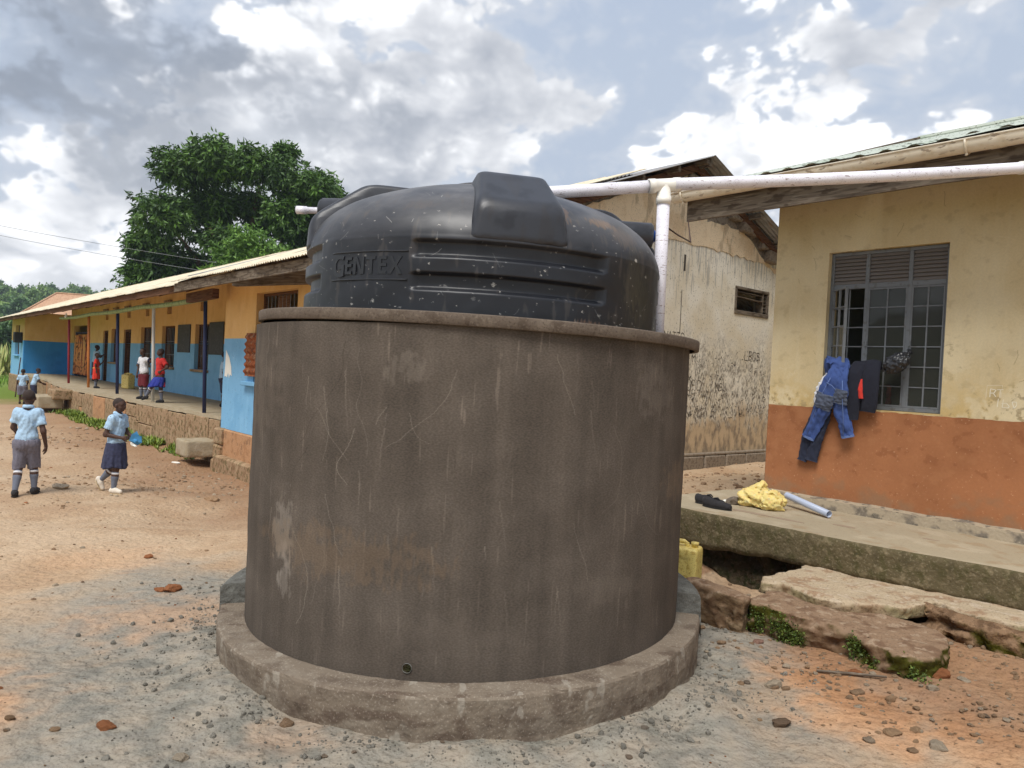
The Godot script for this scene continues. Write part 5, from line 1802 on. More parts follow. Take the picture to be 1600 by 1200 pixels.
	obj("side_wall", b, M.lime_dirty, t)
	# wooden louvre window, half broken
	var w := Node3D.new()
	w.name = "window"
	t.add_child(w, true)
	b = MB.new()
	b.box2(Vector3(-0.02, 2.812, -0.16), Vector3(1.06, 2.88, 0.02), 0.006)
	b.box2(Vector3(-0.018, 3.24, -0.16), Vector3(1.058, 3.288, 0.018), 0.006)
	b.box2(Vector3(-0.016, 2.88, -0.16), Vector3(0.03, 3.24, 0.016), 0.006)
	b.box2(Vector3(1.01, 2.88, -0.16), Vector3(1.056, 3.24, 0.016), 0.006)
	b.box2(Vector3(0.86, 2.88, -0.14), Vector3(0.90, 3.24, 0.0), 0.004)
	obj("frame", b, M.wood_grey, w)
	for k in 2:
		beam("louvre_slat", Vector3(0.03, 3.20 - k * 0.085, -0.05), Vector3(0.86, 3.195 - k * 0.11, -0.05 + k * 0.03), 0.09, 0.014, M.wood_grey, w)
	for k in 5:
		beam("louvre_slat", Vector3(0.90, 2.93 + k * 0.065, -0.05), Vector3(1.01, 2.92 + k * 0.065, -0.05), 0.08, 0.014, M.wood_grey, w)
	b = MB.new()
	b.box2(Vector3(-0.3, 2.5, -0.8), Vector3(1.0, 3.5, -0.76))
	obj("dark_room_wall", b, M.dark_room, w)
	# cracks, slits and scratched or charcoal writing
	for e in [[-1.50, 3.35, 0.05, 0.26], [-1.52, 2.35, 0.014, 0.7]]:
		b = MB.new()
		b.box2(Vector3(e[0], e[1], 0.0), Vector3(e[0] + e[2], e[1] + e[3], 0.0025))
		obj("wall_slit", b, M.char, t)
	for e in [["NATTO", -1.9, 2.30, 0.12], ["TTO", -1.42, 2.18, 0.12], ["M.", -1.15, 1.98, 0.12], ["1090", -1.4, 1.52, 0.16], ["LBGS", 0.38, 2.08, 0.15], ["NSJ", -0.45, 1.52, 0.13]]:
		scrawl(e[0], Vector3(e[1], e[2] - 0.05, 0.003), e[3], M.char, t, int(e[3] * 100.0) + int(e[2] * 10.0), 0.011)
	# illegible strokes of charcoal below
	b = MB.new()
	for k in 420:
		var x := r.randf_range(-2.6, 1.1)
		var y := 1.02 + pow(r.randf(), 1.4) * 1.15
		var z := 0.0015 if y > 1.62 else 0.0055
		if y > 1.44 and y < 1.62: continue
		var d := Vector2.from_angle(r.randf_range(1.0, 2.2) if r.randf() < 0.7 else r.randf_range(-0.4, 0.4)) * r.randf_range(0.02, 0.07)
		var s := Vector2(-d.y, d.x).normalized() * r.randf_range(0.003, 0.007)
		b.quad(Vector3(x - s.x, y - s.y, z), Vector3(x + s.x, y + s.y, z), Vector3(x + d.x + s.x, y + d.y + s.y, z), Vector3(x + d.x - s.x, y + d.y - s.y, z))
	stuff(obj("charcoal_strokes", b, M.char, t))


func window_bars(parent: Node, x0: float, x1: float, y0: float, y1: float, z: float, wood: Material, bars: Material) -> void:
	var w := Node3D.new()
	w.name = "window"
	parent.add_child(w, true)
	var b := MB.new()
	var f := 0.05
	b.box2(Vector3(x0 + 0.002, y0 + 0.002, z - 0.05), Vector3(x0 + f, y1 - 0.002, z), 0.004)
	b.box2(Vector3(x1 - f, y0 + 0.002, z - 0.05), Vector3(x1 - 0.002, y1 - 0.002, z), 0.004)
	b.box2(Vector3(x0 + f, y1 - f, z - 0.05), Vector3(x1 - f, y1 - 0.002, z - 0.002), 0.004)
	b.box2(Vector3(x0 + f, y0 + 0.002, z - 0.05), Vector3(x1 - f, y0 + f, z - 0.002), 0.004)
	obj("frame", b, wood, w)
	var n := int(round((x1 - x0) / 0.14))
	for k in range(1, n):
		var x := lerpf(x0, x1, float(k) / n)
		b = MB.new(true)
		b.tube([Vector3(x, y0 + f, z - 0.025), Vector3(x, y1 - f, z - 0.025)], 0.009, 6, false)
		obj("window_bar", b, bars, w)
	for k in [0.3, 0.62]:
		b = MB.new()
		b.box2(Vector3(x0 + f, lerpf(y0, y1, k) - 0.012, z - 0.036), Vector3(x1 - f, lerpf(y0, y1, k) + 0.012, z - 0.03))
		obj("window_bar", b, bars, w)


func build_left_block() -> void:
	var t := thing("long_school_block", "long school block painted orange above and blue below, with a pillared verandah", "school building", left_at, rot_along)
	var fl := 0.544
	var dado := 1.965
	var zb := -1.74
	var xe := -24.3
	var wins := [[-16.7, -15.6], [-12.66, -11.47], [-10.3, -9.02], [-7.22, -6.1]]
	var holes := []
	for w in wins: holes.append(Rect2(w[0], 1.28, w[1] - w[0], 1.21))
	holes.append(Rect2(-14.9, fl - 0.1, 0.98, 1.9 + 0.1))
	holes.append(Rect2(-18.0, fl - 0.1, 0.8, 1.9 + 0.1))
	holes.append(Rect2(-23.6, fl - 0.1, 3.1, 2.16 + 0.1))
	var vents := [-17.5, -15.95, -14.3, -12.0, -9.65, -6.65]
	for v in vents: holes.append(Rect2(v - 0.22, 2.84, 0.44, 0.34))
	var b := MB.new()
	b.wall(xe, 0.2, fl - 0.05, dado, zb + 0.003, 0.22, holes)
	obj("painted_dado", b, M.paint_blue, t)
	b = MB.new()
	b.wall(xe, 0.2, dado, 3.7, zb, 0.214, holes)
	obj("wall", b, M.paint_orange, t)
	# vents: a lintel lip and a stained recess
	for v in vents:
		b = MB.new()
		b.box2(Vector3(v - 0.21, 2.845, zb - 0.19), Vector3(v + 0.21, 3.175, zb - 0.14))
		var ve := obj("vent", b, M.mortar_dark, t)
		b = MB.new()
		b.box2(Vector3(v - 0.26, 3.182, zb), Vector3(v + 0.26, 3.24, zb + 0.10), 0.008)
		obj("vent_hood", b, M.plinth, ve)
	for w in wins:
		window_bars(t, w[0], w[1], 1.28, 2.49, zb - 0.10, M.wood_brown, M.steel_grey)
		b = MB.new()
		b.box2(Vector3(w[0] - 0.07, 1.21, zb - 0.05), Vector3(w[1] + 0.07, 1.277, zb + 0.09), 0.01)
		obj("window_sill", b, M.plinth, t)
		b = MB.new()
		b.box2(Vector3(w[0] + 0.1, 1.33, zb - 0.165), Vector3(w[0] + 0.42, 2.43, zb - 0.14), 0.004)
		obj("wooden_shutter", b, M.wood_brown, t)
	for e in [[-14.9, -13.92], [-18.0, -17.2]]:
		b = MB.new()
		b.box2(Vector3(e[0] + 0.002, fl, zb - 0.15), Vector3(e[0] + 0.07, 2.44, zb - 0.05), 0.005)
		b.box2(Vector3(e[1] - 0.07, fl, zb - 0.15), Vector3(e[1] - 0.002, 2.44, zb - 0.05), 0.005)
		b.box2(Vector3(e[0] + 0.07, 2.37, zb - 0.15), Vector3(e[1] - 0.07, 2.442, zb - 0.052), 0.005)
		var df := obj("door_frame", b, M.wood_brown, t)
		b = MB.new()
		b.box(Vector3(e[0] + 0.1, (fl + 2.36) * 0.5, zb - 0.5), Vector3(0.04, 1.8, 0.75), 0.006)
		obj("door", b, M.wood_brown, df)
	# chalk boards
	for e in [[-8.67, -7.58, 1.72, 2.5], [-6.03, -5.0, 1.69, 2.52]]:
		b = MB.new()
		b.box2(Vector3(e[0], e[2], zb + 0.004), Vector3(e[1], e[3], zb + 0.03), 0.006)
		obj("blackboard", b, M.board_black, t)
	# end wall of the verandah, the near wing and the far wing
	b = MB.new()
	b.box2(Vector3(xe - 0.2, fl - 0.05, zb - 0.2), Vector3(xe, dado, 0.0))
	obj("end_dado", b, M.paint_deep_blue, t)
	b = MB.new()
	b.box2(Vector3(xe - 0.2, dado, zb - 0.2), Vector3(xe - 0.001, 3.2, -0.001))
	obj("end_wall", b, M.paint_orange, t)
	b = MB.new()
	var wh := [Rect2(1.42, 1.24, 1.6, 1.48), Rect2(3.7, 1.24, 1.5, 1.48)]
	b.wall(0.0, 5.6, 0.345, dado, 0.003, 0.22, wh)
	b.box2(Vector3(0.001, 0.345, zb - 0.2), Vector3(0.2, dado, -0.218))
	obj("wing_dado", b, M.paint_blue, t)
	b = MB.new()
	b.wall(0.0, 5.6, dado, 3.15, 0.0, 0.214, wh)
	b.box2(Vector3(0.003, dado, zb - 0.2), Vector3(0.2, 3.3, -0.215))
	obj("wing_wall", b, M.paint_orange, t)
	for x in [1.42, 3.65]:
		window_bars(t, x, x + 1.6, 1.24, 2.72, -0.12, M.wood_brown, M.steel_grey)
		b = MB.new()
		b.box2(Vector3(x - 0.33, 1.165, -0.05), Vector3(x + 1.65, 1.238, 0.1), 0.01)
		obj("window_sill", b, M.paint_blue, t)
	# brown inner shutter halves
	b = MB.new()
	b.box2(Vector3(1.95, 1.3, -0.165), Vector3(2.42, 2.66, -0.14), 0.004)
	obj("wooden_shutter", b, M.wood_brown, t)
	b = MB.new()
	var fh := [Rect2(-27.0, 1.33, 1.35, 1.33)]
	b.wall(-28.2, xe - 0.2, 0.3, dado, 0.003, 0.22, fh)
	obj("wing_dado", b, M.paint_blue, t)
	b = MB.new()
	b.wall(-28.2, xe - 0.2, dado, 3.15, 0.0, 0.214, fh)
	obj("wing_wall", b, M.paint_orange, t)
	window_bars(t, -27.0, -25.65, 1.33, 2.66, -0.12, M.wood_brown, M.steel_grey)
	b = MB.new()
	b.box2(Vector3(-27.1, 1.25, -0.05), Vector3(-25.55, 1.327, 0.09), 0.01)
	obj("window_sill", b, M.paint_blue, t)
	b = MB.new()
	b.box2(Vector3(-28.2, 0.3, -7.5), Vector3(-27.98, 3.15, -0.22))
	b.box2(Vector3(5.38, 0.3, -7.5), Vector3(5.6, 3.15, -0.22))
	b.box2(Vector3(-27.97, 0.3, -7.5), Vector3(5.37, 3.15, -7.3))
	obj("rear_wall", b, M.paint_orange, t)
	b = MB.new()
	b.box2(Vector3(-27.97, 0.35, -7.29), Vector3(5.37, fl - 0.02, zb - 0.22))
	obj("room_floor", b, M.cement, t)
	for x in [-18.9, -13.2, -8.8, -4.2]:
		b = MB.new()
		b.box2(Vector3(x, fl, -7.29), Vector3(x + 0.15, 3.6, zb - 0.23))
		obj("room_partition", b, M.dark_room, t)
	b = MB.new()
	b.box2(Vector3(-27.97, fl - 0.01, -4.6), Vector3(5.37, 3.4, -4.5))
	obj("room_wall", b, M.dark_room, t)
	# verandah floor and its stone-faced plinth
	b = MB.new()
	var cnt := 100
	var n := noise(321, 2.0, 4)
	var ez := func(x: float) -> float: return plinth_z(x) + n.get_noise_1d(x * 3.0) * 0.03
	for i in cnt:
		var x0 := lerpf(xe, -0.005, float(i) / cnt); var x1 := lerpf(xe, -0.005, float(i + 1) / cnt)
		b.quad(Vector3(x0, fl, (ez as Callable).call(x0)), Vector3(x0, fl, zb + 0.01), Vector3(x1, fl, zb + 0.01), Vector3(x1, fl, (ez as Callable).call(x1)))
		b.quad(Vector3(x0, fl - 0.06 + n.get_noise_1d(x0 * 9.0) * 0.02, (ez as Callable).call(x0) + 0.01), Vector3(x0, fl, (ez as Callable).call(x0)), Vector3(x1, fl, (ez as Callable).call(x1)), Vector3(x1, fl - 0.06 + n.get_noise_1d(x1 * 9.0) * 0.02, (ez as Callable).call(x1) + 0.01))
	obj("verandah_floor", b, M.cement_pale, t)
	var pl := Node3D.new()
	pl.name = "plinth"
	t.add_child(pl, true)
	b = MB.new()
	for i in cnt:
		var x0 := lerpf(xe, -0.005, float(i) / cnt); var x1 := lerpf(xe, -0.005, float(i + 1) / cnt)
		b.quad(Vector3(x0, -0.6, plinth_z(x0) - 0.01), Vector3(x0, fl - 0.04, plinth_z(x0) - 0.03), Vector3(x1, fl - 0.04, plinth_z(x1) - 0.03), Vector3(x1, -0.6, plinth_z(x1) - 0.01))
	obj("mortar_bed", b, M.mortar_dark, pl)
	var r := RandomNumberGenerator.new()
	r.seed = 77
	var x := -0.02
	while x > xe + 0.2:
		var w := r.randf_range(0.34, 1.15)
		if r.randf() < 0.25: w *= 0.4
		var split := r.randf() < 0.35
		var ms := r.randf_range(0.02, 0.26)
		var levels := [[-0.42, 0.49]] if not split else [[-0.42, ms], [ms + 0.014, 0.49]]
		for lv in levels:
			b = MB.new()
			var lo: float = lv[0]
			var hi: float = lv[1] + (r.randf_range(-0.05, 0.0) if lv[1] > 0.4 else 0.0)
			if lv[0] < 0.0: lo = maxf(lo, -0.42)
			# uneven faced block
			var xm := x - w * 0.5
			var zz := plinth_z(xm)
			var slope := (plinth_z(x - w) - plinth_z(x)) / w
			b.box(Vector3(xm, (lo + hi) * 0.5, zz - 0.03 + r.randf_range(-0.008, 0.012)), Vector3(w - r.randf_range(0.012, 0.04), hi - lo, 0.09), 0.014, Basis(Vector3.UP, atan(slope)) * Basis(Vector3.BACK, r.randf_range(-0.02, 0.02)))
			obj("stone_block", b, M.plinth if r.randf() < 0.8 else M.plinth_orange, pl)
		x -= w + 0.012
	# plinth of the near wing: stepped, orange render
	b = MB.new()
	b.box2(Vector3(0.02, -0.7, -0.2), Vector3(5.6, 0.34, 0.045), 0.02)
	obj("wing_plinth", b, M.plinth_orange, pl)
	b = MB.new()
	b.box2(Vector3(0.12, -0.75, -0.1), Vector3(5.6, -0.12, 0.17), 0.03)
	obj("wing_footing", b, M.plinth, pl)
	for e in [[-0.05, 0.2, 0.06, 0.36, 0.3], [-0.04, -0.08, 0.08, 0.30, 0.26], [-0.02, -0.34, 0.11, 0.34, 0.26]]:
		b = MB.new()
		b.box(Vector3(e[0] + 0.16, e[1], e[2] - 0.05), Vector3(e[3], e[4], 0.2), 0.03, Basis(Vector3.BACK, r.randf_range(-0.06, 0.06)))
		obj("stone_block", b, M.plinth, pl)
	b = MB.new()
	b.box2(Vector3(-28.25, -0.7, -0.2), Vector3(xe, 0.42, 0.06), 0.03)
	obj("wing_plinth", b, M.plinth, pl)
	# roofs
	roof_slope(t, M.roof_cream, -28.6, -0.1, Vector2(0.68, 2.91), Vector2(-3.6, 4.60), 0.76, 0.076, 0.011, 5)
	roof_slope(t, M.roof_cream, -0.2, 5.9, Vector2(0.90, 2.90), Vector2(-3.6, 4.66), 0.76, 0.076, 0.011, 6)
	roof_slope(t, M.roof_cream, -28.6, 5.9, Vector2(-8.2, 2.8), Vector2(-3.6, 4.62), 0.76, 0.076, 0.011, 7)
	for e in [[-28.6, -20.0], [-20.0, -10.0], [-10.0, -0.15]]:
		beam("fascia_board", Vector3(e[0], 2.84, 0.62), Vector3(e[1], 2.835, 0.62), 0.03, 0.13, M.wood_brown, t)
	beam("fascia_board", Vector3(-0.18, 2.80, 0.84), Vector3(5.9, 2.80, 0.84), 0.03, 0.15, M.wood_grey, t)
	x = -27.6
	while x < -0.2:
		beam("rafter", Vector3(x, 2.83, 0.6), Vector3(x, 3.72, -1.7), 0.07, 0.14, M.wood_brown, t)
		x += 1.7
	for e in [0.05, 2.6, 5.4]:
		beam("rafter", Vector3(e, 2.82, 0.82), Vector3(e, 3.3, -0.3), 0.09, 0.16, M.wood_grey, t)
	# the heavy tie that ends over the wing window, and the one over the corner post
	beam("tie_beam", Vector3(2.55, 2.78, 0.8), Vector3(3.6, 2.86, -0.1), 0.12, 0.2, M.wood_grey, t)
	beam("tie_beam", Vector3(-0.95, 2.70, 0.36), Vector3(0.32, 2.74, 0.30), 0.12, 0.17, M.wood_brown, t)
	# sagging green gutter along the posts
	b = MB.new(true)
	var pts := []
	for i in 40:
		var gx := lerpf(-14.6, -0.4, i / 39.0)
		pts.append(Vector3(gx, lerpf(2.665, 2.70, i / 39.0) - 0.05 * absf(sin(i * 0.24)) * 0.6, 0.22))
	b.tube(pts, 0.062, 10, true, 0.8)
	obj("roof_gutter", b, M.gutter_green, t)
	# posts
	var pi := 0
	for e in [[-0.93, "post_navy"], [-4.42, "post_white"], [-7.72, "post_navy"], [-11.2, "post_ochre"], [-14.2, "post_red"]]:
		b = MB.new(true)
		var px: float = e[0]
		b.tube([Vector3(px, fl - 0.01, 0.0), Vector3(px - 0.02, 2.74, 0.06)], 0.036 if pi != 2 else 0.04, 12)
		obj("verandah_post", b, M[e[1]], t)
		pi += 1
	# the torn poster and the rusty sheet over the wing window
	b = MB.new()
	var poly := PackedVector2Array([Vector2(0.12, 1.76), Vector2(0.20, 1.70), Vector2(0.30, 1.62), Vector2(0.40, 1.47), Vector2(0.44, 1.30), Vector2(0.36, 1.33), Vector2(0.32, 1.26), Vector2(0.27, 1.36), Vector2(0.22, 1.27), Vector2(0.14, 1.29), Vector2(0.09, 1.28), Vector2(0.11, 1.5)])
	b.prism(poly, 0.006, 0.009, Transform3D(Basis(Vector3.RIGHT, Vector3(0, 0, 1), Vector3(0, 1, 0)), Vector3.ZERO))
	tag(obj("torn_poster", b, M.paper_white), "torn white paper poster stuck on the blue wing wall", "poster").transform = t.transform
	b = MB.new(true)
	for side in 2:
		for i in 54:
			var y0 := 1.33 + 0.72 * i / 54.0; var y1 := 1.33 + 0.72 * (i + 1) / 54.0
			var z0 := 0.075 + sin(y0 * TAU / 0.115) * 0.018; var z1 := 0.075 + sin(y1 * TAU / 0.115) * 0.018
			var e0 := 1.20 + sin(y0 * 17.0) * 0.018; var e1 := 1.20 + sin(y1 * 17.0) * 0.018
			b.quad(Vector3(e0, y0, z0 - side * 0.003), Vector3(e1, y1, z1 - side * 0.003), Vector3(2.3, y1, z1 - side * 0.003), Vector3(2.3, y0, z0 - side * 0.003))
	tag(obj("corrugated_sheet", b, M.sheet_rust), "rusty corrugated iron sheet propped over the lower half of the wing window", "metal sheet").transform = t.transform
	# small things on or by the block
	b = MB.new(true)
	b.tube([Vector3(-13.5, 2.79, 0.26), Vector3(-13.5, 2.735, 0.26), Vector3(-13.5, 2.70, 0.26), Vector3(-13.5, 2.66, 0.26), Vector3(-13.5, 2.635, 0.26)], [0.02, 0.022, 0.05, 0.055, 0.01], 12)
	tag(obj("light_bulb", b, M.bulb_glass), "white light bulb hanging at the end of the green gutter", "light bulb").transform = t.transform
	b = MB.new()
	b.box(Vector3(-24.9, 2.08, 0.16), Vector3(0.42, 0.46, 0.3), 0.02)
	var sp := thing("loudspeaker_box", "black loudspeaker box fixed beside the window of the far wing", "loudspeaker", left_at, rot_along)
	obj("cabinet", b, M.black_rubber, sp)
	b = MB.new(true)
	b.tube([Vector3(-24.9, 2.1, 0.31), Vector3(-24.9, 2.1, 0.318)], 0.14, 18)
	obj("cone", b, M.shoe_black, sp)
	b = MB.new(true)
	var sp0 := Vector3(-24.3, 1.2, 0.1); var sp1 := Vector3(-21.7, ground_at_left(-21.7, 0.55), 0.55)
	b.tube([sp0, sp0.lerp(sp1, 0.4) + Vector3(0, 0.02, 0), sp1], 0.022, 8)
	tag(obj("leaning_pole", b, M.wood_dark), "thin dark pole leaning against the far wing wall", "pole").transform = t.transform
	# the cloth in the wide doorway
	b = MB.new(true)
	for i in 120:
		var u0 := i / 120.0; var u1 := (i + 1) / 120.0
		var f := func(u: float, y: float) -> Vector3: return Vector3(lerpf(-23.5, -20.65, u), y, zb - 0.05 + sin(u * 62.0) * 0.045 * (0.5 + (2.3 - y) * 0.4) + sin(u * 23.0) * 0.03)
		for k in 4:
			var ya := lerpf(0.62, 2.32, k / 4.0); var yb := lerpf(0.62, 2.32, (k + 1) / 4.0)
			b.quad((f as Callable).call(u0, ya), (f as Callable).call(u0, yb), (f as Callable).call(u1, yb), (f as Callable).call(u1, ya))
	tag(obj("door_curtain", b, M.curtain), "orange patterned cloth hanging in the wide verandah doorway", "curtain").transform = t.transform
	b = MB.new()
	b.box2(Vector3(-23.59, 2.36, zb - 0.16), Vector3(-20.51, 2.44, zb - 0.06))
	b.box2(Vector3(-23.59, fl, zb - 0.16), Vector3(-23.5, 2.36, zb - 0.06))
	b.box2(Vector3(-20.6, fl, zb - 0.16), Vector3(-20.51, 2.36, zb - 0.06))
	obj("door_frame", b, M.post_navy, t)
	# steps: a thick slab by the wing, two worn blocks farther on
	step_block("step_block", "thick concrete step block overhanging weeds beside the wing plinth", Vector3(-0.34, -0.045, 0.30), Vector3(0.64, 0.30, 0.56), M.cement_pale)
	step_block("step_block", "lower worn concrete step block before the far verandah plinth", Vector3(-11.2, 0.13, 1.05), Vector3(1.3, 0.34, 0.62), M.cement_pale)
	step_block("step_block", "upper small step block set against the far verandah plinth", Vector3(-10.75, 0.36, 0.78), Vector3(0.95, 0.28, 0.5), M.plinth)
	# hipped roof of a house in the distance
	var hs := thing("distant_house", "far house with a brown hipped iron roof beyond the school roof", "house", Vector3(-42.5, 1.4, -70.0), deg_to_rad(14.0))
	b = MB.new()
	b.box2(Vector3(-3.2, -2.5, -2.8), Vector3(4.2, 2.85, 2.8))
	obj("wall", b, M.plinth, hs)
	b = MB.new()
	var e0 := [Vector3(-3.6, 2.8, 3.2), Vector3(4.6, 2.8, 3.2), Vector3(4.6, 2.8, -3.2), Vector3(-3.6, 2.8, -3.2)]
	var rg := [Vector3(-1.0, 5.6, 0), Vector3(1.8, 5.6, 0)]
	b.oquad(e0[0], e0[1], rg[1], rg[0], Vector3(0, 2, 0))
	b.oquad(e0[2], e0[3], rg[0], rg[1], Vector3(0, 2, 0))
	b.otri(e0[1], e0[2], rg[1], Vector3(0, 2, 0))
	b.otri(e0[3], e0[0], rg[0], Vector3(0, 2, 0))
	var rf := obj("roof", b, M.roof_rust, hs)
	for q in [[e0[0], rg[0]], [e0[1], rg[1]], [rg[0], rg[1]], [e0[3], rg[0]], [e0[2], rg[1]]]:
		b = MB.new(true)
		b.tube([q[0] + Vector3(0, 0.03, 0), q[1] + Vector3(0, 0.03, 0)], 0.08, 6)
		obj("ridge_cap", b, M.roof_rust, rf)
	# wires over the yard
	for e in [[0.0, "upper thin electric wire running to the mango tree"], [0.42, "lower thin electric wire running to the mango tree"]]:
		b = MB.new(true)
		pts = []
		for i in 30:
			var u := i / 29.0
			var p := Vector3(-40.0, 11.5 - e[0] * 1.0, -25.2).lerp(Vector3(-11.05 + e[0] * 3.0, 5.1 - e[0] * 1.2, -27.0), u)
			p.y -= 1.1 * sin(u * PI)
			pts.append(p)
		b.tube(pts, 0.008, 5, false)
		tag(obj("electric_wire", b, M.steel_grey), e[1], "wire")


func ground_at_left(x: float, z: float) -> float:
	var p := along(left_at, Vector3(x, 0, z))
	return ground_y(p.x, p.z)


func step_block(called: String, label: String, c: Vector3, s: Vector3, m: Material) -> void:
	var n := noise(int(c.x * 100.0), 4.0, 3)
	var f := func(p: Vector3) -> float:
		var q := p.abs() - s * 0.5 + Vector3.ONE * 0.015
		return Vector3(maxf(q.x, 0), maxf(q.y, 0), maxf(q.z, 0)).length() + minf(maxf(q.x, maxf(q.y, q.z)), 0.0) - 0.015 + n.get_noise_3dv(p * 2.0) * 0.007
	var o := mesh_node(called, nets(f, -s * 0.5 - Vector3.ONE * 0.05, s * 0.5 + Vector3.ONE * 0.05, 0.028), m)
	tag(o, label, "step")
	o.position = along(left_at, c)
	o.rotation.y = rot_along


# ------------------------------------------------------------------ people
# prims: ax ay az bx by bz ra rb
func sdp(p: Vector3, A: PackedFloat32Array, k: float) -> float:
	var d := INF
	var i := 0
	var n := A.size()
	while i < n:
		var a := Vector3(A[i], A[i + 1], A[i + 2])
		var ab := Vector3(A[i + 3], A[i + 4], A[i + 5]) - a
		var t := clampf((p - a).dot(ab) / maxf(ab.length_squared(), 1e-9), 0.0, 1.0)
		var e := (p - a - ab * t).length() - lerpf(A[i + 6], A[i + 7], t)
		if d == INF: d = e
		else:
			var h := maxf(k - absf(d - e), 0.0) / k
			d = minf(d, e) - h * h * k * 0.25
		i += 8
	return d


func cap(A: PackedFloat32Array, a: Vector3, b: Vector3, ra: float, rb: float) -> void:
	A.append_array(PackedFloat32Array([a.x, a.y, a.z, b.x, b.y, b.z, ra, rb]))


func bounds(A: PackedFloat32Array, m: float) -> AABB:
	var lo := Vector3.ONE * 1e9
	var hi := -lo
	var i := 0
	while i < A.size():
		for o in [0, 3]:
			var r := maxf(A[i + 6], A[i + 7]) + m
			var p := Vector3(A[i + o], A[i + o + 1], A[i + o + 2])
			lo = lo.min(p - Vector3.ONE * r)
			hi = hi.max(p + Vector3.ONE * r)
		i += 8
	return AABB(lo, hi - lo)


func skin_of(A: PackedFloat32Array, k: float, c: float) -> ArrayMesh:
	var bb := bounds(A, c * 3.0)
	return nets(func(p: Vector3) -> float: return sdp(p, A, k), bb.position, bb.end, c)


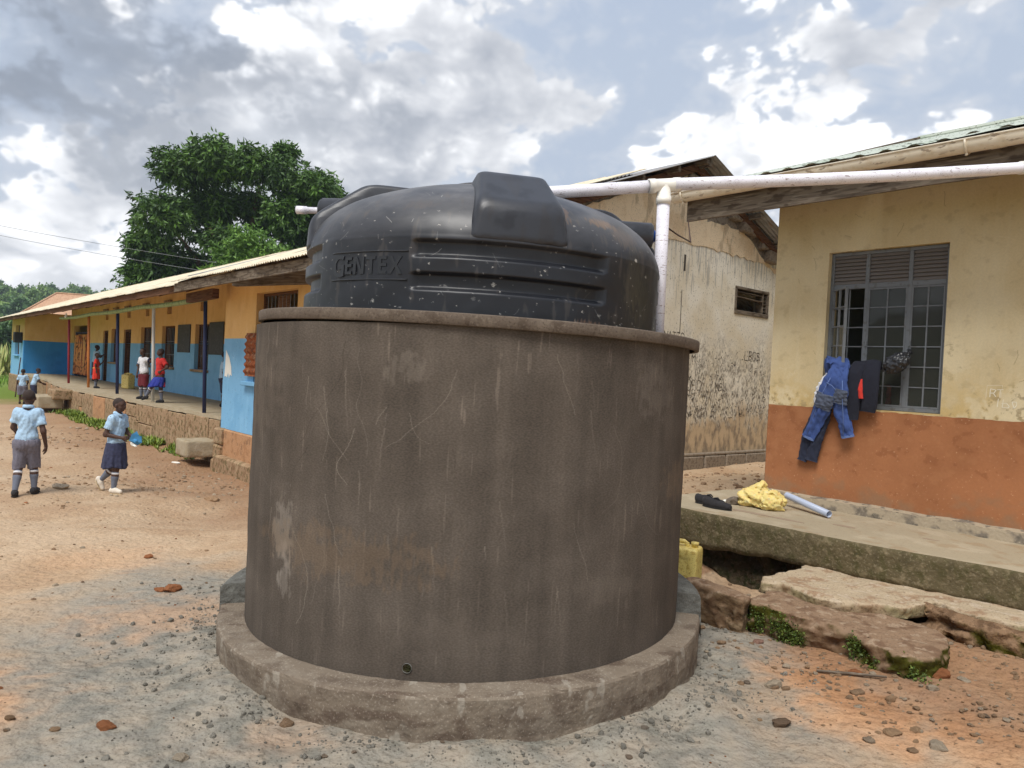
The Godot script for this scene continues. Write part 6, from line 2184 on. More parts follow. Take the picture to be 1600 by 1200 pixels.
# c: h, legs [[knee, ankle, toe direction] x2], arms [[elbow, wrist, hand direction] x2], lean, head_yaw, head_pitch, top, bottom, ...
func person(at: Vector3, yaw: float, label: String, c: Dictionary) -> Node3D:
	var t := thing("person", label, "person", at, yaw, c.get("group", ""))
	var h: float = c.h
	t.scale = Vector3(0.92, 1.0, 0.92)
	var fine: bool = c.get("fine", false)
	var lean: Vector3 = c.get("lean", Vector3.ZERO)
	var pel := Vector3(0, 0.505, 0) * h
	var chest := (Vector3(0, 0.70, 0.0) + lean * 0.55) * h
	var nb := (Vector3(0, 0.815, 0.0) + lean * 0.9) * h
	var hd := (Vector3(0, 0.918, 0.010) + lean * 1.05) * h
	var A := PackedFloat32Array()
	cap(A, pel, chest, 0.070 * h, 0.072 * h)
	cap(A, pel + Vector3(-0.035, 0.0, -0.01) * h, pel + Vector3(0.035, 0.0, -0.01) * h, 0.062 * h, 0.062 * h)
	cap(A, chest + Vector3(-0.04, 0.045, 0) * h, chest + Vector3(0.04, 0.045, 0) * h, 0.052 * h, 0.052 * h)
	cap(A, nb - Vector3(0, 0.035, 0) * h, hd - Vector3(0, 0.03, 0.01) * h, 0.034 * h, 0.030 * h)
	var sh := []; var hip := []
	for s in [1.0, -1.0]:
		sh.append(chest + (Vector3(s * 0.092, 0.080, 0.0) + lean * 0.25) * h)
		hip.append(pel + Vector3(s * 0.052, -0.02, 0) * h)
	var el := []; var wr := []; var hdirs := []; var kn := []; var an := []; var toe := []
	for i in 2:
		el.append(Vector3(c.arms[i][0]) * h); wr.append(Vector3(c.arms[i][1]) * h); hdirs.append(Vector3(c.arms[i][2]).normalized())
		kn.append(Vector3(c.legs[i][0]) * h); an.append(Vector3(c.legs[i][1]) * h); toe.append(Vector3(c.legs[i][2]).normalized())
		cap(A, chest + Vector3(0.04 * (1 - 2 * i), 0.075, 0) * h, sh[i], 0.036 * h, 0.036 * h)
		cap(A, sh[i], el[i], 0.033 * h, 0.024 * h)
		cap(A, el[i], wr[i], 0.0245 * h, 0.0165 * h)
		cap(A, hip[i], kn[i], 0.056 * h, 0.036 * h)
		cap(A, kn[i], kn[i].lerp(an[i], 0.35), 0.034 * h, 0.035 * h)
		cap(A, kn[i].lerp(an[i], 0.35), an[i], 0.035 * h, 0.020 * h)
	var st := SurfaceTool.new()
	var parts := [skin_of(A, 0.022 * h, 0.012 if fine else 0.019)]
	# head
	var hb := Basis(Vector3.UP, c.get("head_yaw", 0.0)) * Basis(Vector3.RIGHT, c.get("head_pitch", 0.0))
	var hh := h * 0.88
	var H := PackedFloat32Array()
	var hp := func(x: float, y: float, z: float) -> Vector3: return hd + hb * (Vector3(x, y, z) * hh)
	var P := hp as Callable
	cap(H, P.call(0, 0.016, -0.014), P.call(0, 0.014, 0.010), 0.066 * hh, 0.062 * hh)
	cap(H, P.call(0, -0.018, 0.022), P.call(0, -0.052, 0.034), 0.048 * hh, 0.027 * hh)
	for s in [1.0, -1.0]:
		cap(H, P.call(s * 0.028, -0.028, 0.034), P.call(s * 0.022, -0.05, 0.03), 0.028 * hh, 0.024 * hh)
		cap(H, P.call(s * 0.064, -0.004, -0.006), P.call(s * 0.069, -0.022, -0.004), 0.012 * hh, 0.008 * hh)
		cap(H, P.call(s * 0.024, 0.012, 0.058), P.call(s * 0.040, 0.010, 0.048), 0.011 * hh, 0.010 * hh)
	cap(H, P.call(0, 0.002, 0.066), P.call(0, -0.018, 0.075), 0.009 * hh, 0.013 * hh)
	cap(H, P.call(-0.012, -0.018, 0.066), P.call(0.012, -0.018, 0.066), 0.010 * hh, 0.010 * hh)
	cap(H, P.call(-0.014, -0.038, 0.060), P.call(0.014, -0.038, 0.060), 0.0095 * hh, 0.0095 * hh)
	cap(H, P.call(-0.012, -0.048, 0.057), P.call(0.012, -0.048, 0.057), 0.009 * hh, 0.009 * hh)
	parts.append(skin_of(H, 0.012 * h, 0.0052 if fine else 0.009))
	# hands: palm, four fingers of unequal length, a thumb from the side of the palm
	for i in 2:
		var d: Vector3 = hdirs[i]
		var s := 1.0 - 2.0 * i
		var pd: Vector3 = c.arms[i][3] if c.arms[i].size() > 3 else Vector3(-s, 0, 0.2)   # the way the palm faces
		pd = (pd - d * pd.dot(d)).normalized()
		var side := d.cross(pd).normalized() * s
		var G := PackedFloat32Array()
		var w: Vector3 = wr[i]
		var curl: float = c.arms[i][4] if c.arms[i].size() > 4 else 0.35
		cap(G, w, w + d * 0.022 * h, 0.0155 * h, 0.0150 * h)
		for k in 4:
			var kx := (k - 1.5) * 0.0105 * h
			var k0 := w + d * 0.046 * h + side * -kx
			cap(G, w + d * 0.012 * h + side * -kx * 0.7, k0, 0.0095 * h, 0.0080 * h)
			var fl: float = [0.030, 0.034, 0.032, 0.025][k] * h
			var d1 := (d + pd * curl).normalized()
			var d2 := (d + pd * curl * 2.6).normalized()
			cap(G, k0, k0 + d1 * fl * 0.55, 0.0066 * h, 0.0060 * h)
			cap(G, k0 + d1 * fl * 0.55, k0 + d1 * fl * 0.55 + d2 * fl * 0.5, 0.0060 * h, 0.0050 * h)
		var t0 := w + d * 0.014 * h + side * 0.014 * h
		var t1 := t0 + (d * 0.6 + side * 0.8 + pd * 0.3).normalized() * 0.022 * h
		cap(G, t0, t1, 0.0085 * h, 0.0070 * h)
		cap(G, t1, t1 + (d + side * 0.25 + pd * 0.4).normalized() * 0.020 * h, 0.0068 * h, 0.0054 * h)
		parts.append(skin_of(G, 0.005 * h, 0.0042 if fine else 0.0075))
	for m in parts: st.append_from(m, 0, Transform3D())
	mesh_node("body", st.commit(), M.skin, t)
	# hair: close-cropped cap over the skull, above and behind a line
	var HA := PackedFloat32Array()
	cap(HA, P.call(0, 0.0172, -0.0145), P.call(0, 0.0155, 0.008), 0.0672 * hh, 0.0628 * hh)
	var front := hb * Vector3(0, 0.80, -0.60)
	var bb := bounds(HA, 0.02)
	mesh_node("hair", nets(func(p: Vector3) -> float: return maxf(sdp(p, HA, 0.01), -(p - hd).dot(front) + 0.010 * hh), bb.position, bb.end, 0.006 if fine else 0.01), M.hair, t)
	for s in [1.0, -1.0]:
		var b := MB.new(true)
		var e: Vector3 = P.call(s * 0.026, -0.001, 0.0625)
		var f := hb * Vector3(0, 0, 1)
		b.tube([e - f * 0.006 * hh, e + f * 0.001 * hh, e + f * 0.004 * hh], [0.009 * hh, 0.0085 * hh, 0.001 * hh], 8, false, 0.6)
		var eye := obj("eye", b, M.paper_white, t)
		b = MB.new(true)
		b.tube([e + f * 0.002 * hh, e + f * 0.0048 * hh], [0.0045 * hh, 0.003 * hh], 8)
		obj("pupil", b, M.hair, eye)
	# top
	var wob := noise(int(h * 1000.0) + int(at.x * 10.0), 22.0 / h, 3)
	var waist: float = c.get("waist", 0.50) * h
	var TA := PackedFloat32Array()
	cap(TA, pel + Vector3(0, 0.03, 0) * h, chest, 0.078 * h, 0.079 * h)
	cap(TA, pel + Vector3(-0.03, 0.04, 0) * h, pel + Vector3(0.03, 0.04, 0) * h, 0.072 * h, 0.072 * h)
	cap(TA, chest + Vector3(-0.05, 0.05, 0) * h, chest + Vector3(0.05, 0.05, 0) * h, 0.058 * h, 0.058 * h)
	for i in 2: cap(TA, chest + Vector3(0.05 * (1 - 2 * i), 0.075, 0) * h, sh[i], 0.041 * h, 0.041 * h)
	var sl: float = c.get("sleeve", 0.68)
	var tf := func(p: Vector3) -> float:
		var d := sdp(p, TA, 0.03 * h)
		for i in 2:
			var a: Vector3 = sh[i]
			var b: Vector3 = a.lerp(el[i], sl)
			var ab := b - a
			var tt := clampf((p - a).dot(ab) / ab.length_squared(), 0.0, 1.3)
			var e := (p - a - ab * tt).length() - lerpf(0.039, 0.047, tt) * h
			e = maxf(e, (p - b).dot(ab.normalized()))
			d = smin(d, e, 0.02 * h)
		d = maxf(d, waist - 0.014 * h - p.y)
		d = maxf(d, (p - nb - Vector3(0, 0.018, 0.0) * h).dot(Vector3(0, 0.94, 0.34)))
		return d + wob.get_noise_3d(p.x, p.y * 0.6, p.z) * 0.011 * h
	bb = bounds(TA, 0.12 * h)
	var top := mesh_node("shirt", nets(tf, bb.position - Vector3.ONE * 0.05 * h, bb.end + Vector3.ONE * 0.05 * h, 0.010 if fine else 0.015), M[c.top], t)
	if c.get("collar", false):
		var b := MB.new(true)
		var ring := []
		for k in 17:
			var a := TAU * k / 16.0 + PI * 0.5
			ring.append(nb + Vector3(cos(a) * 0.042, 0.022 - 0.03 * maxf(0.0, sin(a)) , sin(a) * 0.045) * h)
		b.tube(ring, 0.011 * h, 6, false, 1.6)
		obj("collar", b, M[c.top], top)
	if c.has("cuff"):
		for i in 2:
			var b := MB.new(true)
			var q: Vector3 = Vector3(sh[i]).lerp(el[i], sl * 0.86)
			var dd: Vector3 = (Vector3(el[i]) - sh[i]).normalized()
			b.tube([q, q + dd * 0.018 * h], 0.0535 * h, 14)
			obj("sleeve_band", b, M[c.cuff], top)
	# bottom
	var hem: float = c.get("hem", 0.29) * h
	var BA := PackedFloat32Array()
	var bf: Callable
	var kmid: Vector3 = (kn[0] + kn[1]) * 0.5
	if c.bottom_kind == "skirt":
		var spread: float = c.get("flare", 0.135)
		var kx: float = absf(kn[0].x - kn[1].x) * 0.35
		var kz: float = absf(kn[0].z - kn[1].z) * 0.40
		bf = func(p: Vector3) -> float:
			var tt := clampf((waist + 0.02 * h - p.y) / (waist + 0.02 * h - hem), 0.0, 1.0)
			var cx := lerpf(0.0, kmid.x, tt); var cz := lerpf(0.0, kmid.z, tt)
			var ax := lerpf(0.104 * h, spread * h + kx, sqrt(tt)); var az := lerpf(0.080 * h, spread * 0.86 * h + kz, sqrt(tt))
			var q := Vector2((p.x - cx) / ax, (p.z - cz) / az)
			var an2 := atan2(q.y, q.x)
			var d := (q.length() - 1.0 - 0.055 * tt * sin(an2 * 9.0 + p.y * 5.0) - 0.03 * tt * sin(an2 * 17.0)) * minf(ax, az)
			d = maxf(d, hem + 0.012 * h * sin(an2 * 3.0) - p.y)
			return maxf(d, p.y - waist - 0.012 * h) + wob.get_noise_3dv(p) * 0.006 * h
		bb = AABB(Vector3(-0.3 * h, hem - 0.04 * h, -0.3 * h), Vector3(0.6 * h, waist - hem + 0.1 * h, 0.6 * h))
	else:
		cap(BA, pel + Vector3(-0.035, -0.01, -0.008) * h, pel + Vector3(0.035, -0.01, -0.008) * h, 0.080 * h, 0.080 * h)
		var bag: float = c.get("baggy", 0.062)
		for i in 2: cap(BA, hip[i], Vector3(hip[i]).lerp(kn[i], 1.12), (bag + 0.010) * h, bag * h)
		bf = func(p: Vector3) -> float:
			var d := sdp(p, BA, 0.035 * h)
			d = maxf(d, hem + 0.01 * h * sin(p.x * 40.0) - p.y)
			return maxf(d, p.y - waist - 0.012 * h) + wob.get_noise_3d(p.x * 1.5, p.y * 0.22, p.z * 1.5) * 0.011 * h
		bb = bounds(BA, 0.03 * h)
	var bt := mesh_node("skirt" if c.bottom_kind == "skirt" else "shorts", nets(bf, bb.position, bb.end, 0.010 if fine else 0.015), M[c.bottom], t)
	if c.has("side_panel"):
		var b := MB.new()
		for sgn in [1.0]:
			for k in 6:
				var y0 := lerpf(hem + 0.01 * h, waist - 0.02 * h, k / 6.0); var y1 := lerpf(hem + 0.01 * h, waist - 0.02 * h, (k + 1) / 6.0)
				var r0 := lerpf(c.get("flare", 0.135) + 0.02, 0.094, pow(k / 6.0, 1.6)) * h; var r1 := lerpf(c.get("flare", 0.135) + 0.02, 0.094, pow((k + 1) / 6.0, 1.6)) * h
				b.quad(Vector3(r0, y0, -0.045 * h), Vector3(r1, y1, -0.03 * h), Vector3(r1 * 0.97, y1, 0.035 * h), Vector3(r0 * 0.97, y0, 0.055 * h))
		obj("side_panel", b, M[c.side_panel], bt)
	if c.has("belt"):
		var b := MB.new(true)
		b.lathe([Vector2(0.092, waist / h - 0.012) * h, Vector2(0.101, waist / h - 0.008) * h, Vector2(0.101, waist / h + 0.012) * h, Vector2(0.092, waist / h + 0.016) * h], 24)
		obj("belt", b, M[c.belt], bt)
	# socks and shoes
	for i in 2:
		if c.has("sock"):
			var SA := PackedFloat32Array()
			cap(SA, Vector3(kn[i]).lerp(an[i], 0.22), Vector3(kn[i]).lerp(an[i], 0.45), 0.0375 * h, 0.0385 * h)
			cap(SA, Vector3(kn[i]).lerp(an[i], 0.45), an[i], 0.0375 * h, 0.0245 * h)
			var sk := mesh_node("sock", skin_of(SA, 0.01 * h, 0.010 if fine else 0.014), M[c.sock], t)
			if c.get("bands", true):
				var b := MB.new(true)
				var q: Vector3 = Vector3(kn[i]).lerp(an[i], 0.25)
				var dd: Vector3 = (an[i] - kn[i]).normalized()
				b.tube([q - dd * 0.009 * h, q + dd * 0.009 * h], 0.0405 * h, 14)
				obj("sock_band", b, M.cloth_white, sk)
		if c.has("shoe"):
			var f: Vector3 = toe[i]
			var a: Vector3 = an[i]
			var up := (Vector3.UP - f * f.y).normalized()
			var heel := a - up * 0.018 * h - f * 0.022 * h
			var tip := a - up * 0.024 * h + f * 0.085 * h
			var FA := PackedFloat32Array()
			cap(FA, heel, a - up * 0.016 * h + f * 0.02 * h, 0.027 * h, 0.031 * h)
			cap(FA, a - up * 0.016 * h + f * 0.02 * h, tip, 0.031 * h, 0.022 * h)
			cap(FA, heel, a, 0.027 * h, 0.024 * h)
			bb = bounds(FA, 0.015)
			var sole := a - up * 0.044 * h
			mesh_node("shoe", nets(func(p: Vector3) -> float: return maxf(sdp(p, FA, 0.012 * h), -(p - sole).dot(up)), bb.position, bb.end, 0.006 if fine else 0.01), M[c.shoe], t)
			var side := up.cross(f)
			var b := MB.new(true)
			var poly := PackedVector2Array()
			for k in 16:
				var an3 := TAU * k / 16.0
				poly.append(Vector2(cos(an3) * 0.033 * h, (0.035 + sin(an3) * 0.074) * h))
			b.prism(poly, -0.050 * h, -0.040 * h, Transform3D(Basis(side, up, f), a))
			obj("sole", b, M[c.get("sole", "shoe_black")], t)
	return t


func build_people() -> void:
	# walking away: long grey shorts, right arm hanging
	var walk := {"h": 1.30, "fine": true, "lean": Vector3(0, 0, 0.01), "top": "cloth_sky", "bottom": "cloth_mauve", "bottom_kind": "shorts", "baggy": 0.056, "hem": 0.245, "waist": 0.515, "collar": true, "sock": "sock_grey", "shoe": "shoe_black", "head_pitch": 0.08,
		"legs": [[Vector3(0.062, 0.268, 0.012), Vector3(0.075, 0.046, -0.075), Vector3(0.1, -0.12, 1)], [Vector3(-0.062, 0.275, 0.06), Vector3(-0.07, 0.052, 0.055), Vector3(-0.25, 0, 1)]],
		"arms": [[Vector3(0.125, 0.635, 0.03), Vector3(0.075, 0.52, 0.13), Vector3(-0.3, -0.3, 0.8)], [Vector3(-0.145, 0.605, -0.03), Vector3(-0.165, 0.455, 0.03), Vector3(0.05, -1, 0.2), Vector3(1, 0, 0.2), 0.3]]}
	person(Vector3(-5.90, ground_y(-5.9, -9.0) + 0.004, -9.0), PI + 0.42, "child in pale blue shirt and long grey shorts walking away across the yard", walk)
	# crossing to the right, carrying something blue
	var cross := {"h": 1.25, "fine": true, "lean": Vector3(0, 0, 0.012), "top": "cloth_sky", "bottom": "cloth_navy", "bottom_kind": "skirt", "hem": 0.265, "waist": 0.515, "flare": 0.10, "collar": true, "sock": "sock_grey", "shoe": "shoe_white", "sole": "shoe_tan", "head_yaw": 0.15, "head_pitch": 0.06,
		"legs": [[Vector3(0.045, 0.262, -0.06), Vector3(0.05, 0.115, -0.215), Vector3(0.1, -0.9, 0.5)], [Vector3(-0.045, 0.268, 0.045), Vector3(-0.05, 0.05, 0.03), Vector3(0, 0, 1)]],
		"arms": [[Vector3(0.13, 0.63, 0.02), Vector3(0.06, 0.585, 0.165), Vector3(-0.3, -0.1, 0.9), Vector3(-1, 0, 0), 0.8], [Vector3(-0.13, 0.615, -0.035), Vector3(-0.07, 0.585, 0.125), Vector3(0.2, 0.05, 0.95), Vector3(1, 0, 0.1), 0.8]]}
	var k2 := Vector3(-5.10, 0, -9.55)
	k2.y = ground_y(k2.x, k2.z) + 0.004
	var yaw2 := PI * 0.5 - 0.18
	person(k2, yaw2, "child in navy skirt and white shoes walking across the yard with bright papers in hand", cross)
	# what the child holds: a folded bright wrapper and a pale bundle
	var xf := Transform3D(Basis(Vector3.UP, yaw2), k2)
	var b := MB.new()
	var hold := Vector3(-0.02, 0.585, 0.20) * 1.25
	for k in 5:
		var a := -0.5 + k * 0.3
		b.quad(hold + Vector3(-0.05, -0.03, -0.01), hold + Vector3(-0.05 + 0.01 * k, 0.06 + 0.01 * k, 0.03 + k * 0.01), hold + Vector3(0.02, 0.03 - 0.02 * k, 0.13), hold + Vector3(0.03, -0.05 - 0.01 * k, 0.06))
	b.box(hold + Vector3(0, -0.02, 0.035), Vector3(0.06, 0.05, 0.10), 0.012, Basis(Vector3.RIGHT, 0.5))
	tag(obj("blue_wrapper", b, M.paper_blue), "bright blue folded wrapper held by the child in the navy skirt", "wrapper").transform = xf
	b = MB.new()
	b.box(hold + Vector3(0.01, -0.075, 0.005), Vector3(0.05, 0.06, 0.07), 0.02, Basis(Vector3.RIGHT, 0.8))
	b.box(hold + Vector3(0.0, -0.095, 0.04), Vector3(0.04, 0.03, 0.06), 0.012, Basis(Vector3.RIGHT, 0.3))
	tag(obj("paper_bundle", b, M.paper_white), "small crumpled white paper held under the bright blue wrapper", "paper").transform = xf
	# the two leaning together at the white post
	var V := func(x: float, y: float, z: float) -> Vector3: return along(left_at, Vector3(x, y, z))
	var P := V as Callable
	var fl := 0.546
	var boy := {"h": 1.22, "lean": Vector3(-0.045, 0, 0.0), "top": "cloth_white", "cuff": "cloth_navy", "bottom": "cloth_maroon", "bottom_kind": "shorts", "baggy": 0.066, "hem": 0.255, "waist": 0.47, "sock": "sock_grey", "shoe": "shoe_black", "head_yaw": 0.3,
		"legs": [[Vector3(0.05, 0.27, 0.0), Vector3(0.055, 0.048, -0.03), Vector3(0.2, 0, 1)], [Vector3(-0.055, 0.27, 0.02), Vector3(-0.06, 0.048, 0.0), Vector3(-0.2, 0, 1)]],
		"arms": [[Vector3(0.20, 0.74, -0.02), Vector3(0.30, 0.80, 0.02), Vector3(1, -0.2, 0.3), Vector3(0, -1, 0), 0.3], [Vector3(-0.185, 0.63, 0.0), Vector3(-0.165, 0.47, 0.05), Vector3(0.1, -1, 0.15), Vector3(1, 0, 0), 0.5]]}
	person((P as Callable).call(-5.32, fl, -0.02), rot_along + 0.35, "child in white tee and maroon shorts standing beside the white verandah post", boy)
	var girl := {"h": 1.22, "lean": Vector3(0.01, 0, 0.0), "top": "cloth_red", "bottom": "cloth_blue", "bottom_kind": "skirt", "side_panel": "cloth_pink", "hem": 0.29, "waist": 0.455, "flare": 0.125, "sock": "sock_grey", "shoe": "shoe_black", "head_yaw": -0.75, "head_pitch": 0.05,
		"legs": [[Vector3(0.05, 0.27, 0.0), Vector3(0.06, 0.048, -0.02), Vector3(-0.5, 0, 1)], [Vector3(-0.12, 0.29, 0.09), Vector3(-0.235, 0.105, 0.14), Vector3(-0.9, -0.35, 0.5)]],
		"arms": [[Vector3(0.205, 0.655, -0.03), Vector3(0.105, 0.575, 0.055), Vector3(-0.8, -0.3, 0.3), Vector3(0, 0, -1), 0.4], [Vector3(-0.14, 0.66, -0.03), Vector3(-0.17, 0.60, -0.10), Vector3(-0.3, -0.5, -0.4)]]}
	person((P as Callable).call(-4.02, fl, -0.02), rot_along + 0.25, "child in red tee and blue skirt with hand on hip by the white post", girl)
	var red := {"h": 1.05, "top": "cloth_scarlet", "bottom": "cloth_scarlet", "bottom_kind": "skirt", "belt": "cloth_yellow", "hem": 0.26, "waist": 0.56, "flare": 0.115, "sock": "sock_grey", "shoe": "shoe_black", "bands": false,
		"legs": [[Vector3(0.045, 0.27, 0.0), Vector3(0.045, 0.048, 0.0), Vector3(0, 0, 1)], [Vector3(-0.045, 0.27, 0.01), Vector3(-0.045, 0.048, 0.0), Vector3(0, 0, 1)]],
		"arms": [[Vector3(0.145, 0.65, 0.05), Vector3(0.15, 0.74, 0.15), Vector3(0, 1, 0.4)], [Vector3(-0.135, 0.63, 0.0), Vector3(-0.135, 0.49, 0.03), Vector3(0, -1, 0.2)]]}
	person((P as Callable).call(-10.75, fl, -0.10), rot_along + PI - 0.4, "small child in bright red dress with yellow belt holding the ochre post", red)
	var peep := {"h": 1.34, "lean": Vector3(0, 0, 0.03), "top": "cloth_sky", "bottom": "cloth_navy", "bottom_kind": "skirt", "hem": 0.16, "waist": 0.52, "flare": 0.10, "shoe": "shoe_black",
		"legs": [[Vector3(0.045, 0.27, 0.02), Vector3(0.05, 0.048, 0.0), Vector3(0, 0, 1)], [Vector3(-0.045, 0.27, 0.0), Vector3(-0.05, 0.048, -0.02), Vector3(0, 0, 1)]],
		"arms": [[Vector3(0.14, 0.64, 0.06), Vector3(0.10, 0.68, 0.18), Vector3(0, 0.3, 1)], [Vector3(-0.145, 0.66, 0.07), Vector3(-0.12, 0.74, 0.19), Vector3(0, 0.3, 1)]]}
	person((P as Callable).call(-16.95, fl, -1.30), rot_along + PI + 0.25, "child in pale blue shirt and long dark skirt standing at the far dark door", peep)
	var half := {"h": 1.22, "top": "cloth_sky", "bottom": "cloth_navy", "bottom_kind": "shorts", "hem": 0.25, "shoe": "shoe_black",
		"legs": [[Vector3(0.05, 0.27, 0.02), Vector3(0.05, 0.048, 0.0), Vector3(0, 0, 1)], [Vector3(-0.05, 0.27, 0.05), Vector3(-0.05, 0.048, 0.06), Vector3(0, 0, 1)]],
		"arms": [[Vector3(0.14, 0.63, -0.01), Vector3(0.155, 0.49, 0.02), Vector3(0, -1, 0.2)], [Vector3(-0.15, 0.62, -0.03), Vector3(-0.20, 0.49, -0.04), Vector3(-0.2, -1, 0.1)]]}
	person((P as Callable).call(-2.66, fl, -0.95), rot_along + PI * 0.95, "child half hidden behind the pale blue wing corner, one arm showing", half)
	var e := Vector3(-16.98, 0, -25.55)
	e.y = ground_y(e.x, e.z)
	var two := {"h": 1.22, "lean": Vector3(0, 0, 0.03), "top": "cloth_sky", "bottom": "cloth_mauve", "bottom_kind": "shorts", "baggy": 0.08, "hem": 0.25, "waist": 0.5, "shoe": "shoe_black",
		"legs": [[Vector3(0.05, 0.27, 0.03), Vector3(0.055, 0.048, 0.0), Vector3(0, 0, 1)], [Vector3(-0.05, 0.27, 0.02), Vector3(-0.055, 0.048, -0.03), Vector3(0, 0, 1)]],
		"arms": [[Vector3(0.14, 0.62, 0.04), Vector3(0.11, 0.53, 0.14), Vector3(-0.2, -0.3, 1)], [Vector3(-0.14, 0.62, 0.04), Vector3(-0.11, 0.53, 0.14), Vector3(0.2, -0.3, 1)]]}
	person(e, PI + 0.5, "small child in grey shorts with back turned at the far end of the plinth", two)
	var bend := {"h": 1.24, "lean": Vector3(0.05, 0, 0.10), "top": "cloth_sky", "bottom": "cloth_navy", "bottom_kind": "shorts", "baggy": 0.075, "hem": 0.25, "waist": 0.5, "shoe": "shoe_black", "head_pitch": 0.4,
		"legs": [[Vector3(0.05, 0.27, 0.03), Vector3(0.055, 0.048, 0.0), Vector3(0, 0, 1)], [Vector3(-0.05, 0.27, 0.02), Vector3(-0.055, 0.048, -0.03), Vector3(0, 0, 1)]],
		"arms": [[Vector3(0.15, 0.62, 0.12), Vector3(0.08, 0.56, 0.24), Vector3(-0.2, -0.1, 1)], [Vector3(-0.09, 0.62, 0.14), Vector3(-0.05, 0.55, 0.26), Vector3(0.2, -0.1, 1)]]}
	person(e + Vector3(0.24, 0.02, -0.22), PI * 0.72, "small child in dark shorts bending forward beside the one in grey shorts", bend)


# ------------------------------------------------------------------ clothes on the window and other small things
# a flattened, creased tube of cloth along points; half widths and thicknesses per point
func cloth_leg(b: MB, pts: Array, wid: Array, thick: Array, across: Vector3, sd: int, crease := 1.0) -> void:
	var n := noise(sd, 9.0, 4)
	var rows := 44
	var seg := 26
	var rings := []
	for j in rows + 1:
		var u := j / float(rows) * (pts.size() - 1)
		var i := mini(int(u), pts.size() - 2)
		var f := u - i
		var a: Vector3 = pts[maxi(i - 1, 0)]; var p: Vector3 = pts[i]; var q: Vector3 = pts[i + 1]; var z: Vector3 = pts[mini(i + 2, pts.size() - 1)]
		var c := p.cubic_interpolate(q, a, z, f)
		var d := (q - p).normalized()
		var w := lerpf(wid[i], wid[i + 1], f); var h := lerpf(thick[i], thick[i + 1], f) * 0.72
		var x := (across - d * across.dot(d)).normalized()
		var y := x.cross(d).normalized()
		var ring := []
		for k in seg:
			var t := TAU * k / seg
			var o := x * cos(t) * w + y * sin(t) * h
			var m := n.get_noise_3d(cos(t) * w * 2.2 + sd, c.y * 0.55, sin(t) * 0.07) * 0.024 * crease + n.get_noise_3d(c.x * 1.4 + o.x, c.y * 2.6 + o.x * 1.4, c.z) * 0.008 * crease
			m += sin(u * 13.0 + t * 3.0 + sd) * 0.0016 * crease
			ring.append(c + o + (x * cos(t) + y * sin(t)) * m)
		rings.append(ring)
	for j in rows:
		for k in seg:
			b.quad_uv(rings[j][k], rings[j + 1][k], rings[j + 1][(k + 1) % seg], rings[j][(k + 1) % seg], Vector2.ZERO, Vector2.ZERO, Vector2.ZERO, Vector2.ZERO)
	for e in [0, rows]:
		var m := Vector3.ZERO
		for q in rings[e]: m += q
		m /= seg
		for k in seg: b.tri(m, rings[e][k], rings[e][(k + 1) % seg])


func hang(called: String, b: MB, m: Material, label: String, cat: String) -> MeshInstance3D:
	var o := obj(called, b, m)
	o.position = right_at
	o.rotation.y = rot_along
	tag(o, label, cat)
	return o


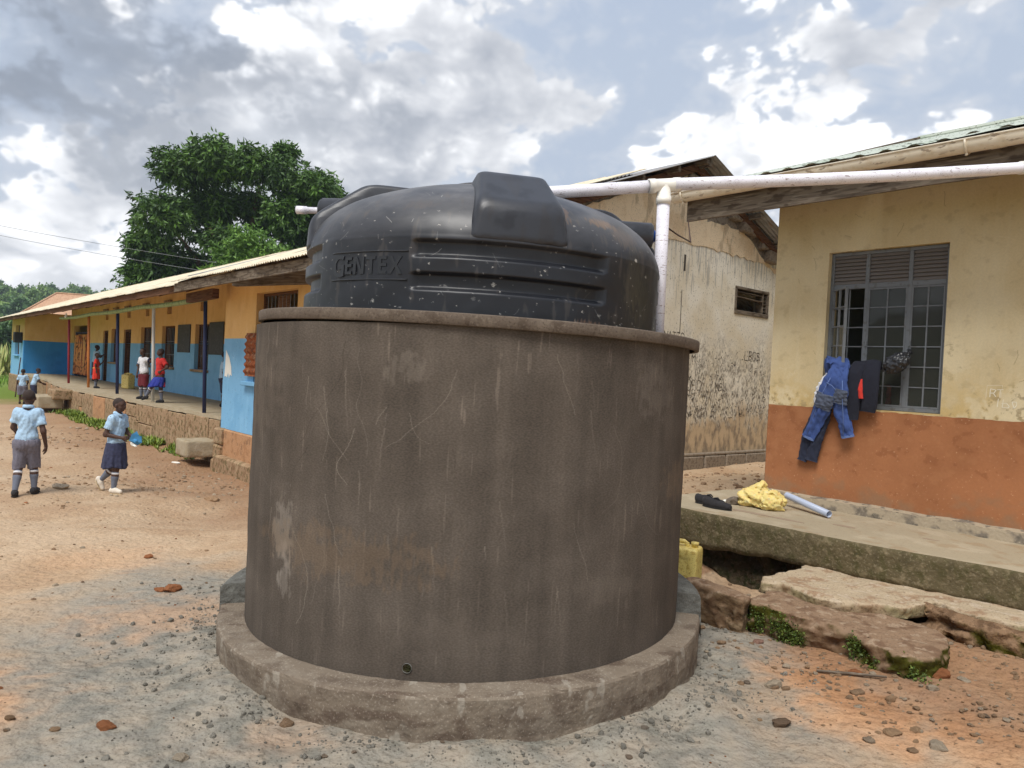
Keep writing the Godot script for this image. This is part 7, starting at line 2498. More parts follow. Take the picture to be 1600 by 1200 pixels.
func build_clothes() -> void:
	var R := Vector3.RIGHT
	var t := thing("jeans", "blue jeans with grey knee patches hanging over the window sill", "jeans", right_at, rot_along)
	var b := MB.new(true)
	# the seat bundled over the sill bar, then the two legs
	cloth_leg(b, [Vector3(0.63, 1.70, -0.04), Vector3(0.64, 1.80, 0.02), Vector3(0.69, 1.855, 0.06), Vector3(0.735, 1.83, 0.11), Vector3(0.735, 1.70, 0.125)], [0.07, 0.09, 0.10, 0.085, 0.075], [0.03, 0.05, 0.05, 0.045, 0.035], R, 51, 1.3)
	obj("waist", b, M.denim, t)
	b = MB.new(true)
	cloth_leg(b, [Vector3(0.735, 1.80, 0.12), Vector3(0.70, 1.68, 0.15), Vector3(0.645, 1.54, 0.14), Vector3(0.595, 1.40, 0.115), Vector3(0.53, 1.27, 0.09), Vector3(0.465, 1.135, 0.075)], [0.065, 0.078, 0.085, 0.078, 0.066, 0.052], [0.04, 0.042, 0.04, 0.034, 0.028, 0.022], R, 52)
	var leg := obj("leg", b, M.denim, t)
	b = MB.new(true)
	cloth_leg(b, [Vector3(0.645, 1.555, 0.155), Vector3(0.62, 1.47, 0.145), Vector3(0.60, 1.42, 0.132)], [0.078, 0.077, 0.074], [0.034, 0.034, 0.032], R, 53)
	obj("knee_patch", b, M.denim_patch, leg)
	b = MB.new(true)
	cloth_leg(b, [Vector3(0.470, 1.145, 0.078), Vector3(0.463, 1.125, 0.076)], [0.055, 0.055], [0.025, 0.025], R, 54, 0.4)
	obj("hem", b, M.denim_light, leg)
	b = MB.new(true)
	cloth_leg(b, [Vector3(0.76, 1.84, 0.10), Vector3(0.775, 1.72, 0.14), Vector3(0.775, 1.58, 0.135), Vector3(0.765, 1.45, 0.11), Vector3(0.80, 1.31, 0.09), Vector3(0.828, 1.18, 0.075)], [0.045, 0.052, 0.066, 0.064, 0.062, 0.056], [0.035, 0.036, 0.034, 0.03, 0.026, 0.022], R, 55)
	leg = obj("leg", b, M.denim, t)
	b = MB.new(true)
	cloth_leg(b, [Vector3(0.785, 1.60, 0.15), Vector3(0.772, 1.53, 0.145), Vector3(0.762, 1.475, 0.13)], [0.062, 0.064, 0.062], [0.032, 0.032, 0.030], R, 56)
	obj("knee_patch", b, M.denim_patch, leg)
	b = MB.new(true)
	cloth_leg(b, [Vector3(0.825, 1.19, 0.078), Vector3(0.830, 1.17, 0.076)], [0.059, 0.059], [0.025, 0.025], R, 57, 0.4)
	obj("hem", b, M.denim_light, leg)
	# seams: paler raised lines down the legs
	for e in [[Vector3(0.70, 1.70, 0.195), Vector3(0.60, 1.52, 0.165), Vector3(0.535, 1.36, 0.125), Vector3(0.45, 1.15, 0.09)], [Vector3(0.80, 1.68, 0.175), Vector3(0.80, 1.5, 0.155), Vector3(0.80, 1.34, 0.118), Vector3(0.80, 1.19, 0.100)], [Vector3(0.665, 1.655, 0.196), Vector3(0.72, 1.63, 0.2), Vector3(0.755, 1.585, 0.185)]]:
		b = MB.new(true)
		b.tube(e, 0.004, 5)
		obj("seam", b, M.denim_light, t)
	# trousers under the jeans
	t = thing("dark_trousers", "dark navy trousers hanging lowest under the blue jeans", "trousers", right_at, rot_along)
	b = MB.new(true)
	cloth_leg(b, [Vector3(0.64, 1.66, 0.03), Vector3(0.625, 1.50, 0.07), Vector3(0.575, 1.32, 0.06), Vector3(0.53, 1.14, 0.05), Vector3(0.49, 0.92, 0.045)], [0.05, 0.06, 0.07, 0.062, 0.055], [0.02, 0.024, 0.026, 0.024, 0.022], R, 58)
	obj("leg", b, M.denim_dark, t)
	b = MB.new(true)
	cloth_leg(b, [Vector3(0.60, 1.66, 0.02), Vector3(0.56, 1.48, 0.05), Vector3(0.49, 1.30, 0.05), Vector3(0.44, 1.10, 0.042), Vector3(0.395, 0.91, 0.04)], [0.045, 0.055, 0.060, 0.052, 0.05], [0.02, 0.022, 0.022, 0.02, 0.02], R, 59)
	obj("leg", b, M.denim_dark, t)
	# a white shirt tail
	b = MB.new(true)
	cloth_leg(b, [Vector3(0.61, 1.74, 0.02), Vector3(0.585, 1.64, 0.06), Vector3(0.55, 1.54, 0.07), Vector3(0.51, 1.455, 0.06)], [0.04, 0.055, 0.05, 0.025], [0.01, 0.013, 0.012, 0.008], R, 60)
	hang("white_shirt", b, M.cloth_white, "white shirt tail showing between the jeans and the wall", "shirt")
	# jacket: two hanging fronts, the lining showing between, a sleeve
	t = thing("dark_jacket", "black jacket with red lining hung over the window bar", "jacket", right_at, rot_along)
	b = MB.new(true)
	cloth_leg(b, [Vector3(0.93, 1.80, -0.02), Vector3(0.905, 1.845, 0.05), Vector3(0.885, 1.77, 0.10), Vector3(0.87, 1.62, 0.11), Vector3(0.865, 1.48, 0.10), Vector3(0.87, 1.335, 0.085)], [0.06, 0.065, 0.072, 0.075, 0.07, 0.045], [0.03, 0.035, 0.038, 0.034, 0.03, 0.02], R, 61, 0.35)
	obj("jacket_front", b, M.jacket_dark, t)
	b = MB.new(true)
	cloth_leg(b, [Vector3(1.00, 1.80, -0.02), Vector3(1.015, 1.86, 0.05), Vector3(1.02, 1.78, 0.10), Vector3(1.02, 1.62, 0.11), Vector3(1.015, 1.50, 0.10), Vector3(1.005, 1.415, 0.09)], [0.05, 0.058, 0.070, 0.074, 0.07, 0.06], [0.03, 0.035, 0.04, 0.036, 0.03, 0.02], R, 62, 0.35)
	obj("jacket_front", b, M.jacket_dark, t)
	b = MB.new(true)
	cloth_leg(b, [Vector3(0.955, 1.85, 0.04), Vector3(0.955, 1.74, 0.085), Vector3(0.95, 1.55, 0.08), Vector3(0.955, 1.42, 0.07)], [0.04, 0.05, 0.05, 0.04], [0.02, 0.02, 0.02, 0.015], R, 63)
	obj("jacket_back", b, M.jacket_dark, t)
	b = MB.new(true)
	cloth_leg(b, [Vector3(0.946, 1.70, 0.115), Vector3(0.943, 1.62, 0.128), Vector3(0.948, 1.53, 0.120)], [0.006, 0.022, 0.02], [0.006, 0.010, 0.008], R, 64, 0.4)
	obj("lining", b, M.lining_red, t)
	# red cloth seen inside, just behind the bars
	b = MB.new(true)
	cloth_leg(b, [Vector3(1.08, 1.66, -0.12), Vector3(1.085, 1.58, -0.12), Vector3(1.08, 1.46, -0.12)], [0.012, 0.022, 0.028], [0.01, 0.014, 0.012], R, 65)
	hang("red_cloth", b, M.cloth_maroon, "dark red cloth just inside the window beside the black jacket", "cloth")
	# the knotted plastic bag
	t = thing("plastic_bag", "shiny black plastic bag tied to the middle window bar", "plastic bag", right_at, rot_along)
	var n := noise(71, 14.0, 4)
	var n2 := noise(72, 40.0, 3)
	var f := func(p: Vector3) -> float:
		var q := p - Vector3(1.215, 1.845, 0.10)
		q = Basis(Vector3.BACK, -0.5) * q
		var d := Vector3(q.x / 1.45, q.y / 1.0, q.z / 0.85).length() - 0.085
		d = smin(d, sdp(p, PackedFloat32Array([1.25, 1.88, 0.08, 1.30, 1.95, 0.02, 0.05, 0.02]), 0.01), 0.05)
		return d + absf(n.get_noise_3dv(p)) * 0.035 + n2.get_noise_3dv(p) * 0.012
	obj_mesh("bag", nets(f, Vector3(1.03, 1.66, -0.06), Vector3(1.42, 2.04, 0.26), 0.0075, 2.2), M.bag_black, t)
	b = MB.new(true)
	b.tube([Vector3(1.30, 1.94, 0.03), Vector3(1.285, 1.965, 0.0), Vector3(1.255, 1.97, -0.05)], [0.014, 0.010, 0.012], 8)
	obj("knot", b, M.bag_black, t)


func obj_mesh(called: String, mesh: Mesh, m: Material, parent: Node = null) -> MeshInstance3D:
	return mesh_node(called, mesh, m, parent)


func jerrycan(at: Vector3, turn: float, label: String, s := 1.0) -> void:
	var t := thing("jerrycan", label, "jerrycan", at, turn, "yellow jerrycans")
	var f := func(p: Vector3) -> float:
		var q := p.abs() if false else Vector3(absf(p.x), absf(p.y - 0.19), absf(p.z))
		var e := q - Vector3(0.125, 0.165, 0.075)
		var d := Vector3(maxf(e.x, 0), maxf(e.y, 0), maxf(e.z, 0)).length() + minf(maxf(e.x, maxf(e.y, e.z)), 0.0) - 0.025
		# pressed panel on the flanks
		var g := Vector2(q.x - 0.08, q.y - 0.11)
		return d + 0.008 * smoothstep(0.012, -0.008, maxf(g.x, g.y)) * smoothstep(0.07, 0.09, q.z)
	var body := nets(f, Vector3(-0.17, -0.01, -0.12), Vector3(0.17, 0.40, 0.12), 0.0125)
	var o := mesh_node("body", body, M.jerry_yellow, t)
	var b := MB.new(true)
	b.tube([Vector3(-0.10, 0.36, 0), Vector3(-0.09, 0.40, 0), Vector3(-0.05, 0.415, 0), Vector3(0.02, 0.415, 0), Vector3(0.045, 0.40, 0), Vector3(0.05, 0.36, 0)], 0.017, 10)
	obj("handle", b, M.jerry_yellow, t)
	b = MB.new(true)
	b.tube([Vector3(0.105, 0.36, 0), Vector3(0.105, 0.395, 0), Vector3(0.105, 0.395, 0), Vector3(0.105, 0.42, 0)], [0.025, 0.025, 0.03, 0.03], 14)
	obj("cap", b, M.jerry_yellow, t)
	t.scale = Vector3.ONE * s


func rock_mesh(sd: int, flat := 0.7, c := 0.1) -> ArrayMesh:
	var n := noise(sd, 1.3, 3)
	var r := RandomNumberGenerator.new()
	r.seed = sd
	var planes := []
	for k in 13: planes.append([rnd_dir(r), r.randf_range(0.56, 0.86)])
	var f := func(p: Vector3) -> float:
		var q := Vector3(p.x, p.y / flat, p.z)
		var d := q.length() - 1.0
		for e in planes: d = maxf(d, q.dot(e[0]) - e[1])
		return (d + n.get_noise_3dv(q * 1.6) * 0.10) * 0.7
	return nets(f, Vector3(-1.2, -1.0, -1.2), Vector3(1.2, 1.0, 1.2), c)


# a slab: irregular outline, broken edge, weathered top
func broken_slab(called: String, label: String, poly: Array, top: float, bottom: float, m_top: Material, sd: int, tilt := Vector3.ZERO, edge := 0.03, moss := 1.0) -> void:
	var n := noise(sd, 6.0, 4)
	var P := PackedVector2Array()
	for q in poly: P.append(Vector2(q[0], q[1]))
	var mid := Vector2()
	for q in P: mid += q
	mid /= P.size()
	var lo := Vector2.INF
	var hi := -lo
	for q in P:
		lo = lo.min(q); hi = hi.max(q)
	var f := func(p: Vector3) -> float:
		var q := Vector2(p.x, p.z)
		var d := 1e9
		for i in P.size():
			d = minf(d, q.distance_to(Geometry2D.get_closest_point_to_segment(q, P[i], P[(i + 1) % P.size()])))
		if Geometry2D.is_point_in_polygon(q, P): d = -d
		var yt := top + tilt.x * (p.x - mid.x) + tilt.z * (p.z - mid.y)
		var rough := n.get_noise_3d(p.x, p.y * 1.6, p.z)
		d += rough * edge * 1.6 + n.get_noise_3d(p.x * 3.5, p.y * 4.0, p.z * 3.5) * 0.008 + (0.02 if p.y < yt - 0.05 else 0.0) * n.get_noise_3d(p.x * 2.0, p.y * 3.0, p.z * 2.0)
		return smax(smax(d, p.y - yt + n.get_noise_2d(p.x * 0.7, p.z * 0.7) * 0.014, edge), bottom - p.y, 0.01)
	var mesh := nets(f, Vector3(lo.x - 0.08, bottom - 0.04, lo.y - 0.08), Vector3(hi.x + 0.08, top + 0.10, hi.y + 0.08), 0.016)
	# moss grows on the damp upright faces, in patches
	var arr := mesh.surface_get_arrays(0)
	var pos: PackedVector3Array = arr[Mesh.ARRAY_VERTEX]
	var nor: PackedVector3Array = arr[Mesh.ARRAY_NORMAL]
	var col := PackedColorArray()
	for i in pos.size():
		var p := pos[i]
		var k := smoothstep(0.75, 0.30, nor[i].y) * smoothstep(-0.28, 0.12, cnoise.get_noise_2d(p.x * 5.0 + p.z * 3.0, p.y * 7.0 + p.z * 4.0)) * moss
		var c := Color(1, 1, 1).lerp(Color(0.22, 0.32, 0.08), k)
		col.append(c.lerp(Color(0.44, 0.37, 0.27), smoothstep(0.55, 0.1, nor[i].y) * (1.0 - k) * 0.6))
	arr[Mesh.ARRAY_COLOR] = col
	mesh = ArrayMesh.new()
	mesh.add_surface_from_arrays(Mesh.PRIMITIVE_TRIANGLES, arr)
	m_top.vertex_color_use_as_albedo = true
	var o := mesh_node(called, mesh, m_top)
	tag(o, label, "concrete slab")


func build_small() -> void:
	var r := RandomNumberGenerator.new()
	r.seed = 91
	# broken concrete before the verandah slab
	broken_slab("broken_slab", "pale broken concrete slab under the verandah edge, cracked along its rim", [[1.77, -5.06], [1.86, -5.22], [2.2, -5.45], [2.34, -5.64], [2.55, -5.60], [2.72, -5.32], [2.95, -5.12], [3.12, -4.85], [3.36, -4.58], [3.6, -4.3], [3.5, -4.05], [3.12, -4.36], [2.93, -4.51], [2.84, -4.75], [2.53, -4.62], [2.18, -4.69], [2.04, -4.76], [1.97, -4.94], [1.92, -5.04]], 0.255, 0.165, M.slab_pink, 401, Vector3(0.01, 0, -0.01), 0.012, 0.5)
	broken_slab("broken_slab", "rounded brown lower slab with a mossy front, step-like before the pale slab", [[1.62, -4.86], [1.80, -5.02], [1.93, -5.07], [2.07, -4.89], [2.25, -4.83], [2.38, -4.69], [2.57, -4.58], [2.66, -4.39], [2.55, -4.14], [2.36, -3.98], [2.21, -3.99], [2.11, -4.14], [2.06, -4.35], [1.93, -4.48], [1.78, -4.60], [1.63, -4.74]], 0.185, -0.1, M.slab_brown, 402, Vector3(0.0, 0, -0.03), 0.03)
	broken_slab("concrete_chunk", "squared brown concrete chunk between the tank footing and the mossy slab", [[1.22, -5.02], [1.36, -5.12], [1.52, -4.95], [1.64, -4.80], [1.54, -4.66], [1.42, -4.79], [1.30, -4.93]], 0.245, -0.08, M.slab_brown, 403, Vector3(-0.10, 0, 0.0), 0.018, 0.25)
	broken_slab("earth_bank", "low brown earth bank with moss under the pale slab's far end", [[2.72, -4.72], [2.95, -4.62], [3.2, -4.45], [3.6, -4.15], [3.9, -3.6], [3.6, -3.5], [3.25, -4.0], [3.0, -4.3], [2.8, -4.5]], 0.20, -0.1, M.earth_bank, 404, Vector3(0.0, 0, -0.12), 0.06)
	# moss on the slab fronts
	var L := Leaves.new()
	for q in 6:
		var a := r.randf() * TAU
		L.blade(Vector3.ZERO, Vector3(cos(a), r.randf_range(0.3, 1.0), sin(a)).normalized(), Vector3(-sin(a), 0, cos(a)), 0.010, 0.006, Color(1, 1, 1))
	var tuft := L.mesh()
	var xfs := []; var cols := []
	for seg in [[Vector3(1.62, 0.10, -4.73), Vector3(1.76, 0.10, -4.57), 520, 0.07], [Vector3(1.80, 0.07, -4.55), Vector3(1.92, 0.07, -4.44), 420, 0.06], [Vector3(1.97, 0.11, -4.42), Vector3(2.09, 0.12, -4.24), 620, 0.05], [Vector3(2.12, 0.05, -4.12), Vector3(2.28, 0.06, -3.96), 700, 0.06], [Vector3(2.86, 0.13, -4.57), Vector3(3.06, 0.14, -4.35), 700, 0.05], [Vector3(3.06, 0.13, -4.33), Vector3(3.4, 0.12, -4.02), 600, 0.05]]:
		for k in int(seg[2] * 1.1):
			var p: Vector3 = seg[0].lerp(seg[1], r.randf())
			p += (seg[1] - seg[0]) * r.randfn(0.0, 0.25)
			if cnoise.get_noise_2d(p.x * 5.0 + p.z * 3.0, p.y * 7.0 + p.z * 4.0) < -0.02: continue
			p += Vector3(r.randfn(0, 0.010), r.randfn(0.0, seg[3] * 0.7) - 0.02, r.randfn(0, 0.010))
			xfs.append(Transform3D(Basis(rnd_dir(r), r.randf() * TAU).scaled(Vector3.ONE * r.randf_range(0.6, 1.5)), p))
			cols.append(rgb8(62, 84, 30).srgb_to_linear().lerp(rgb8(112, 128, 52).srgb_to_linear(), r.randf()))
	scatter("moss_grass", tuft, M.leaf, xfs, cols)
	# things on the verandah slab
	var V := func(x: float, y: float, z: float) -> Vector3: return along(right_at, Vector3(x, y, z))
	var P := V as Callable
	var si := 0
	for e in [[0.02, 0.96, "black canvas shoe behind the other, nearer the tank"], [0.16, 1.06, "black canvas shoe in front, beside the yellow sack"]]:
		var t := thing("shoe", e[2], "shoe", P.call(e[0], 0.502, e[1]), rot_along + 0.20 - si * 0.12, "pair of black shoes")
		var FA := PackedFloat32Array()
		cap(FA, Vector3(-0.10, 0.035, 0), Vector3(-0.02, 0.035, 0), 0.036, 0.040)
		cap(FA, Vector3(-0.02, 0.035, 0), Vector3(0.115, 0.025, 0), 0.040, 0.033)
		cap(FA, Vector3(-0.105, 0.06, 0), Vector3(-0.02, 0.062, 0), 0.030, 0.028)
		var A := FA
		var bb := bounds(FA, 0.02)
		mesh_node("upper", nets(func(p: Vector3) -> float:
			var d := maxf(sdp(p, A, 0.02), 0.012 - p.y)
			# the opening for the foot
			return maxf(d, 0.016 - Vector3((p.x + 0.065) / 2.3, (p.y - 0.098) / 1.5, p.z).length() * 0.9 + 0.006), bb.position, bb.end, 0.006), M.shoe_black, t)
		var b := MB.new()
		var poly := PackedVector2Array()
		for k in 20:
			var a := TAU * k / 20.0
			poly.append(Vector2(0.008 + cos(a) * 0.142, sin(a) * (0.042 - 0.004 * cos(a))))
		b.prism(poly, 0.0, 0.016)
		obj("sole", b, M.black_rubber, t)
		b = MB.new(true)
		for k in 4: b.tube([Vector3(0.0 + k * 0.017, 0.066 - k * 0.006, -0.018), Vector3(0.0 + k * 0.017, 0.076 - k * 0.006, 0), Vector3(0.0 + k * 0.017, 0.066 - k * 0.006, 0.018)], 0.003, 5)
		obj("lace", b, M.shoe_black, t)
		b = MB.new(true)
		b.tube([Vector3(-0.02, 0.085, 0.01), Vector3(0.01, 0.092, 0.0), Vector3(0.03, 0.075, 0.0)], [0.02, 0.018, 0.01], 8, true, 0.35)
		obj("tongue", b, M.shoe_black, t)
		si += 1
	# woven sack, crumpled
	var n := noise(81, 6.0, 4)
	var n2 := noise(82, 16.0, 3)
	var f := func(p: Vector3) -> float:
		var d := sdp(p, PackedFloat32Array([-0.14, 0.06, 0.02, 0.10, 0.07, 0.0, 0.075, 0.10, -0.06, 0.09, -0.03, 0.0, 0.205, -0.05, 0.10, 0.035, 0.10, 0.06, 0.06, 0.18, 0.05, -0.02, 0.07, 0.05]), 0.06)
		return maxf(d + absf(n.get_noise_3d(p.x * 0.8 + p.y * 0.5, p.y * 1.6, p.z)) * 0.085 - 0.02 + absf(n2.get_noise_3d(p.x + p.y, p.y * 0.6, p.z * 1.2)) * 0.028, -p.y)
	var sk := thing("woven_sack", "crumpled yellow woven sack lying on the verandah slab by the wall", "sack", P.call(0.33, 0.501, 0.62), rot_along + 0.1)
	mesh_node("sack_cloth", nets(f, Vector3(-0.30, -0.015, -0.22), Vector3(0.34, 0.30, 0.24), 0.011, 2.2), M.sack, sk)
	var o := mesh_node("brick_piece", rock_mesh(85, 0.6), M.block_grey)
	tag(o, "brownish block piece peeping out beside the yellow sack", "block")
	o.transform = Transform3D(Basis(Vector3.UP, rot_along).scaled(Vector3(0.075, 0.075, 0.06)), P.call(0.115, 0.535, 0.72))
	o = mesh_node("white_wrapper", rock_mesh(86, 0.5), M.paper_white)
	tag(o, "small white scrap between the black shoes and the yellow sack", "scrap")
	o.transform = Transform3D(Basis(Vector3.UP, rot_along).scaled(Vector3(0.045, 0.03, 0.03)), P.call(0.02, 0.515, 0.70))
	# plastic pipe offcut with an open end
	var b := MB.new(true)
	b.tube([Vector3(2.585, 0.60, -6.78), Vector3(2.745, 0.537, -6.235), Vector3(2.745, 0.537, -6.235), Vector3(2.70, 0.555, -6.38)], [0.030, 0.030, 0.0265, 0.0265], 20, false)
	tag(obj("pipe_offcut", b, M.pvc_grey), "pale grey plastic pipe offcut leaning out of the yellow sack", "pipe")
	# jerrycans
	jerrycan(Vector3(1.36, -0.02, -5.62), rot_along + 0.35, "yellow jerrycan standing in the hollow beside the water tank", 0.97)
	var Lf := func(x: float, y: float, z: float) -> Vector3: return along(left_at, Vector3(x, y, z))
	var Q := Lf as Callable
	jerrycan(Q.call(-10.95, 0.546, -1.02), rot_along + 0.3, "wide yellow jerrycan on the verandah floor by the dark doorway", 1.12)
	jerrycan(Q.call(-11.4, 0.546, -1.1), rot_along + 1.5, "narrow-side-on yellow jerrycan behind the wide one", 1.08)
	# stones that stand out
	var meshes := []
	for k in 6: meshes.append(rock_mesh(500 + k, r.randf_range(0.5, 0.85), 0.085))
	var tan := rgb8(186, 156, 126); var org := rgb8(180, 122, 86); var gry := rgb8(184, 177, 166); var dk := rgb8(140, 120, 102); var wht := rgb8(200, 186, 166)
	for e in [[-2.27, -5.07, 0.062, org, "orange brick lump on the dust beside the tank footing"], [-2.36, -5.06, 0.035, org, "smaller orange crumb beside the orange brick lump"], [-2.98, -6.15, 0.035, org, "reddish stone alone on the open yard"], [-3.85, -9.59, 0.075, tan, "brown stone at the edge of the tank's side in the yard"], [-5.06, -10.83, 0.10, wht, "pale stone by the eroded plinth foot"], [-5.75, -9.47, 0.09, wht, "pale flat stone between the two walking children"],
		[1.36, -3.48, 0.045, dk, "dark broken stone on the grey mortar dust"], [1.47, -3.88, 0.045, wht, "cream stone chip on the mortar dust below the slab"], [1.60, -4.52, 0.032, rgb8(170, 136, 122), "round pinkish stone by the mossy slab front"], [2.42, -4.03, 0.075, org, "orange half brick under the end of the mossy slab"], [2.54, -3.99, 0.035, wht, "round white stone beside the orange half brick"], [1.99, -4.06, 0.04, org, "red brick chip at the slab foot"], [2.30, -3.86, 0.03, wht, "small pale pebble below the orange half brick"], [1.86, -3.42, 0.035, tan, "tan stone on the orange soil patch"], [2.0, -3.3, 0.04, wht, "whitish stone near the picture corner on orange soil"], [-1.64, -3.08, 0.036, org, "orange brown stone on the dust before the footing"], [-1.24, -2.91, 0.03, wht, "small pale stone before the tank footing"], [-1.835, -3.05, 0.022, tan, "small tan stone beside the orange brown one"], [1.92, -4.98, 0.03, org, "red chip lying in the hollow by the pale slab"], [2.62, -4.33, 0.03, wht, "white pebble in the gap at the pale slab's tip"]]:
		o = mesh_node("stone", meshes[r.randi() % 6], stone_mat(e[3]))
		tag(o, e[4], "stone", "loose stones in the yard")
		var s: float = e[2]
		o.transform = Transform3D(Basis(Vector3.UP, r.randf() * TAU).scaled(Vector3(s * 1.25, s, s)), Vector3(e[0], ground_y(e[0], e[1]) + s * 0.25, e[1]))
	# rubble: pebbles and crumbs that nobody would count
	xfs = []; cols = []
	var peb := rock_mesh(600, 0.75, 0.30)
	for k in 7500:
		var x := r.randf_range(-9.0, 4.2); var z := -1.6 - pow(r.randf(), 1.3) * 17.0
		var a := Vector2(x - tank_at.x, z - tank_at.z).length()
		if a < 1.44: continue
		var near := r.randf()
		var s := r.randf_range(0.002, 0.006) + pow(r.randf(), 9.0) * 0.018
		var gk := smoothstep(3.0, 1.7, a)
		if cnoise.get_noise_2d(x * 1.7 + 9.0, z * 1.7) < -0.02 and near > 0.35: continue
		var c := tan.lerp(dk, r.randf() * 0.7) if r.randf() > gk else gry.lerp(dk, r.randf() * 0.8)
		if r.randf() < 0.07: c = wht
		if r.randf() < 0.06: c = org
		xfs.append(Transform3D(Basis(rnd_dir(r), r.randf() * TAU).scaled(Vector3(s * 1.3, s * 0.8, s)), Vector3(x, ground_y(x, z) + fine_y(x, z) + s * 0.3, z)))
		cols.append(c.srgb_to_linear() * r.randf_range(0.7, 1.1))
	# mortar crumbs heaped round the footing
	for k in 6500:
		var an := r.randf() * TAU
		var d := 1.44 + absf(r.randfn(0.0, 0.34))
		var x := tank_at.x + sin(an) * d; var z := tank_at.z + cos(an) * d
		if z < -5.6: continue
		if cnoise.get_noise_2d(x * 3.0, z * 3.0) < 0.0 and r.randf() > 0.25: continue
		var s := r.randf_range(0.0022, 0.006) + pow(r.randf(), 12.0) * 0.016
		xfs.append(Transform3D(Basis(rnd_dir(r), r.randf() * TAU).scaled(Vector3.ONE * s), Vector3(x, ground_y(x, z) + fine_y(x, z) + s * 0.3, z)))
		cols.append(rgb8(184, 181, 172).srgb_to_linear() * r.randf_range(0.55, 1.0))
	# stony heaps: by the plinth of the long block and under the slabs
	for h in [[Vector3(-5.15, 0, -11.2), 0.9, 900, 0.62], [Vector3(-9.6, 0, -15.6), 1.1, 420, 0.9], [Vector3(2.5, 0, -3.75), 0.45, 500, 0.36], [Vector3(2.75, 0, -4.3), 0.25, 260, 0.4], [Vector3(1.9, 0, -4.1), 0.35, 260, 0.5], [Vector3(-6.0, 0, -9.2), 1.3, 600, 0.42], [Vector3(3.1, 0, -9.8), 2.2, 1100, 0.75], [Vector3(1.9, 0, -5.35), 0.3, 200, 0.8]]:
		for k in h[2]:
			var x: float = h[0].x + r.randfn(0, h[1]); var z: float = h[0].z + r.randfn(0, h[1])
			if Vector2(x - tank_at.x, z - tank_at.z).length() < 1.44: continue
			var s: float = (r.randf_range(0.008, 0.02) + pow(r.randf(), 4.0) * 0.04) * float(h[3])
			xfs.append(Transform3D(Basis(rnd_dir(r), r.randf() * TAU).scaled(Vector3(s * 1.3, s * 0.8, s)), Vector3(x, ground_y(x, z) + s * 0.25, z)))
			cols.append((tan if r.randf() < 0.7 else wht).lerp(dk, r.randf() * 0.5).srgb_to_linear())
	scatter("gravel", peb, M.stone, xfs, cols)
	# bits of litter
	o = mesh_node("litter_scrap", rock_mesh(610, 0.3, 0.2), M.paper_white)
	tag(o, "white plastic scrap on the dirt near the thick step block", "litter")
	o.transform = Transform3D(Basis(Vector3.UP, 0.6).scaled(Vector3(0.12, 0.06, 0.05)), Vector3(-5.87, ground_y(-5.87, -13.0) + 0.01, -13.0))
	o = mesh_node("litter_scrap", rock_mesh(611, 0.4, 0.2), M.litter_purple)
	tag(o, "purple scrap lying under the verandah slab's mossy bank", "litter")
	o.transform = Transform3D(Basis(Vector3.UP, 0.3).scaled(Vector3(0.018, 0.014, 0.01)), Vector3(3.03, ground_y(3.03, -4.35) + 0.10, -4.36))
	o = mesh_node("litter_scrap", rock_mesh(612, 0.4, 0.2), M.litter_purple)
	tag(o, "purple scrap on the dusty yard at the edge of the grey mortar dust", "litter")
	o.transform = Transform3D(Basis(Vector3.UP, 0.9).scaled(Vector3(0.022, 0.012, 0.012)), Vector3(-2.58, ground_y(-2.58, -3.72) + 0.006, -3.72))
	b = MB.new(true)
	b.tube([Vector3(1.78, ground_y(1.78, -4.09) + 0.012, -4.09), Vector3(1.95, ground_y(1.95, -4.05) + 0.014, -4.05), Vector3(2.12, ground_y(2.12, -4.0) + 0.018, -3.99)], [0.007, 0.009, 0.006], 7)
	tag(obj("twig", b, M.wood_grey), "thin grey stick on the orange soil below the mossy slab", "stick")


func stone_mat(c: Color) -> StandardMaterial3D:
	var key := "stone_" + c.to_html(false)
	if not M.has(key):
		var m: StandardMaterial3D = M.stone.duplicate()
		m.albedo_color = c
		m.vertex_color_use_as_albedo = false
		M[key] = m
	return M[key]


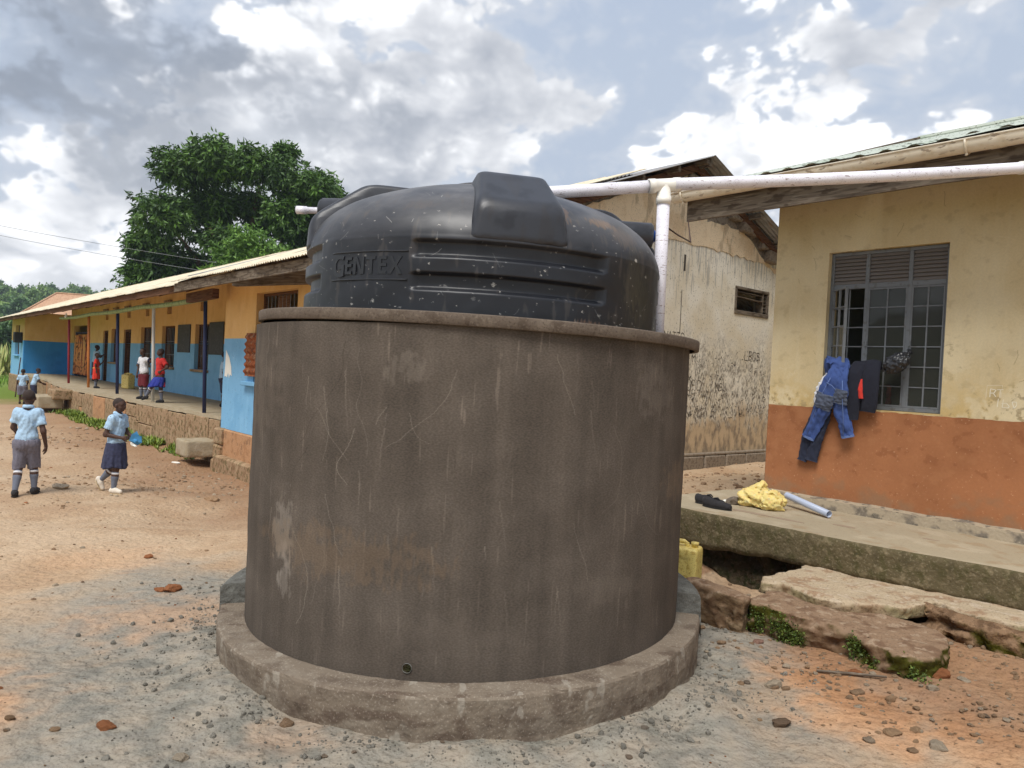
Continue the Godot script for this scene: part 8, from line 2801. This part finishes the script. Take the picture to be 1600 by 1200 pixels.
func more_materials() -> void:
	M.earth_bank = M.earth_brown.duplicate()
	mat("cement_rim", rgb8(196, 188, 182), 0.9, T.cement, 1.3, T.grain, 0.08, 0.3)
	var ft := tex(1024, 71, rgb8(122, 110, 96), [[6, 5, 1, 1, 0.42, 0.8, rgb8(96, 84, 73), 0.85], [9, 5, 1, 1, 0.5, 0.85, rgb8(140, 130, 116), 0.5], [7, 5, 2, 1, 0.6, 0.78, rgb8(82, 68, 58), 0.6], [9, 5, 1, 2, 0.78, 0.88, rgb8(170, 164, 152), 0.5], [90, 3, 1, 1, 0.62, 0.8, rgb8(172, 162, 148), 0.5]])
	mat("cement_foot", Color.WHITE, 0.95, ft, 1.5, T.fine, 0.35, 0.25)
	mat("cement_ledge", Color.WHITE, 0.95, tex(512, 72, rgb8(166, 152, 130), [[5, 5, 1, 1, 0.5, 0.75, rgb8(112, 104, 94), 0.8], [10, 5, 1, 1, 0.6, 0.8, rgb8(96, 90, 80), 0.8], [40, 3, 1, 1, 0.62, 0.85, rgb8(186, 174, 152), 0.5]]), 1.2, T.fine, 0.4, 0.25)
	mat("cement_worn", rgb8(152, 134, 114), 0.96, null, 1.0, T.lumpy, 0.4, 0.2)
	mat("block_dark", rgb8(200, 212, 218), 0.95, T.cement, 0.7, T.lumpy, 0.5, 0.25)
	mat("pvc_cream2", rgb8(236, 232, 222), 0.4, null, 1.0, null, 0.0, 0.5)
	mat("slab_brown", Color.WHITE, 0.97, tex(512, 73, rgb8(138, 114, 92), [[5, 5, 1, 1, 0.5, 0.75, rgb8(112, 88, 70), 0.8], [8, 5, 1, 1, 0.58, 0.8, rgb8(160, 140, 118), 0.8], [40, 4, 1, 1, 0.62, 0.85, rgb8(92, 74, 60), 0.6]]), 0.8, T.lumpy, 0.7, 0.2)
	mat("litter_purple", rgb8(176, 60, 190), 0.6)
	for e in [["post_navy", 34, 44, 84], ["post_white", 216, 214, 206], ["post_ochre", 200, 124, 58], ["post_red", 150, 40, 52]]:
		mat(e[0], rgb8(e[1], e[2], e[3]), 0.6)
	var tl := mat("tank_lug", rgb8(46, 48, 54), 0.42, tex(512, 74, Color.WHITE, [[5, 5, 1, 1, 0.5, 0.8, rgb8(170, 170, 176), 0.7], [8, 4, 1, 4, 0.62, 0.8, rgb8(255, 235, 214), 0.5]]), 0.9, null, 0.0, 0.5)
	mat("tank_letter", rgb8(34, 36, 40), 0.42, null, 1.0, null, 0.0, 0.5)


func _ready() -> void:
	setup_view()
	make_materials()
	more_materials()
	build_ground()
	build_hill()
	build_right_block()
	build_gable()
	build_left_block()
	build_trees()
	build_stand()
	build_tank()
	build_pipes()
	build_clothes()
	build_people()
	build_small()
